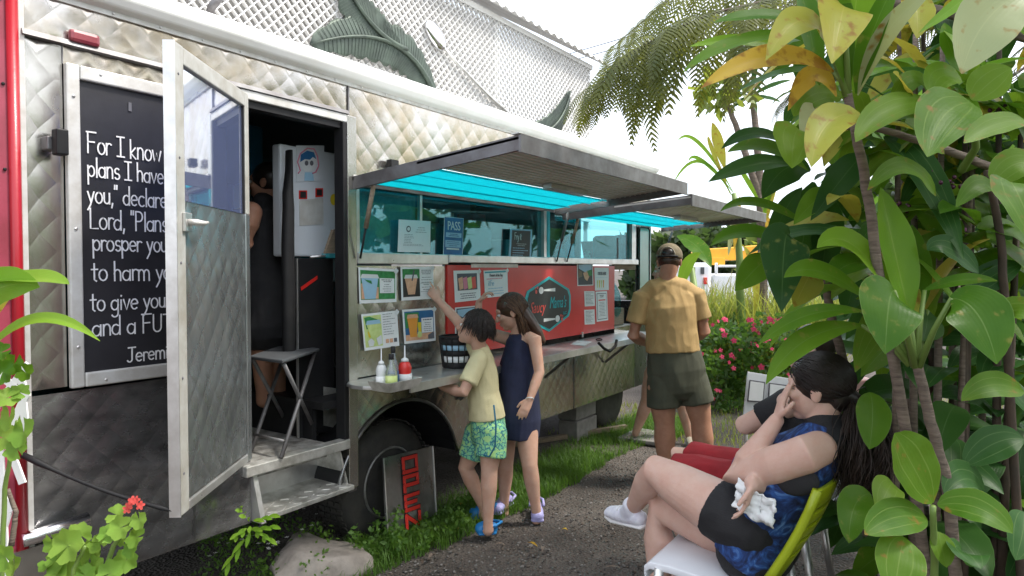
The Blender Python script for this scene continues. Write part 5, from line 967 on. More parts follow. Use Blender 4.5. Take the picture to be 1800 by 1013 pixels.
# white flowered ground cover beside the rock
WF=thing('ground_cover_plant','low shrub with tiny white flowers beside the boulder','plant',onZ(480,960)); m=MB()
for k in range(26): 
    q=onZ(random.uniform(330,560),random.uniform(930,1040)); cloud_leaves(m,(q.x,q.y,random.uniform(.03,.16)),(.10,.10,.07),60,.026)
obj('foliage',m,M['grass'],WF); 
m=MB(); 
for k in range(60):
    q=onZ(random.uniform(340,560),random.uniform(915,1030)); fl_c=V(q.x,q.y,random.uniform(.10,.24))
    for j in range(4): a=j*1.57+k; m.add([fl_c,fl_c+V(math.cos(a)*.009,math.sin(a)*.009,.004),fl_c+V(math.cos(a+.5)*.012,math.sin(a+.5)*.012,.003),fl_c+V(math.cos(a+1)*.009,math.sin(a+1)*.009,.004)],[(0,1,2,3)])
o=obj('tiny_flowers',m,M['whitefl'],WF); o['kind']='stuff'
YF=thing('fern_plant','yellow green fern frond under the truck step','fern',onZ(430,960))
for k,(b,t) in enumerate((((440,935),(395,1000)),((445,930),(475,950)),((440,930),(480,925)),((440,925),(410,945)),((436,915),(420,890)),((445,915),(480,905)))):
    for j in range(5):
        s=j/5; x=b[0]+(t[0]-b[0])*s; y=b[1]+(t[1]-b[1])*s; px_leaf(YF,(x,y,3.1),(x+(t[0]-b[0])*.35+8*(-1)**j,y+(t[1]-b[1])*.35+6,3.08),8,'l_bright',None,None,.1)
m=MB(); 
WS=thing('weed_clump','leafy green weeds growing around the OPEN sign','weeds',(2.95,2.7,0))
for k in range(70):
    x=random.uniform(2.55,3.7); y=2.66+random.uniform(-.12,.12)+(.06 if x<2.9 else 0); h=random.uniform(.05,.2 if x<2.9 or x>3.4 else .11)
    cloud_leaves(m,(x,y,h*.6),(.05,.05,h*.6),22,.035)
obj('foliage',m,M['grass'],WS)
# ---- flower bed, tall grass, trees, service truck far behind
FB=thing('flower_bush','bushy impatiens with hot pink flowers beyond the man','bush',P(1300,640,8.2)*1); FB.location.z=0
m=MB()
for k in range(70):
    px_=random.uniform(1225,1420); py_=random.uniform(570,720); q=P(px_,py_,random.uniform(7.6,8.8)); cloud_leaves(m,q,(.17,.17,.14),70,.075)
obj('foliage',m,M['fol'],FB)
for k in range(64): 
    px_=random.uniform(1232,1400); py_=560+155*random.random()**1.7; flower(P(px_,py_,7.5+random.uniform(-.1,.25)),random.uniform(.020,.036),TOCAM+V(random.uniform(-.6,.6),random.uniform(-.6,.6),random.uniform(0,.9)),'pinkfl',FB)
def tallgrass(name,label,x0,x1,y0,y1,d0,d1,n,mt,h):
    pts=[]
    for k in range(n): q=P(random.uniform(x0,x1),random.uniform(y0,y1),random.uniform(d0,d1)); pts.append((q.x,q.y,max(-.02,q.z-h*.6)))
    return blades(name,pts,h*.6,h*1.2,.012,mt,.9,label)
tallgrass('ornamental_grass','yellow green arching grass behind the pink flowers',1225,1480,520,640,8.4,10.5,4200,'grass_y',.55); tallgrass('dry_grass','pale straw blades among the ornamental grass',1225,1480,510,600,8.8,10.8,900,'grass_d',.6)
def farm_tree(label,px_,base_d,ytop,wpx,mt,n,seed,trunk=True,ls=.3):
    d=base_d; T=plant_at('background_tree',label,px_,480,d,'tree','trees behind the service truck'); zt=P(px_,ytop,d).z; w=wpx*d/FPX; m=MB(); rs=random.Random(seed)
    for k in range(26):
        t=rs.random(); r=w*.5*(.45+.55*math.sin(math.pi*min(1,t*.9+.1))); a=rs.uniform(0,6.28); rr=r*rs.random()**.5
        cloud_leaves(m,(T.location.x+math.cos(a)*rr,T.location.y+math.sin(a)*rr,.5+(zt-.8)*t),(w*.16,w*.16,w*.14),n,ls)
    obj('crown',m,M[mt],T); obj('trunk',MB().tube([(T.location.x,T.location.y,-.1),(T.location.x+.1,T.location.y,zt*.5),(T.location.x,T.location.y+.1,zt*.9)],[.25,.18,.06],8),M['bark'],T,True); return T
for i,(lab,px_,d,yt,w,mt) in enumerate((('dark rounded tree left of the yellow boom',1215,30,392,130,'fol_d'),('grey green tree above the yellow boom',1300,34,386,150,'fol_d'),('yellow green tree right of the yellow boom',1390,28,400,150,'fol_y'),('tall dark tree behind the ti plants',1470,30,330,190,'fol_d'),('olive tree at the far right behind shrubs',1600,26,330,220,'fol_d'),('distant tree past the right edge leaves',1730,24,300,240,'fol_y'),('small tree between truck corner and the boom',1150,36,405,120,'fol_d'))): farm_tree(lab,px_,d,yt,w,mt,150,i,ls=.55)
# slim trees close behind the bed
def wiry(label,pts,d,mt='bark'):
    T=plant_at('slim_tree',label,pts[0][0],900,d,'tree'); stem(T,[(x,y,d) for x,y in pts],.06,.03,mt); return T
t=wiry('slender grey trunk leaning under the fern',[(1390,640),(1330,330),(1300,240),(1275,175)],9); m=MB(); cloud_leaves(m,P(1268,160,9),(.35,.35,.25),90,.22); obj('crown',m,M['fol_y'],t)
t=wiry('slim dracaena with spiky dark head under the fern',[(1345,640),(1335,300),(1325,185),(1318,160)],9)
for k in range(26): a=k*.7; px_leaf(t,(1320,170,9),(1320+70*math.cos(a),140+60*math.sin(a),9+.3*math.sin(k)),9,'l_dark',None,None,.1)
t=wiry('yellow leaved cane plant rising behind the far awning',[(1305,640),(1300,460),(1290,340)],8.5,'stalk')
for b,tp,w,mt,c in (((1275,300),(1252,215),20,'l_yel',(1262,250)),((1290,340),(1190,250),7,'l_bright',(1225,240)),((1290,340),(1210,285),7,'l_bright',(1230,275)),((1285,345),(1245,240),8,'l_yel',(1250,260)),((1342,370),(1300,300),9,'l_bright',(1310,310)),((1345,380),(1352,290),14,'l_bright',(1350,330)),((1345,400),(1375,240),14,'l_yel',(1365,300)),((1300,345),(1290,440),12,'l_org',(1296,390)),((1305,430),(1325,560),14,'l_yel',(1330,480)),((1350,380),(1355,450),16,'l_org',(1352,410)),((1290,350),(1180,330),6,'l_bright',(1230,270)),((1340,380),(1420,300),12,'l_bright',(1370,310)),((1300,350),(1280,450),12,'l_pale',(1288,400))): px_leaf(t,b+(8.5,),tp+(8.4,),w,mt,c,TOCAM,.1)
bt=plant_at('banana_plant','wide pale banana leaf between truck corner and service truck',1240,900,11); obj('stem',MB().tube([(bt.location.x,bt.location.y,0),P(1215,470,11)],[.08,.05],8),M['stalk'],bt,True); px_leaf(bt,(1190,415,11),(1250,470,10.5),34,'l_mid',(1225,430),TOCAM+V(0,0,.5),.1); px_leaf(bt,(1195,520,9.5),(1232,445,9.5),22,'l_bright',(1205,465),TOCAM,.1)
# service truck
SVd=17; SV=thing('service_truck','white utility truck with yellow boom parked beyond the flower bed','truck',(P(1290,480,SVd).x,P(1290,480,SVd).y,0))
def sv(x0,y0,x1,y1,dd,th,nm,mt,bev=.05):
    a=P(x0,y1,SVd+dd); b=P(x1,y1,SVd+dd); zt=P(x0,y0,SVd+dd).z; n=FH*th; q=[a,b,V(b.x,b.y,zt),V(a.x,a.y,zt)]; return obj(nm,MB().hexa(q,n),M[mt],SV,bevel=bev)
M['boom']=mat('yellow boom paint',(.80,.40,.02),.45,0,(.68,.32,.02),3); M['wht']=mat('white truck paint',(.78,.80,.82),.35,0,(.7,.72,.74),2)
cab=sv(1205,462,1252,545,0,2,'cab','wht',.1); obj('window',MB().hexa([P(x,y,SVd-.04) for x,y in ((1210,485),(1222,485),(1222,470),(1212,470))],FH*.02),M['inner'],cab); sv(1232,470,1238,482,-.06,.03,'side_window','inner',0)
sv(1252,482,1420,560,.1,2,'body','wht'); sv(1258,462,1262,482,.0,.1,'rack_post','wht',.02); sv(1238,488,1243,500,-.1,.1,'tail_light','red',.01); sv(1264,466,1330,470,.1,.1,'rack_rail','wht',.02); sv(1330,466,1334,482,.1,.1,'rack_post','wht',.02)
bm=MB(); bm.hexa([P(x,y,SVd+.5) for x,y in ((1222,444),(1232,452),(1285,458),(1420,452),(1420,428),(1345,430),(1265,436),(1228,438))],FH*.5); obj('boom',bm,M['boom'],SV,bevel=.03); sv(1250,452,1275,466,.5,.4,'boom_pivot','boom',.03)
bq=obj('boom_tag',MB().hexa([P(x,y,SVd+.46) for x,y in ((1299,441),(1308,441),(1308,433),(1299,433))],FH*.01),M['wht'],SV)
for x in (1225,1380): obj('wheel',MB().lathe(P(x,565,SVd-.1),[(.45,0),(.48,.05),(.48,.3),(.2,.32)],20,axis=FH),M['rubber'],SV)
# white notice board in the bed
NB=thing('notice_board','white board with two framed sheets beside the flower bush','board',(P(1335,720,5.6).x,P(1335,720,5.6).y,0))
obj('panel',MB().hexa([P(x,y,5.6) for x,y in ((1307,735),(1395,745),(1400,668),(1315,654))],FH*.02),M['wht'],NB)
for q in (((1314,706),(1342,708),(1345,672),(1318,668)),((1350,708),(1385,712),(1388,678),(1352,673))):
    f_=obj('frame',MB().hexa([P(x,y,5.58) for x,y in q],FH*.01),M['ink'],NB); cx=sum(x for x,y in q)/4; cy=sum(y for x,y in q)/4; obj('sheet',MB().hexa([P(cx+(x-cx)*.88,cy+(y-cy)*.88,5.575) for x,y in q],FH*.004),M['paper'],f_)
for x in (1312,1396): obj('leg',MB().tube([P(x,730,5.62),V(P(x,730,5.62).x,P(x,730,5.62).y,0)],.015,6),M['alu_white'],NB,True)
PT=thing('pink_table','pale pink marbled table edge behind the seated couple','table',(P(1510,690,4.2).x,P(1510,690,4.2).y,0)); obj('tabletop',MB().hexa([P(x,y,4.2) for x,y in ((1500,700),(1540,700),(1540,668),(1490,668))],FH*.3),mat('pink marbled top',(.62,.33,.33),.4,0,(.75,.5,.48),18),PT,bevel=.01); obj('leg',MB().tube([V(P(1520,690,4.35).x,P(1520,690,4.35).y,0),P(1520,695,4.35)],.03,8),M['alu'],PT)
# fern crown added out of frame above the seating to shade the foreground
TF=[o for o in COL.objects if o.name.startswith('tree_fern') and o.type=='EMPTY'][-1]
crown=MB(); pv=[([v.co.copy() for v in m.vertices],[tuple(p.vertices) for p in m.polygons]) for m in PMD]
for k in range(26):
    a=random.uniform(0,6.28); c0=V(3.3,-.35,3.55); L_=random.uniform(1.2,1.9); e0=c0+V(math.cos(a)*L_,math.sin(a)*L_*.8,random.uniform(-.5,.1))
    if (e0-EYE).dot(FW)>.3:
        r_=(e0-EYE); py=506.5-FPX*r_.dot(UPV)/r_.dot(FW)
        if py>-60: continue
    pts=[c0.lerp(e0,t)+V(0,0,.35*math.sin(math.pi*t)) for t in [j/10 for j in range(11)]]; obj('rachis',MB().tube(pts,[.014*(1-.08*j) for j in range(11)],6),M['rachis'],TF,True)
    for j in range(2,22,2):
        t=j/22; p=c0.lerp(e0,t)+V(0,0,.35*math.sin(math.pi*t))
        for sg in (-1,1):
            s=1.0*(1-.5*t); X_=Matrix.Translation(p)@Matrix.Rotation(a+sg*1.2,4,'Z')@Matrix.Rotation(random.uniform(-.6,-.1),4,'Y')@Matrix.Scale(s,4); vv,ff=random.choice(pv); crown.add([X_@q for q in vv],ff)
obj('crown',crown,M['fern_dk'],TF,kind='stuff')
# unseen hedge added behind the viewer for steel reflections and low-sky shade
m=MB()
for k in range(120):
    a=random.uniform(-2.9,.15); r=random.uniform(5.5,8); cloud_leaves(m,(math.cos(a)*r+1,math.sin(a)*r-.5,random.uniform(.2,3.0)),(.8,.8,.7),45,.35)
obj('added_hedge',m,M['fol'],None,kind='stuff',label='leafy hedge added out of view for shade and steel reflections',cat='hedge')
# wires
for k,(a,b,l) in enumerate((((1000,95,20),(1120,60,16),'upper'),((1000,108,20),(1120,75,16),'lower'))): obj('overhead_wire',MB().tube([P(*a),P(*b)],.012,5),M['ink'],None,label=l+' thin overhead wire crossing the white sky',cat='wire',group='overhead wires')

# fallen leaves on the path
for k in range(16):
    q=onZ(random.uniform(700,1120),random.uniform(830,1005),.004); a=random.uniform(0,6.28); d=V(math.cos(a),math.sin(a),0)*random.uniform(.02,.045)
    obj('fallen_leaf',leafmesh(q-d,q+V(0,0,.02),q+d,.022,V(0,0,1),.3,.1,6,1),M['l_org' if k%3 else 'bark_dk'] if k%2 else M['bark'],None,True,label='small dry brown leaf lying on the gravel path',cat='leaf',group='dry leaves on the path')
# ================================================================= people
def skinmat(name,c,c2,red=None): return mat(name,c,.52,0,c2,16,.12,160,sss=.15,spec=.35)
M['sk1']=skinmat('fair skin',(.57,.36,.27),(.52,.30,.215)); M['sk2']=skinmat('tanned skin',(.44,.23,.15),(.36,.18,.115)); M['sk3']=skinmat('brown skin',(.20,.11,.07),(.16,.09,.06)); M['sk4']=skinmat('pale skin',(.62,.42,.34),(.58,.36,.285))
M['hair_bk']=mat('near black hair',(.012,.009,.008),.35,0,(.022,.016,.014),30); M['hair_br']=mat('brown hair',(.075,.036,.02),.4,0,(.035,.017,.01),6); M['hair_lt']=mat('light brown hair ends',(.17,.09,.045),.45,0,(.10,.05,.025),8); M['hair_dk']=mat('dark brown hair',(.02,.013,.01),.4,0,(.035,.022,.016),20)
M['eyew']=mat('eye white',(.75,.73,.7),.3); M['eyei']=mat('dark iris',(.03,.015,.01),.2)
def cloth(name,c,c2=None,scale=10,rough=.85): return mat(name,c,rough,0,c2,scale,.25,220)
M['butter']=cloth('pale yellow cotton',(.66,.60,.36),(.60,.54,.31)); M['navy']=cloth('navy linen',(.018,.024,.065),(.012,.016,.045)); M['mustard']=cloth('mustard cotton',(.44,.295,.125),(.38,.25,.10)); M['olive']=cloth('olive twill',(.075,.078,.05),(.055,.058,.038)); M['crimson']=cloth('crimson cotton',(.33,.012,.02),(.25,.01,.015)); M['blackc']=cloth('black cotton',(.012,.012,.014),(.02,.02,.022)); M['capc']=cloth('khaki cap cloth',(.20,.165,.10),(.13,.105,.065),14)
M['clogb']=mat('blue foam clog',(.02,.22,.55),.5); M['clogl']=mat('lavender foam clog',(.42,.40,.72),.5); M['shoe']=mat('white knit shoe',(.75,.76,.82),.7,0,(.62,.62,.72),40,.2,150); M['sole']=mat('white sole',(.8,.8,.8),.5); M['sandal']=mat('grey sandal',(.38,.34,.26),.6)
def patmat(name,bg,fg,fg2,sc):
    m,n,p,o=newmat(name); t=N(n,'ShaderNodeTexCoord'); nz=N(n,'ShaderNodeTexNoise',Scale=sc*.6,Detail=2,Distortion=1.6); vo=N(n,'ShaderNodeTexVoronoi',Scale=sc,feature='DISTANCE_TO_EDGE'); n.links.new(t.outputs['Object'],nz.inputs['Vector']); n.links.new(t.outputs['Object'],vo.inputs['Vector'])
    r=N(n,'ShaderNodeValToRGB'); r.color_ramp.elements[0].position=.06; r.color_ramp.elements[0].color=rgb(*fg); r.color_ramp.elements[1].position=.11; r.color_ramp.elements[1].color=rgb(*bg); n.links.new(vo.outputs['Distance'],r.inputs[0])
    r2=N(n,'ShaderNodeValToRGB'); r2.color_ramp.elements[0].position=.52; r2.color_ramp.elements[0].color=(0,0,0,1); r2.color_ramp.elements[1].position=.56; r2.color_ramp.elements[1].color=(1,1,1,1); n.links.new(nz.outputs[0],r2.inputs[0])
    mx=N(n,'ShaderNodeMix',data_type='RGBA'); n.links.new(r2.outputs[0],mx.inputs[0]); n.links.new(r.outputs[0],mx.inputs[6]); mx.inputs[7].default_value=rgb(*fg2); n.links.new(mx.outputs[2],p.inputs['Base Color']); p.inputs['Roughness'].default_value=.85; return m
M['swim']=patmat('green leaf print swim cloth',(.20,.52,.30),(.03,.16,.22),(.36,.62,.24),38); M['floral']=patmat('pale blue printed cloth',(.45,.6,.65),(.1,.25,.4),(.7,.75,.75),30)
def tiedye():
    m,n,p,o=newmat('blue tie dye'); t=N(n,'ShaderNodeTexCoord'); nz=N(n,'ShaderNodeTexNoise',Scale=13,Detail=4,Roughness=.55,Distortion=2.2); n.links.new(t.outputs['Object'],nz.inputs['Vector']); r=N(n,'ShaderNodeValToRGB'); e=r.color_ramp.elements; e[0].position=.34; e[0].color=(.006,.010,.035,1); e[1].position=.72; e[1].color=(.13,.26,.52,1); k=e.new(.5); k.color=(.014,.04,.15,1); k=e.new(.6); k.color=(.025,.09,.30,1); n.links.new(nz.outputs[0],r.inputs[0]); n.links.new(r.outputs[0],p.inputs['Base Color']); p.inputs['Roughness'].default_value=.85; return m
M['tiedye']=tiedye()
def onX(px,py,X):
    d=FW*FPX+RT*(px-900)+UPV*(506.5-py); return EYE+d*((X-EYE.x)/d.x)
def remesh(mb,name,mt,parent,vox=.006,it=4,wr=0,wsc=12,wdir=None,seed=0,label=None):
    me=bpy.data.meshes.new('t'); me.from_pydata(mb.v,[],mb.f); ob=bpy.data.objects.new('t',me); COL.objects.link(ob)
    r=ob.modifiers.new('r','REMESH'); r.mode='VOXEL'; r.voxel_size=vox; s=ob.modifiers.new('s','SMOOTH'); s.iterations=it; s.factor=.5
    dg=bpy.context.evaluated_depsgraph_get(); dg.update(); e=bpy.data.meshes.new_from_object(ob.evaluated_get(dg)); n=len(e.vertices)
    co=np.zeros(n*3); e.vertices.foreach_get('co',co); co=co.reshape(-1,3)
    if wr:
        no=np.zeros(n*3); e.vertices.foreach_get('normal',no); no=no.reshape(-1,3); wd=Vector(wdir or (1,1,.45))
        for i in range(n):
            q=Vector(co[i]); k=V(q.x*wd.x,q.y*wd.y,q.z*wd.z)*wsc+V(seed,0,0); a=mnoise.noise(k); b=mnoise.noise(k*2.3+V(5,5,5)); f=(1-abs(a)*2.2)*.75+b*.35; co[i]+=no[i]*(f*wr)
    c=(co.min(0)+co.max(0))/2; c[2]=co[:,2].min(); e.vertices.foreach_set('co',(co-c).ravel()); e.polygons.foreach_set('use_smooth',[True]*len(e.polygons)); e.materials.clear(); e.materials.append(M[mt]); e.name=name
    bpy.data.objects.remove(ob); o=bpy.data.objects.new(name,e); COL.objects.link(o); o.location=Vector(c)-wloc(parent); o.parent=parent
    if label: o['label']=label
    return o
def head(mb,c,f,u,s=1.0):
    f=Vector(f).normalized(); u=(Vector(u)-f*f.dot(Vector(u))).normalized(); r=f.cross(u); c=Vector(c); L=lambda a,b,z: c+(r*a+f*b+u*z)*s; E=lambda p,a,b,z,n=16: mb.ell(p,[r*a*s,f*b*s,u*z*s],n)
    E(L(0,-.012,.028),.075,.094,.087,20); E(L(0,.02,-.03),.060,.068,.080,18); E(L(0,.052,-.092),.026,.028,.020,12); E(L(0,.066,.03),.052,.026,.022,12)
    mb.chain([(L(0,.086,.012),.008*s,.008*s),(L(0,.098,-.012),.010*s,.010*s),(L(0,.105,-.03),.014*s,.012*s)],r,10); E(L(0,.083,-.055),.024,.012,.007,10); E(L(0,.080,-.068),.021,.012,.008,10)
    for k in (-1,1):
        E(L(.038*k,.058,-.018),.024,.028,.022,10); E(L(.077*k,-.012,-.008),.009,.020,.031,12); E(L(.082*k,-.020,.002),.007,.016,.024,10)
    return L,r,f,u
def eyes(L,parent,s=1,lids=True):
    for k in (-1,1):
        m=MB(); m.ell(L(.031*k,.079,.004),[(.012*s,0,0),(0,.012*s,0),(0,0,.009*s)],10); obj('eye',m,M['eyew'],parent,True); m=MB(); m.ell(L(.031*k,.088,.003),[(.005*s,0,0),(0,.005*s,0),(0,0,.006*s)],8); obj('iris',m,M['eyei'],parent,True)
def hand(mb,w,d,n,side,s=1.0,curl=.25,thumb=.6,curls=None,spread=.018):
    w=Vector(w); d=Vector(d).normalized(); n=Vector(n); n=(n-d*n.dot(d)).normalized(); sd=Vector(side); sd=(sd-d*sd.dot(d)-n*sd.dot(n)).normalized()
    mb.chain([(w-d*.02*s,.024*s,.018*s),(w+d*.03*s,.034*s,.015*s),(w+d*.078*s,.038*s,.013*s)],sd,14)
    for i,L in enumerate((.070,.078,.073,.058)):
        p=w+d*(.082-.006*abs(i-1.3))*s+sd*((1.5-i)*spread*s); dd=d+sd*((1.5-i)*.06); cu=(curls[i] if curls else curl); ch=[(p,.0085*s)]; a=0
        for k,fr in enumerate((.45,.32,.25)):
            a+=cu*(1.0 if k else .7); q=(dd.normalized()*math.cos(a)+n*math.sin(a)).normalized(); p=p+q*(L*fr*s); ch.append((p,(.0082-.0012*k)*s))
        mb.chain(ch,sd,10)
    p=w+d*.02*s+sd*.026*s; q=(d*.65+sd*thumb+n*.25).normalized(); ch=[(p,.012*s)]; p=p+q*.04*s; ch.append((p,.0105*s)); q=(d*.9+sd*thumb*.4+n*.35).normalized(); p=p+q*.032*s; ch.append((p,.009*s)); mb.chain(ch,n,10)
def strands(name,parent,mt,paths,r=.0025,n=3):
    m=MB()
    for pts in paths: k=len(pts); m.tube(pts,[r*(1-.75*(i/(k-1))**2) for i in range(k)],n,cap=False)
    return obj(name,m,M[mt] if isinstance(mt,str) else mt,parent,True)
def person(label,px,py,d):
    q=P(px,py,d); return thing('person',label,'person',(q.x,q.y,0))
def clog(mb,heel,toe,s=1.0,w=.045):
    h=Vector(heel); t=Vector(toe); h.z=t.z=0; d=(t-h); L=d.length; d.normalize(); sd=d.cross(V(0,0,1)); mb.chain([(h+d*.03+V(0,0,.035),w*.75,.034),(h+d*L*.35+V(0,0,.036),w*.78,.035),(h+d*L*.6+V(0,0,.042),w*.95,.04),(h+d*L*.85+V(0,0,.036),w,.034)],sd,16); mb.chain([(h+d*.02+V(0,0,.012),w*.8,.012),(h+d*L*.5+V(0,0,.012),w*.85,.012),(h+d*L*.9+V(0,0,.012),w*1.02,.012)],sd,14); return h,d,sd
# ---------------------------------------------------------------- boy
fb=V(-.42,.90,0).normalized(); lb=V(0,0,1).cross(fb)
BO=person('boy in pale yellow T-shirt and green print shorts pointing at a menu poster',852,930,4.12); sk=MB()
hc=P(833,577,4.14); hd=(fb*.95+V(0,0,.30)-RT*.15).normalized(); L,hr,hf,hu=head(sk,hc,hd,V(0,0,1)-fb*.1,.94)
sk.chain([(L(0,-.03,-.05),.045,.048),(P(843,612,4.17),.044,.046),(P(846,628,4.18),.055,.045)],lb,14)
sk.chain([(P(858,750,4.18),.11,.085),(P(852,700,4.18),.09,.075),(P(849,655,4.18),.10,.075),(P(847,632,4.18),.09,.055)],lb,18)
sh=P(843,630,4.07); el=P(814,691,3.98); wr_=P(778,680,4.08); sk.chain([(sh,.045),(sh.lerp(el,.5),.038),(el,.034),(el.lerp(wr_,.35),.034),(wr_,.022)],V(0,0,1),14); hand(sk,wr_,P(757,660,4.16)-wr_,-V(0,0,1)+RT*.2,FH,.86,.15,.5)
s2=P(846,630,4.27); e2=P(803,563,4.25); w2=P(770,527,4.25); sk.chain([(s2,.042),(s2.lerp(e2,.5),.036),(e2,.032),(e2.lerp(w2,.4),.03),(w2,.021)],V(0,0,1),14); hand(sk,w2,P(748,499,4.27)-w2,FH*.8+RT*.2-V(0,0,.3),UPV*.6+RT,.86,.9,.4,[.06,.9,1.1,1.2])
for hp,kn,an in ((P(842,770,4.25),P(819,822,4.28),P(850,893,4.34)),(P(864,770,4.11),P(860,828,4.08),P(858,918,4.07))):
    sk.chain([(hp,.075),(hp.lerp(kn,.6),.062),(kn,.050),(kn.lerp(an,.3),.050),(kn.lerp(an,.75),.034),(an,.029),(an+V(0,0,-.05),.034)],lb,14)
remesh(sk,'body','sk1',BO,.0055,3); eyes(L,BO,.94)
ts=MB(); ts.chain([(P(856,735,4.18),.128,.112),(P(854,715,4.18),.122,.106),(P(850,690,4.18),.112,.095),(P(848,655,4.18),.115,.09),(P(847,632,4.18),.110,.07),(P(846,617,4.18),.06,.055)],lb,20,f0=True); ts.chain([(sh,.052),(sh.lerp(el,.4),.053),(sh.lerp(el,.72),.056)],V(0,0,1),14,f1=True); ts.chain([(s2,.052),(s2.lerp(e2,.35),.05),(s2.lerp(e2,.5),.05)],V(0,0,1),14,f1=True); remesh(ts,'tee_shirt','butter',BO,.0055,4,.005,13,(1,1,.6),1)
sh_=MB(); sh_.chain([(P(857,716,4.18),.105,.09),(P(858,748,4.18),.128,.105),(P(858,768,4.18),.115,.10)],lb,20)
for hp,kn in ((P(842,760,4.24),P(832,806,4.25)),(P(866,760,4.11),P(862,806,4.09))): sh_.chain([(hp,.078,.088),(hp.lerp(kn,.6),.083,.092),(kn+V(0,0,.01),.084,.094)],lb,16,f1=True)
remesh(sh_,'shorts','swim',BO,.006,3,.005,10,(1,1,.4),2)
m=MB(); m.tube([P(868,712,4.02),P(872,750,3.985),P(870,785,3.985),P(860,803,3.985),P(850,800,3.99)],.0055,6); obj('side_piping',m,mat('teal piping',(.01,.13,.22),.7),BO,True)
for hl,to in ((onZ(868,905),onZ(826,914)),(onZ(876,938),onZ(838,940))):
    m=MB(); h,d,sd=clog(m,hl,to,1,.042); o=remesh(m,'clog','clogb',BO,.005,3)
    st=MB(); st.tube([h+d*.10+sd*.045+V(0,0,.05),h+d*.02+sd*.042+V(0,0,.065),h-d*.02+V(0,0,.07),h+d*.02-sd*.042+V(0,0,.065),h+d*.10-sd*.045+V(0,0,.05)],.009,6); obj('heel_strap',st,M['clogb'],o,True)
hb=MB(); hb.ell(L(0,-.022,.040),[hr*.083*.94,hf*.097*.94,hu*.09*.94],20); hb.ell(L(0,-.065,-.02),[hr*.066,hf*.04,hu*.055],14); hc2=remesh(hb,'hair','hair_dk',BO,.006,2)
pa=[]
for k in range(1500):
    a=random.uniform(0,6.28); t=random.uniform(.1,1.75); p0=L(.084*math.sin(t)*math.cos(a),-.022+.1*math.sin(t)*math.sin(a),.040+.092*math.cos(t))
    if (p0-L(0,.10,-.03)).dot(hf)>-.045 and t>.95: continue
    back=max(0,-math.sin(a)); dn=-hu*(.5+.5*math.sin(t))+(p0-L(0,-.02,.03)).normalized()*.5+V(*RNG.normal(0,.14,3)); ln=random.uniform(.03,.055); pa.append([p0,p0+dn*ln*.5,p0+dn*ln+(-hu)*.02])
strands('hair_strands',BO,'hair_dk',pa,.003)
# ---------------------------------------------------------------- girl
fg=(-RT*.95-FH*.12).normalized(); lg=V(0,0,1).cross(fg)
GI=person('girl with long brown hair in a navy dress and lavender clogs',915,910,4.4); sk=MB()
hc=P(897,549,4.40); hd=(-RT*.95-FH*.05-V(0,0,.32)).normalized(); L,hr,hf,hu=head(sk,hc,hd,V(0,0,1),.97)
sk.chain([(L(0,-.03,-.05),.042,.045),(P(910,585,4.42),.042,.045),(P(913,600,4.42),.06,.05)],lg,14)
sk.chain([(P(912,730,4.42),.13,.11),(P(912,675,4.42),.11,.09),(P(911,630,4.42),.125,.095),(P(912,602,4.42),.115,.065)],lg,18)
sh=P(940,598,4.31); el=P(948,655,4.27); wr_=P(931,703,4.2); sk.chain([(P(925,592,4.36),.045),(sh,.046),(sh.lerp(el,.5),.037),(el,.033),(el.lerp(wr_,.4),.032),(wr_,.022)],fg,14); hand(sk,wr_,P(918,728,4.17)-wr_,RT*.3+FH,-RT,.88,.3,.5)
s2=P(895,597,4.5); e2=P(838,578,4.47); w2=P(842,531,4.46); sk.chain([(s2,.044),(s2.lerp(e2,.5),.038),(e2,.032),(e2.lerp(w2,.4),.03),(w2,.021)],V(0,0,1),14); hand(sk,w2,P(856,513,4.45)-w2,RT-V(0,0,.6),-FH,.86,.75,.5)
for hp,kn,an in ((P(888,755,4.48),P(889,815,4.45),P(886,888,4.5)),(P(925,755,4.36),P(931,818,4.3),P(943,900,4.32))): sk.chain([(hp,.078),(hp.lerp(kn,.6),.062),(kn,.050),(kn.lerp(an,.3),.050),(kn.lerp(an,.75),.035),(an,.03),(an+V(0,0,-.05),.034)],lg,14)
remesh(sk,'body','sk1',GI,.0055,3); eyes(L,GI,.97)
dr=MB(); dr.chain([(P(908,766,4.42),.165,.140),(P(909,735,4.42),.172,.148),(P(910,690,4.42),.155,.13),(P(911,640,4.42),.142,.115),(P(912,606,4.42),.118,.085)],lg,22,f0=True); dr.chain([(P(905,610,4.34),.016),(P(915,592,4.34),.014),(P(926,590,4.40),.014)],RT,8); dr.chain([(P(893,612,4.42),.016),(P(898,592,4.47),.014)],RT,8); remesh(dr,'dress','navy',GI,.006,4,.009,9,(1,1,.22),3)
m=MB(); m.tube([P(931+7*math.cos(a),702+3*math.sin(a),4.2+.03*math.sin(a)) for a in [k*math.pi/8 for k in range(17)]],.0035,6,cap=False); obj('bracelet',m,M['logo_white'],GI,True)
for hl,to in ((onZ(898,885),onZ(868,908)),(onZ(943,893),onZ(945,922))):
    m=MB(); h,d,sd=clog(m,hl,to,1,.042); o=remesh(m,'clog','clogl',GI,.005,3); st=MB(); st.tube([h+d*.10+sd*.045+V(0,0,.05),h+d*.02+sd*.042+V(0,0,.065),h-d*.02+V(0,0,.07),h+d*.02-sd*.042+V(0,0,.065),h+d*.10-sd*.045+V(0,0,.05)],.009,6); obj('heel_strap',st,M['clogl'],o,True)
hb=MB(); hb.ell(L(0,-.02,.035),[hr*.084,hf*.100,hu*.092],20); hb.chain([(L(0,-.06,0),.078,.06),(L(0,-.10,-.09),.085,.045),(L(0,-.13,-.18),.085,.035),(L(0,-.14,-.25),.07,.025)],hr,16); remesh(hb,'hair','hair_br',GI,.006,3)
pa=[];pb=[]
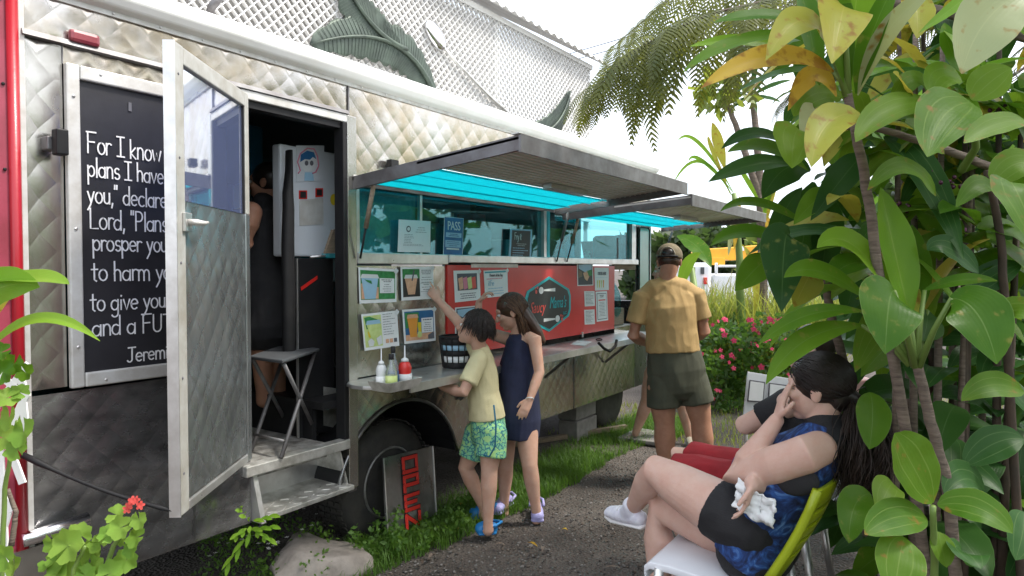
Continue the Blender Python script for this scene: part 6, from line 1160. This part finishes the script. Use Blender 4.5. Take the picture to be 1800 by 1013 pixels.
for k in range(1500):
    a=random.uniform(0,6.28); t=random.uniform(.05,1.6); dx=math.sin(t)*math.cos(a); dy=math.sin(t)*math.sin(a)
    p0=L(.087*dx,-.02+.103*dy,.035+.095*math.cos(t))
    if dy>.35 and t>1.0: continue
    side=1 if dx>0 else -1; q1=L(.092*(dx if abs(dx)>.5 else dx),-.055+.05*dy,-.03); ln=random.uniform(.12,.29); e0=L(.09*dx+random.uniform(-.02,.02),-.09+.05*dy+random.uniform(-.03,.03),-.03); G=V(0,0,-1)+(-hf)*.25; w0=random.uniform(0,6)
    pts=[p0,p0.lerp(q1,.5)+(p0-hc).normalized()*.02,q1]+[q1+G*(ln*j/6)+V(*(RNG.normal(0,.003,3)))+hr*(.006*math.sin(j*1.3+w0)) for j in range(1,7)]
    (pa if random.random()<.6 else pb).append(pts)
strands('hair_strands',GI,'hair_br',pa,.0028); strands('hair_strands',GI,'hair_lt',[p[3:] if random.random()<.5 else p for p in pb],.0028)
# ---------------------------------------------------------------- man with cap
fm=(FH+RT*.12).normalized(); rm=fm.cross(V(0,0,1))
MA=person('man in mustard T-shirt, olive shorts and khaki cap seen from behind',1190,800,5.1); sk=MB()
hc=P(1177,461,5.1); L,hr,hf,hu=head(sk,hc,(fm-V(0,0,.22)+RT*.25).normalized(),V(0,0,1)+fm*.1,1.06)
sk.chain([(L(0,-.03,-.03),.062,.065),(P(1173,490,5.08),.062,.062),(P(1174,508,5.08),.085,.065)],rm,14); sk.chain([(P(1188,655,5.1),.17,.13),(P(1182,590,5.1),.165,.12),(P(1176,530,5.1),.20,.125),(P(1175,510,5.1),.16,.08)],rm,18)
for s_,e_,w_,sg in ((P(1129,522,5.1),P(1113,590,5.12),P(1142,604,5.42),-1),(P(1222,518,5.1),P(1238,583,5.1),P(1212,596,5.42),1)): sk.chain([(s_,.065),(s_.lerp(e_,.5),.058),(e_,.047),(e_.lerp(w_,.35),.05),(w_,.032)],V(0,0,1),14); hand(sk,w_,fm-V(0,0,.1)-rm*sg*.3,-V(0,0,1),-rm*sg,1.0,.5,.5)
for hp,kn,an in ((P(1162,680,5.1),P(1168,745,5.1),P(1170,840,5.13)),(P(1220,678,5.1),P(1232,742,5.1),P(1243,838,5.12))):
    sk.chain([(hp,.105),(hp.lerp(kn,.6),.092),(kn,.075),(kn.lerp(an,.3),.080),(kn.lerp(an,.75),.05),(an,.04)],rm,14); f0=V(an.x,an.y,.03); sk.chain([(f0-fm*.05,.04,.03),(f0+fm*.08,.045,.03),(f0+fm*.17,.045,.02)],rm,12)
remesh(sk,'body','sk2',MA,.007,3); eyes(L,MA)
ts=MB(); ts.chain([(P(1183,618,5.1),.198,.155),(P(1181,580,5.1),.188,.145),(P(1176,540,5.1),.202,.145),(P(1175,517,5.1),.188,.11),(P(1174,500,5.09),.10,.08)],rm,22,f0=True); ts.chain([(P(1133,523,5.1),.066,.06),(P(1150,512,5.09),.085,.075),(P(1175,506,5.09),.09,.08),(P(1200,511,5.09),.085,.075),(P(1218,520,5.1),.066,.06)],V(0,0,1),20)
for s_,e_ in ((P(1129,522,5.1),P(1113,590,5.12)),(P(1222,518,5.1),P(1238,583,5.1))): ts.chain([(s_.lerp(P(1175,520,5.1),.15),.07),(s_,.070),(s_.lerp(e_,.4),.073),(s_.lerp(e_,.66),.074)],V(0,0,1),16,f1=True)
remesh(ts,'tee_shirt','mustard',MA,.006,3,.008,11,(1,1,.6),4)
so_=MB(); so_.chain([(P(1184,612,5.1),.19,.14),(P(1188,650,5.1),.212,.155),(P(1190,675,5.1),.20,.15)],rm,20)
for hp,kn in ((P(1165,670,5.1),P(1167,713,5.1)),(P(1217,668,5.1),P(1226,706,5.1))): so_.chain([(hp,.112,.12),(hp.lerp(kn,.5),.118,.125),(kn+V(0,0,-.005),.122,.128)],rm,16,f1=True)
remesh(so_,'shorts','olive',MA,.007,4,.008,9,(1,1,.35),5)
hb=MB(); hb.ell(L(0,-.03,.0),[hr*.082,hf*.078,hu*.062],16); remesh(hb,'hair','hair_br',MA,.006,2)
cp=MB(); cp.ell(L(0,-.012,.040),[hr*.098,hf*.120,hu*.098],22); cp2=MB(); 
for i,v in enumerate(cp.v):
    z=(Vector(v)-L(0,0,.012)).dot(hu)
    if z<0: cp.v[i]=tuple(Vector(v)-hu*z)
CP=remesh(cp,'cap','capc',MA,.006,1); vs=MB(); vs.chain([(L(0,.09,.04),.075,.006),(L(0,.15,.03),.07,.006),(L(0,.19,.015),.05,.006)],hr,16); obj('visor',vs,M['capc'],CP,True)
m=MB(); m.ell(L(0,-.116,.042),[hr*.042,hf*.018,hu*.034],14); obj('back_opening',m,M['hair_bk'],CP,True); m=MB(); m.tube([L(.050*math.cos(a),-.126+.012*abs(math.cos(a)),.022+.058*math.sin(a)) for a in [k*math.pi/10 for k in range(11)]],.006,6); obj('opening_binding',m,mat('grey binding',(.25,.22,.17),.8),CP,True); m=MB(); m.tube([L(.065*math.cos(a),-.098-.03*abs(math.sin(a)),.016) for a in [k*math.pi/8 for k in range(9)]],.009,6); obj('cap_strap',m,M['black'],CP,True)
# ---------------------------------------------------------------- woman beyond the man
fw2=(-RT*.9+FH*.3).normalized(); lw2=V(0,0,1).cross(fw2)
W2=person('person in sandals standing hidden beyond the man in mustard',1168,778,6.3); sk=MB(); hc=P(1168,478,6.3); L,hr,hf,hu=head(sk,hc,fw2,V(0,0,1),1); sk.chain([(L(0,-.03,-.05),.05),(P(1168,510,6.3),.05)],lw2,12); sk.chain([(P(1168,650,6.3),.14,.12),(P(1168,580,6.3),.13,.10),(P(1168,525,6.3),.16,.09)],lw2,16)
for hp,kn,an in ((P(1150,655,6.25),P(1138,705,6.25),P(1117,762,6.32)),(P(1185,655,6.3),P(1200,710,6.3),P(1214,775,6.28))): sk.chain([(hp,.09),(hp.lerp(kn,.6),.078),(kn,.06),(kn.lerp(an,.3),.058),(kn.lerp(an,.8),.038),(an,.034)],lw2,12)
for s_,e_,w_ in ((P(1150,530,6.3),P(1146,575,6.3),P(1152,600,6.45)),(P(1188,530,6.3),P(1190,575,6.3),P(1180,600,6.45))): sk.chain([(s_,.05),(e_,.04),(w_,.028)],V(0,0,1),12); hand(sk,w_,FH,-V(0,0,1),RT,.9,.4)
remesh(sk,'body','sk1',W2,.008,3); eyes(L,W2); m=MB(); m.chain([(P(1166,662,6.3),.20,.155),(P(1167,600,6.3),.165,.13),(P(1168,530,6.3),.18,.11)],lw2,18); remesh(m,'tunic','floral',W2,.008,3,.008,9,(1,1,.4),6); m=MB(); m.ell(L(0,-.025,.03),[hr*.085,hf*.10,hu*.093],14); obj('hair',m,M['hair_br'],W2,True)
for a,t in ((onZ(1125,772),onZ(1095,777)),(onZ(1213,782),onZ(1222,795))):
    d=(t-a).normalized(); sd=d.cross(V(0,0,1)); a=a-d*.02; z0=.042 if a.x<5.95 and a.y>2.3 else 0.01; m=MB(); m.chain([(a+V(0,0,z0+.03),.036,.03),(a+d*.1+V(0,0,z0+.028),.042,.026),(a+d*.2+V(0,0,z0+.018),.042,.016)],sd,14); o=remesh(m,'sandal','sandal',W2,.006,2); m=MB(); m.chain([(a-d*.01+V(0,0,z0+.004),.04,.007),(a+d*.1+V(0,0,z0+.004),.046,.007),(a+d*.21+V(0,0,z0+.004),.044,.007)],sd,12); obj('sole',m,M['black'],o,True)
# ---------------------------------------------------------------- worker inside the truck
fwk=V(-.5,.85,0).normalized(); lk=V(0,0,1).cross(fwk); wy=3.42
WK=thing('person','person in sleeveless black top working in the dim truck doorway','person',(onY(468,600,wy).x,wy,.656)); sk=MB(); hc=onY(468,322,wy); L,hr,hf,hu=head(sk,hc,fwk,V(0,0,1),1); sk.chain([(L(0,-.03,-.05),.055),(onY(468,352,wy),.055)],lk,12)
sk.chain([(onY(468,500,wy),.17,.14),(onY(468,430,wy),.13,.10),(onY(468,372,wy),.14,.08)],lk,16); s_=onY(441,372,wy-.12); e_=onY(432,425,wy-.12); w_=onY(412,455,wy+.1); sk.chain([(s_,.062),(s_.lerp(e_,.5),.055),(e_,.045),(w_,.03)],V(0,0,1),12); hand(sk,w_,fwk,-V(0,0,1),lk,.95,.4); s2=onY(495,372,wy+.12); e2=onY(500,430,wy+.15); w2=onY(470,455,wy+.35); sk.chain([(s2,.06),(e2,.045),(w2,.03)],V(0,0,1),12); hand(sk,w2,fwk,-V(0,0,1),-lk,.95,.4)
for dx in (-10,14): sk.chain([(onY(466+dx,510,wy),.10),(onY(470+dx,600,wy),.07),(onY(474+dx,690,wy)+V(0,0,.0),.045),(onY(474+dx,705,wy),.045)],lk,12)
remesh(sk,'body','sk2',WK,.008,3); eyes(L,WK); m=MB(); m.chain([(onY(469,572,wy),.20,.18),(onY(468,500,wy),.19,.165),(onY(468,430,wy),.17,.14),(onY(468,372,wy),.165,.115),(onY(468,356,wy),.10,.07)],lk,18); remesh(m,'black_dress','blackc',WK,.008,3,.006); m=MB(); m.ell(L(0,-.02,.03),[hr*.086,hf*.102,hu*.094],14); m.ell(L(0,-.10,.05),[hr*.04,hf*.04,hu*.04],10); obj('hair',m,M['hair_bk'],WK,True)
# ---------------------------------------------------------------- chairs
M['lime_pl']=mat('lime green plastic',(.36,.44,.015),.35,0,(.32,.40,.012),4); M['white_pl']=mat('white plastic',(.74,.76,.80),.35,0,(.7,.72,.76),4)
def chair(X,label,back,seat,bdy=0):
    C=thing('garden_chair',label,'chair',(X,.75,0),'plastic garden chairs'); w=.21
    sp=[(1.045,.40),(1.055,.425),(1.03,.447),(.95,.452),(.75,.44),(.58,.435)]; m=MB()
    for s in (0,1):
        for dx in (-w,w): m.v+=[(X+dx*(1 if y<1.0 else .97),y,z-(.03*s)) for y,z in sp]
    n=len(sp); m.f=[(i,i+1,n+i+1,n+i) for i in range(n-1)]+[(2*n+i,3*n+i,3*n+i+1,2*n+i+1) for i in range(n-1)]+[(i,2*n+i,2*n+i+1,i+1) for i in range(n-1)]+[(n+i,n+i+1,3*n+i+1,3*n+i) for i in range(n-1)]+[(0,n,3*n,2*n),(n-1,3*n-1,4*n-1,2*n-1)]; m.m=[0]*len(m.f)
    obj('seat',m,M[seat],C,True,bevel=.008)
    def bk(u,t,k=0): q=V(X+u*w*1.02,.585+bdy-.155*t-.03*math.sin(t*2.2)+.05*(1-u*u)*-1*.6,.46+.385*t); return q+V(0,-.02*k,0)
    for t0,t1 in ((0,.29),(.335,.445),(.49,.60),(.645,.755),(.80,1.0)):      # slats of the backrest with slots between
        m=MB(); nn=10
        for k in (0,1):
            for j in range(nn+1):
                u=-1+2*j/nn; m.v+=[tuple(bk(u,t0,k)),tuple(bk(u,t1,k))]
        q=2*(nn+1); m.f=[(2*j,2*j+2,2*j+3,2*j+1) for j in range(nn)]+[(q+2*j,q+2*j+1,q+2*j+3,q+2*j+2) for j in range(nn)]+[(2*j,q+2*j,q+2*j+2,2*j+2) for j in range(nn)]+[(2*j+1,2*j+3,q+2*j+3,q+2*j+1) for j in range(nn)]+[(0,1,q+1,q),(2*nn,q+2*nn,q+2*nn+1,2*nn+1)]; m.m=[0]*len(m.f); obj('back_slat',m,M[back],C,True,bevel=.004)
    for u in (-1,1): m=MB(); m.tube([bk(u,t,.5) for t in (0,.2,.4,.6,.8,1.0)],.0165,8); obj('back_rail',m,M[back],C,True)
    for dx in (-w+.01,w-.01):
        for y0,y1 in ((.99,1.03),(.6,.53)): obj('leg',MB().tube([(X+dx,y0,.43),(X+dx*1.05,y1,-.01)],[.02,.015],8),M[seat] if seat!='white_pl' else M['alu'],C,True)
    return C
chair(2.705,'lime green backed white plastic chair under the seated woman','lime_pl','white_pl',.025); chair(3.42,'white plastic chair under the man in red shorts','white_pl','white_pl')
# ---------------------------------------------------------------- seated man
X0=3.42; lx=V(-1,0,0); fy_=V(0,1,0)
SM=thing('person','seated man in black T-shirt and red shorts with folded arms','person',(X0,.8,0)); sk=MB(); hc=onX(1424,617,X0); L,hr,hf,hu=head(sk,hc,V(-.1,1,-.1),V(0,-.05,1),1.02); sk.chain([(L(0,-.03,-.05),.055,.058),(onX(1425,672,X0),.058,.06),(onX(1425,690,X0),.09,.06)],lx,14)
sk.chain([(onX(1372,840,X0),.17,.14),(onX(1395,780,X0),.155,.13),(onX(1412,725,X0),.18,.13),(onX(1420,695,X0),.16,.08)],lx,18)
s_=onX(1385,712,X0-.17); e_=onX(1308,748,X0-.19); w_=onX(1352,738,X0+.02); sk.chain([(s_,.06),(s_.lerp(e_,.5),.052),(e_,.046),(e_.lerp(w_,.4),.045),(w_,.032)],V(0,0,1),14); hand(sk,w_,V(1,-.2,-.1),V(0,-1,0),V(0,0,1),1.0,.35)
s2=onX(1432,710,X0+.17); e2=onX(1350,755,X0+.2); w2=onX(1338,742,X0-.02); sk.chain([(s2,.06),(e2,.046),(w2,.032)],V(0,0,1),14); hand(sk,w2,V(-1,.15,.05),V(0,-1,0),V(0,0,1),1.0,.45)
for hx,kx in ((-.09,-.13),(.10,.14)):
    h_=onX(1362,850,X0)+V(hx,0,0); k_=V(X0+kx,1.30,.57); a_=V(X0+kx,1.08,.09); sk.chain([(h_,.10),(h_.lerp(k_,.5),.088),(k_,.066),(k_.lerp(a_,.3),.062),(k_.lerp(a_,.8),.042),(a_,.038)],lx,14); sk.chain([(a_+V(0,-.04,-.05),.04,.03),(a_+V(0,.09,-.055),.045,.028),(a_+V(0,.18,-.062),.042,.02)],lx,12)
remesh(sk,'body','sk4',SM,.006,3); eyes(L,SM); m=MB(); m.chain([(onX(1372,830,X0),.18,.155),(onX(1395,780,X0),.172,.15),(onX(1412,730,X0),.20,.145),(onX(1420,700,X0),.185,.10),(onX(1424,684,X0),.095,.07)],lx,20); m.chain([(s_+V(.04,0,0),.07),(s_.lerp(e_,.35),.068),(s_.lerp(e_,.6),.068)],V(0,0,1),14,f1=True); m.chain([(s2,.08),(s2.lerp(e2,.5),.07)],V(0,0,1),14); remesh(m,'tee_shirt','blackc',SM,.007,3,.007,10)
m=MB(); m.chain([(onX(1375,828,X0),.19,.16),(onX(1362,862,X0),.19,.15)],lx,18)
for hx,kx in ((-.09,-.13),(.10,.14)): h_=onX(1362,850,X0)+V(hx,0,0); k_=V(X0+kx,1.30,.575); m.chain([(h_,.115,.105),(h_.lerp(k_,.5),.115,.10),(h_.lerp(k_,.88),.108,.092)],lx,16,f1=True)
remesh(m,'shorts','crimson',SM,.007,4,.009,10,(1,.5,1),7); m=MB(); m.ell(L(0,-.022,.035),[hr*.085,hf*.102,hu*.092],18); m.ell(L(0,-.07,-.02),[hr*.07,hf*.035,hu*.05],14); remesh(m,'hair','hair_dk',SM,.006,2)
# ---------------------------------------------------------------- seated woman
X0=2.70; fw_=V(0,1,0)
SW=thing('person','seated woman in blue tie-dye tank top and black shorts, hand on cheek','person',(X0,.75,0)); sk=MB()
hc=onX(1434,684,X0); hd=V(-.02,1,-.02); L,hr,hf,hu=head(sk,hc,hd,V(0,-.05,1),1.04)
nb=onX(1452,752,X0); sk.chain([(L(0,-.03,-.05),.056,.060),(hc.lerp(nb,.65),.056,.060),(nb,.08,.065)],lx,16)
ch_=onX(1404,822,X0)+V(0,.02,0); wa=onX(1362,892,X0)+V(0,.03,0); pe=onX(1326,952,X0); sk.chain([(pe,.175,.125),(wa,.16,.115),(ch_,.165,.115),(onX(1436,782,X0),.15,.07)],lx,22)
s_=onX(1418,798,2.52); e_=onX(1292,842,2.57); w_=onX(1366,738,2.63); sk.chain([(onX(1440,788,2.60),.062),(s_,.066),(s_.lerp(e_,.4),.068),(s_.lerp(e_,.8),.056),(e_,.048),(e_.lerp(w_,.3),.050),(e_.lerp(w_,.75),.034),(w_,.027,.024)],V(0,0,1),18)
hand(sk,w_,onX(1388,655,2.68)-w_,V(.5,-.9,0),V(-.3,-1,-.1),.98,.10,.75,[.10,.12,.16,.22],.017)
e2=onX(1385,868,2.78); w2=onX(1322,850,2.485); sk.chain([(onX(1470,795,2.88),.075),(e2,.06),(e2.lerp(w2,.5),.048),(w2,.029)],V(0,0,1),14); hand(sk,w2,onX(1306,905,2.47)-w2,V(.2,-1,0)*-1,V(0,-.3,1)*-1+V(-1,0,0),.95,.30,.4)
lh=onX(1322,930,2.60); lk_=onX(1152,828,2.70); lm=onX(1128,868,2.80); la=onX(1112,893,2.84); sk.chain([(lh,.095),(lh.lerp(lk_,.35),.110),(lh.lerp(lk_,.75),.088),(lk_,.066),(lk_.lerp(la,.3),.062),(lk_.lerp(la,.7),.045),(la,.034)],lx,20)
rh=onX(1352,958,2.80); rk_=onX(1158,893,2.80); ra=V(rk_.x-.03,rk_.y-.02,.09); sk.chain([(rh,.095),(rh.lerp(rk_,.5),.10),(rk_,.070),(rk_.lerp(ra,.28),.066),(rk_.lerp(ra,.75),.042),(ra,.034)],lx,20)
remesh(sk,'body','sk4',SW,.0045,8); eyes(L,SW,1.04)
def trainer(an,toe,up,par):
    d=(toe-an).normalized(); sd=d.cross(Vector(up)).normalized(); u=sd.cross(d); h=an-u*.045; m=MB(); m.chain([(an+u*.012,.042,.042),(an-u*.01+d*.01,.042,.045),(an-u*.03+d*.04,.04,.045)],sd,14); m.chain([(h-d*.035,.036,.034),(h+d*.05,.040,.042),(h+d*.12,.045,.034),(h+d*.19,.038,.022)],sd,18); o=remesh(m,'shoe','shoe',par,.0045,4); m=MB(); m.chain([(h-d*.05-u*.03,.036,.012),(h+d*.06-u*.03,.040,.012),(h+d*.15-u*.028,.046,.012),(h+d*.205-u*.018,.034,.010)],sd,16); obj('sole',m,M['sole'],o,True); m=MB()
    for k in range(4): q=h+d*(.06+.03*k)+u*(.044-.007*k); m.tube([q-sd*.026-u*.006,q+u*.003+d*.008,q+sd*.026-u*.006],.0035,5)
    obj('laces',m,M['sole'],o,True)
trainer(la,onX(1066,886,2.93)+V(0,0,.01),V(0,.5,.8),SW); trainer(ra+V(0,0,.0),ra+V(-.02,.2,-.02),V(0,0,1),SW)
m=MB(); m.chain([(onX(1316,966,X0),.195,.14),(onX(1326,948,X0),.195,.142),(wa,.185,.138),(ch_,.182,.138),(onX(1436,788,X0),.155,.098),(onX(1450,762,X0),.10,.075)],lx,26,f0=True); m.ell(ch_+V(-.07,.12,-.02),[(.09,0,0),(0,.085,0),(0,0,.085)],16); m.ell(ch_+V(.07,.12,-.02),[(.09,0,0),(0,.085,0),(0,0,.085)],16); remesh(m,'tank_top','tiedye',SW,.006,4,.008,9,(1,.7,.6),8)
m=MB(); m.chain([(nb+V(0,.004,.012),.080,.072),(nb+V(0,-.004,-.028),.115,.085)],lx,20); remesh(m,'black_collar','blackc',SW,.005,2)
m=MB(); q=onX(1408,845,2.505); m.ell(q+V(.02,.02,-.01),[(.02,0,0),(0,.075,-.02),(0,.02,.05)],16); obj('undershirt_side',m,M['blackc'],SW,True)
m=MB(); m.chain([(onX(1330,952,X0),.185,.135),(pe+V(0,.0,-.03),.19,.14)],lx,22); m.chain([(lh,.108),(lh.lerp(lk_,.2),.116),(lh.lerp(lk_,.34),.120)],lx,20,f1=True); m.chain([(rh,.125),(rh.lerp(rk_,.33),.118)],lx,20,f1=True); remesh(m,'shorts','blackc',SW,.006,4,.006,10,(1,.6,1),9)
NP=MB(); nc=onX(1328,885,2.487); a1=V(0,-.105,-.04); a2=V(-.005,.012,-.075)
g_=[]; 
for j in range(15):
    for i in range(19): u=i/18-.5; v=j/14-.5; g_.append(tuple(nc+a1*(u*1.3)+a2*(v*1.3)+V(-.030*mnoise.noise(V(u*5,v*5,1))-.012*mnoise.noise(V(u*13,v*13,4))-.006,.012*mnoise.noise(V(u*7,v*7,9)),.012*mnoise.noise(V(u*7,v*7,3)))))
NP.v=g_; NP.f=[(j*19+i,j*19+i+1,(j+1)*19+i+1,(j+1)*19+i) for j in range(14) for i in range(18)]; NP.m=[0]*252
o=obj('paper_napkin',NP,M['paper'],None,True,label="crumpled white paper napkin in the seated woman's hand",cat='napkin'); s=o.modifiers.new('s','SOLIDIFY'); s.thickness=.005
hb=MB(); hb.ell(L(0,-.022,.034),[hr*.089,hf*.106,hu*.098],22); hb.ell(L(0,-.075,-.015),[hr*.066,hf*.045,hu*.062],14); pt0=L(0,-.125,-.03); path=[pt0,pt0+V(.0,-.03,-.07),pt0+V(.0,-.035,-.16),pt0+V(.0,-.02,-.26),pt0+V(0,-.035,-.34)]
hb.chain([(L(0,-.09,-.01),.05,.04),(path[0],.028,.028),(path[1],.045,.038),(path[2],.050,.042),(path[3],.04,.034),(path[4],.018,.016)],lx,14); remesh(hb,'hair','hair_bk',SW,.005,3)
pa=[]
for k in range(1300):
    a=random.uniform(0,6.28); t=random.uniform(.05,1.75); dx=math.sin(t)*math.cos(a); dy=math.sin(t)*math.sin(a); p0=L(.084*dx,-.026+.103*dy,.034+.093*math.cos(t))
    if dy>.55 and t>1.25: continue
    q=V(random.uniform(-.12,.12),-1,-.55+random.uniform(-.12,.12)).normalized(); d0=V(dx,dy,math.cos(t)); pts=[]
    for j in range(8):
        dd=(d0*(1-j/7)+q*(j/7)); dd=dd.normalized() if dd.length>.05 else q; pts.append(L(.0915*dd.x,-.022+.109*dd.y,.034+.1005*dd.z))
    pa.append(pts)
strands('hair_strands',SW,'hair_bk',pa,.0022)
pb=[]
for k in range(1500):
    off=V(*RNG.normal(0,1,3))*.023; w0=random.uniform(0,6); fr=random.uniform(2.5,4); L_=random.uniform(.7,1.18); pts=[]
    for j in range(13):
        t=j/12*L_; i=min(3,int(t*4)); c=path[i].lerp(path[i+1],min(1.6,t*4-i)); spread=.35+1.6*math.sin(math.pi*min(1,t*.9))+max(0,t-.8)*2.5; am=.022*max(0,t-.25); pts.append(c+off*spread+V(am*math.sin(fr*t*5+w0),am*math.cos(fr*t*5+w0),0))
    pb.append(pts)
strands('ponytail_strands',SW,'hair_dk',pb,.0018); m=MB(); m.lathe(pt0+V(0,.005,.0),[(.028,-.012),(.032,0),(.028,.012)],14,axis=(0,-.4,-1)); obj('hair_tie',m,M['black'],SW,True)
for i,k in enumerate(range(0)): pass
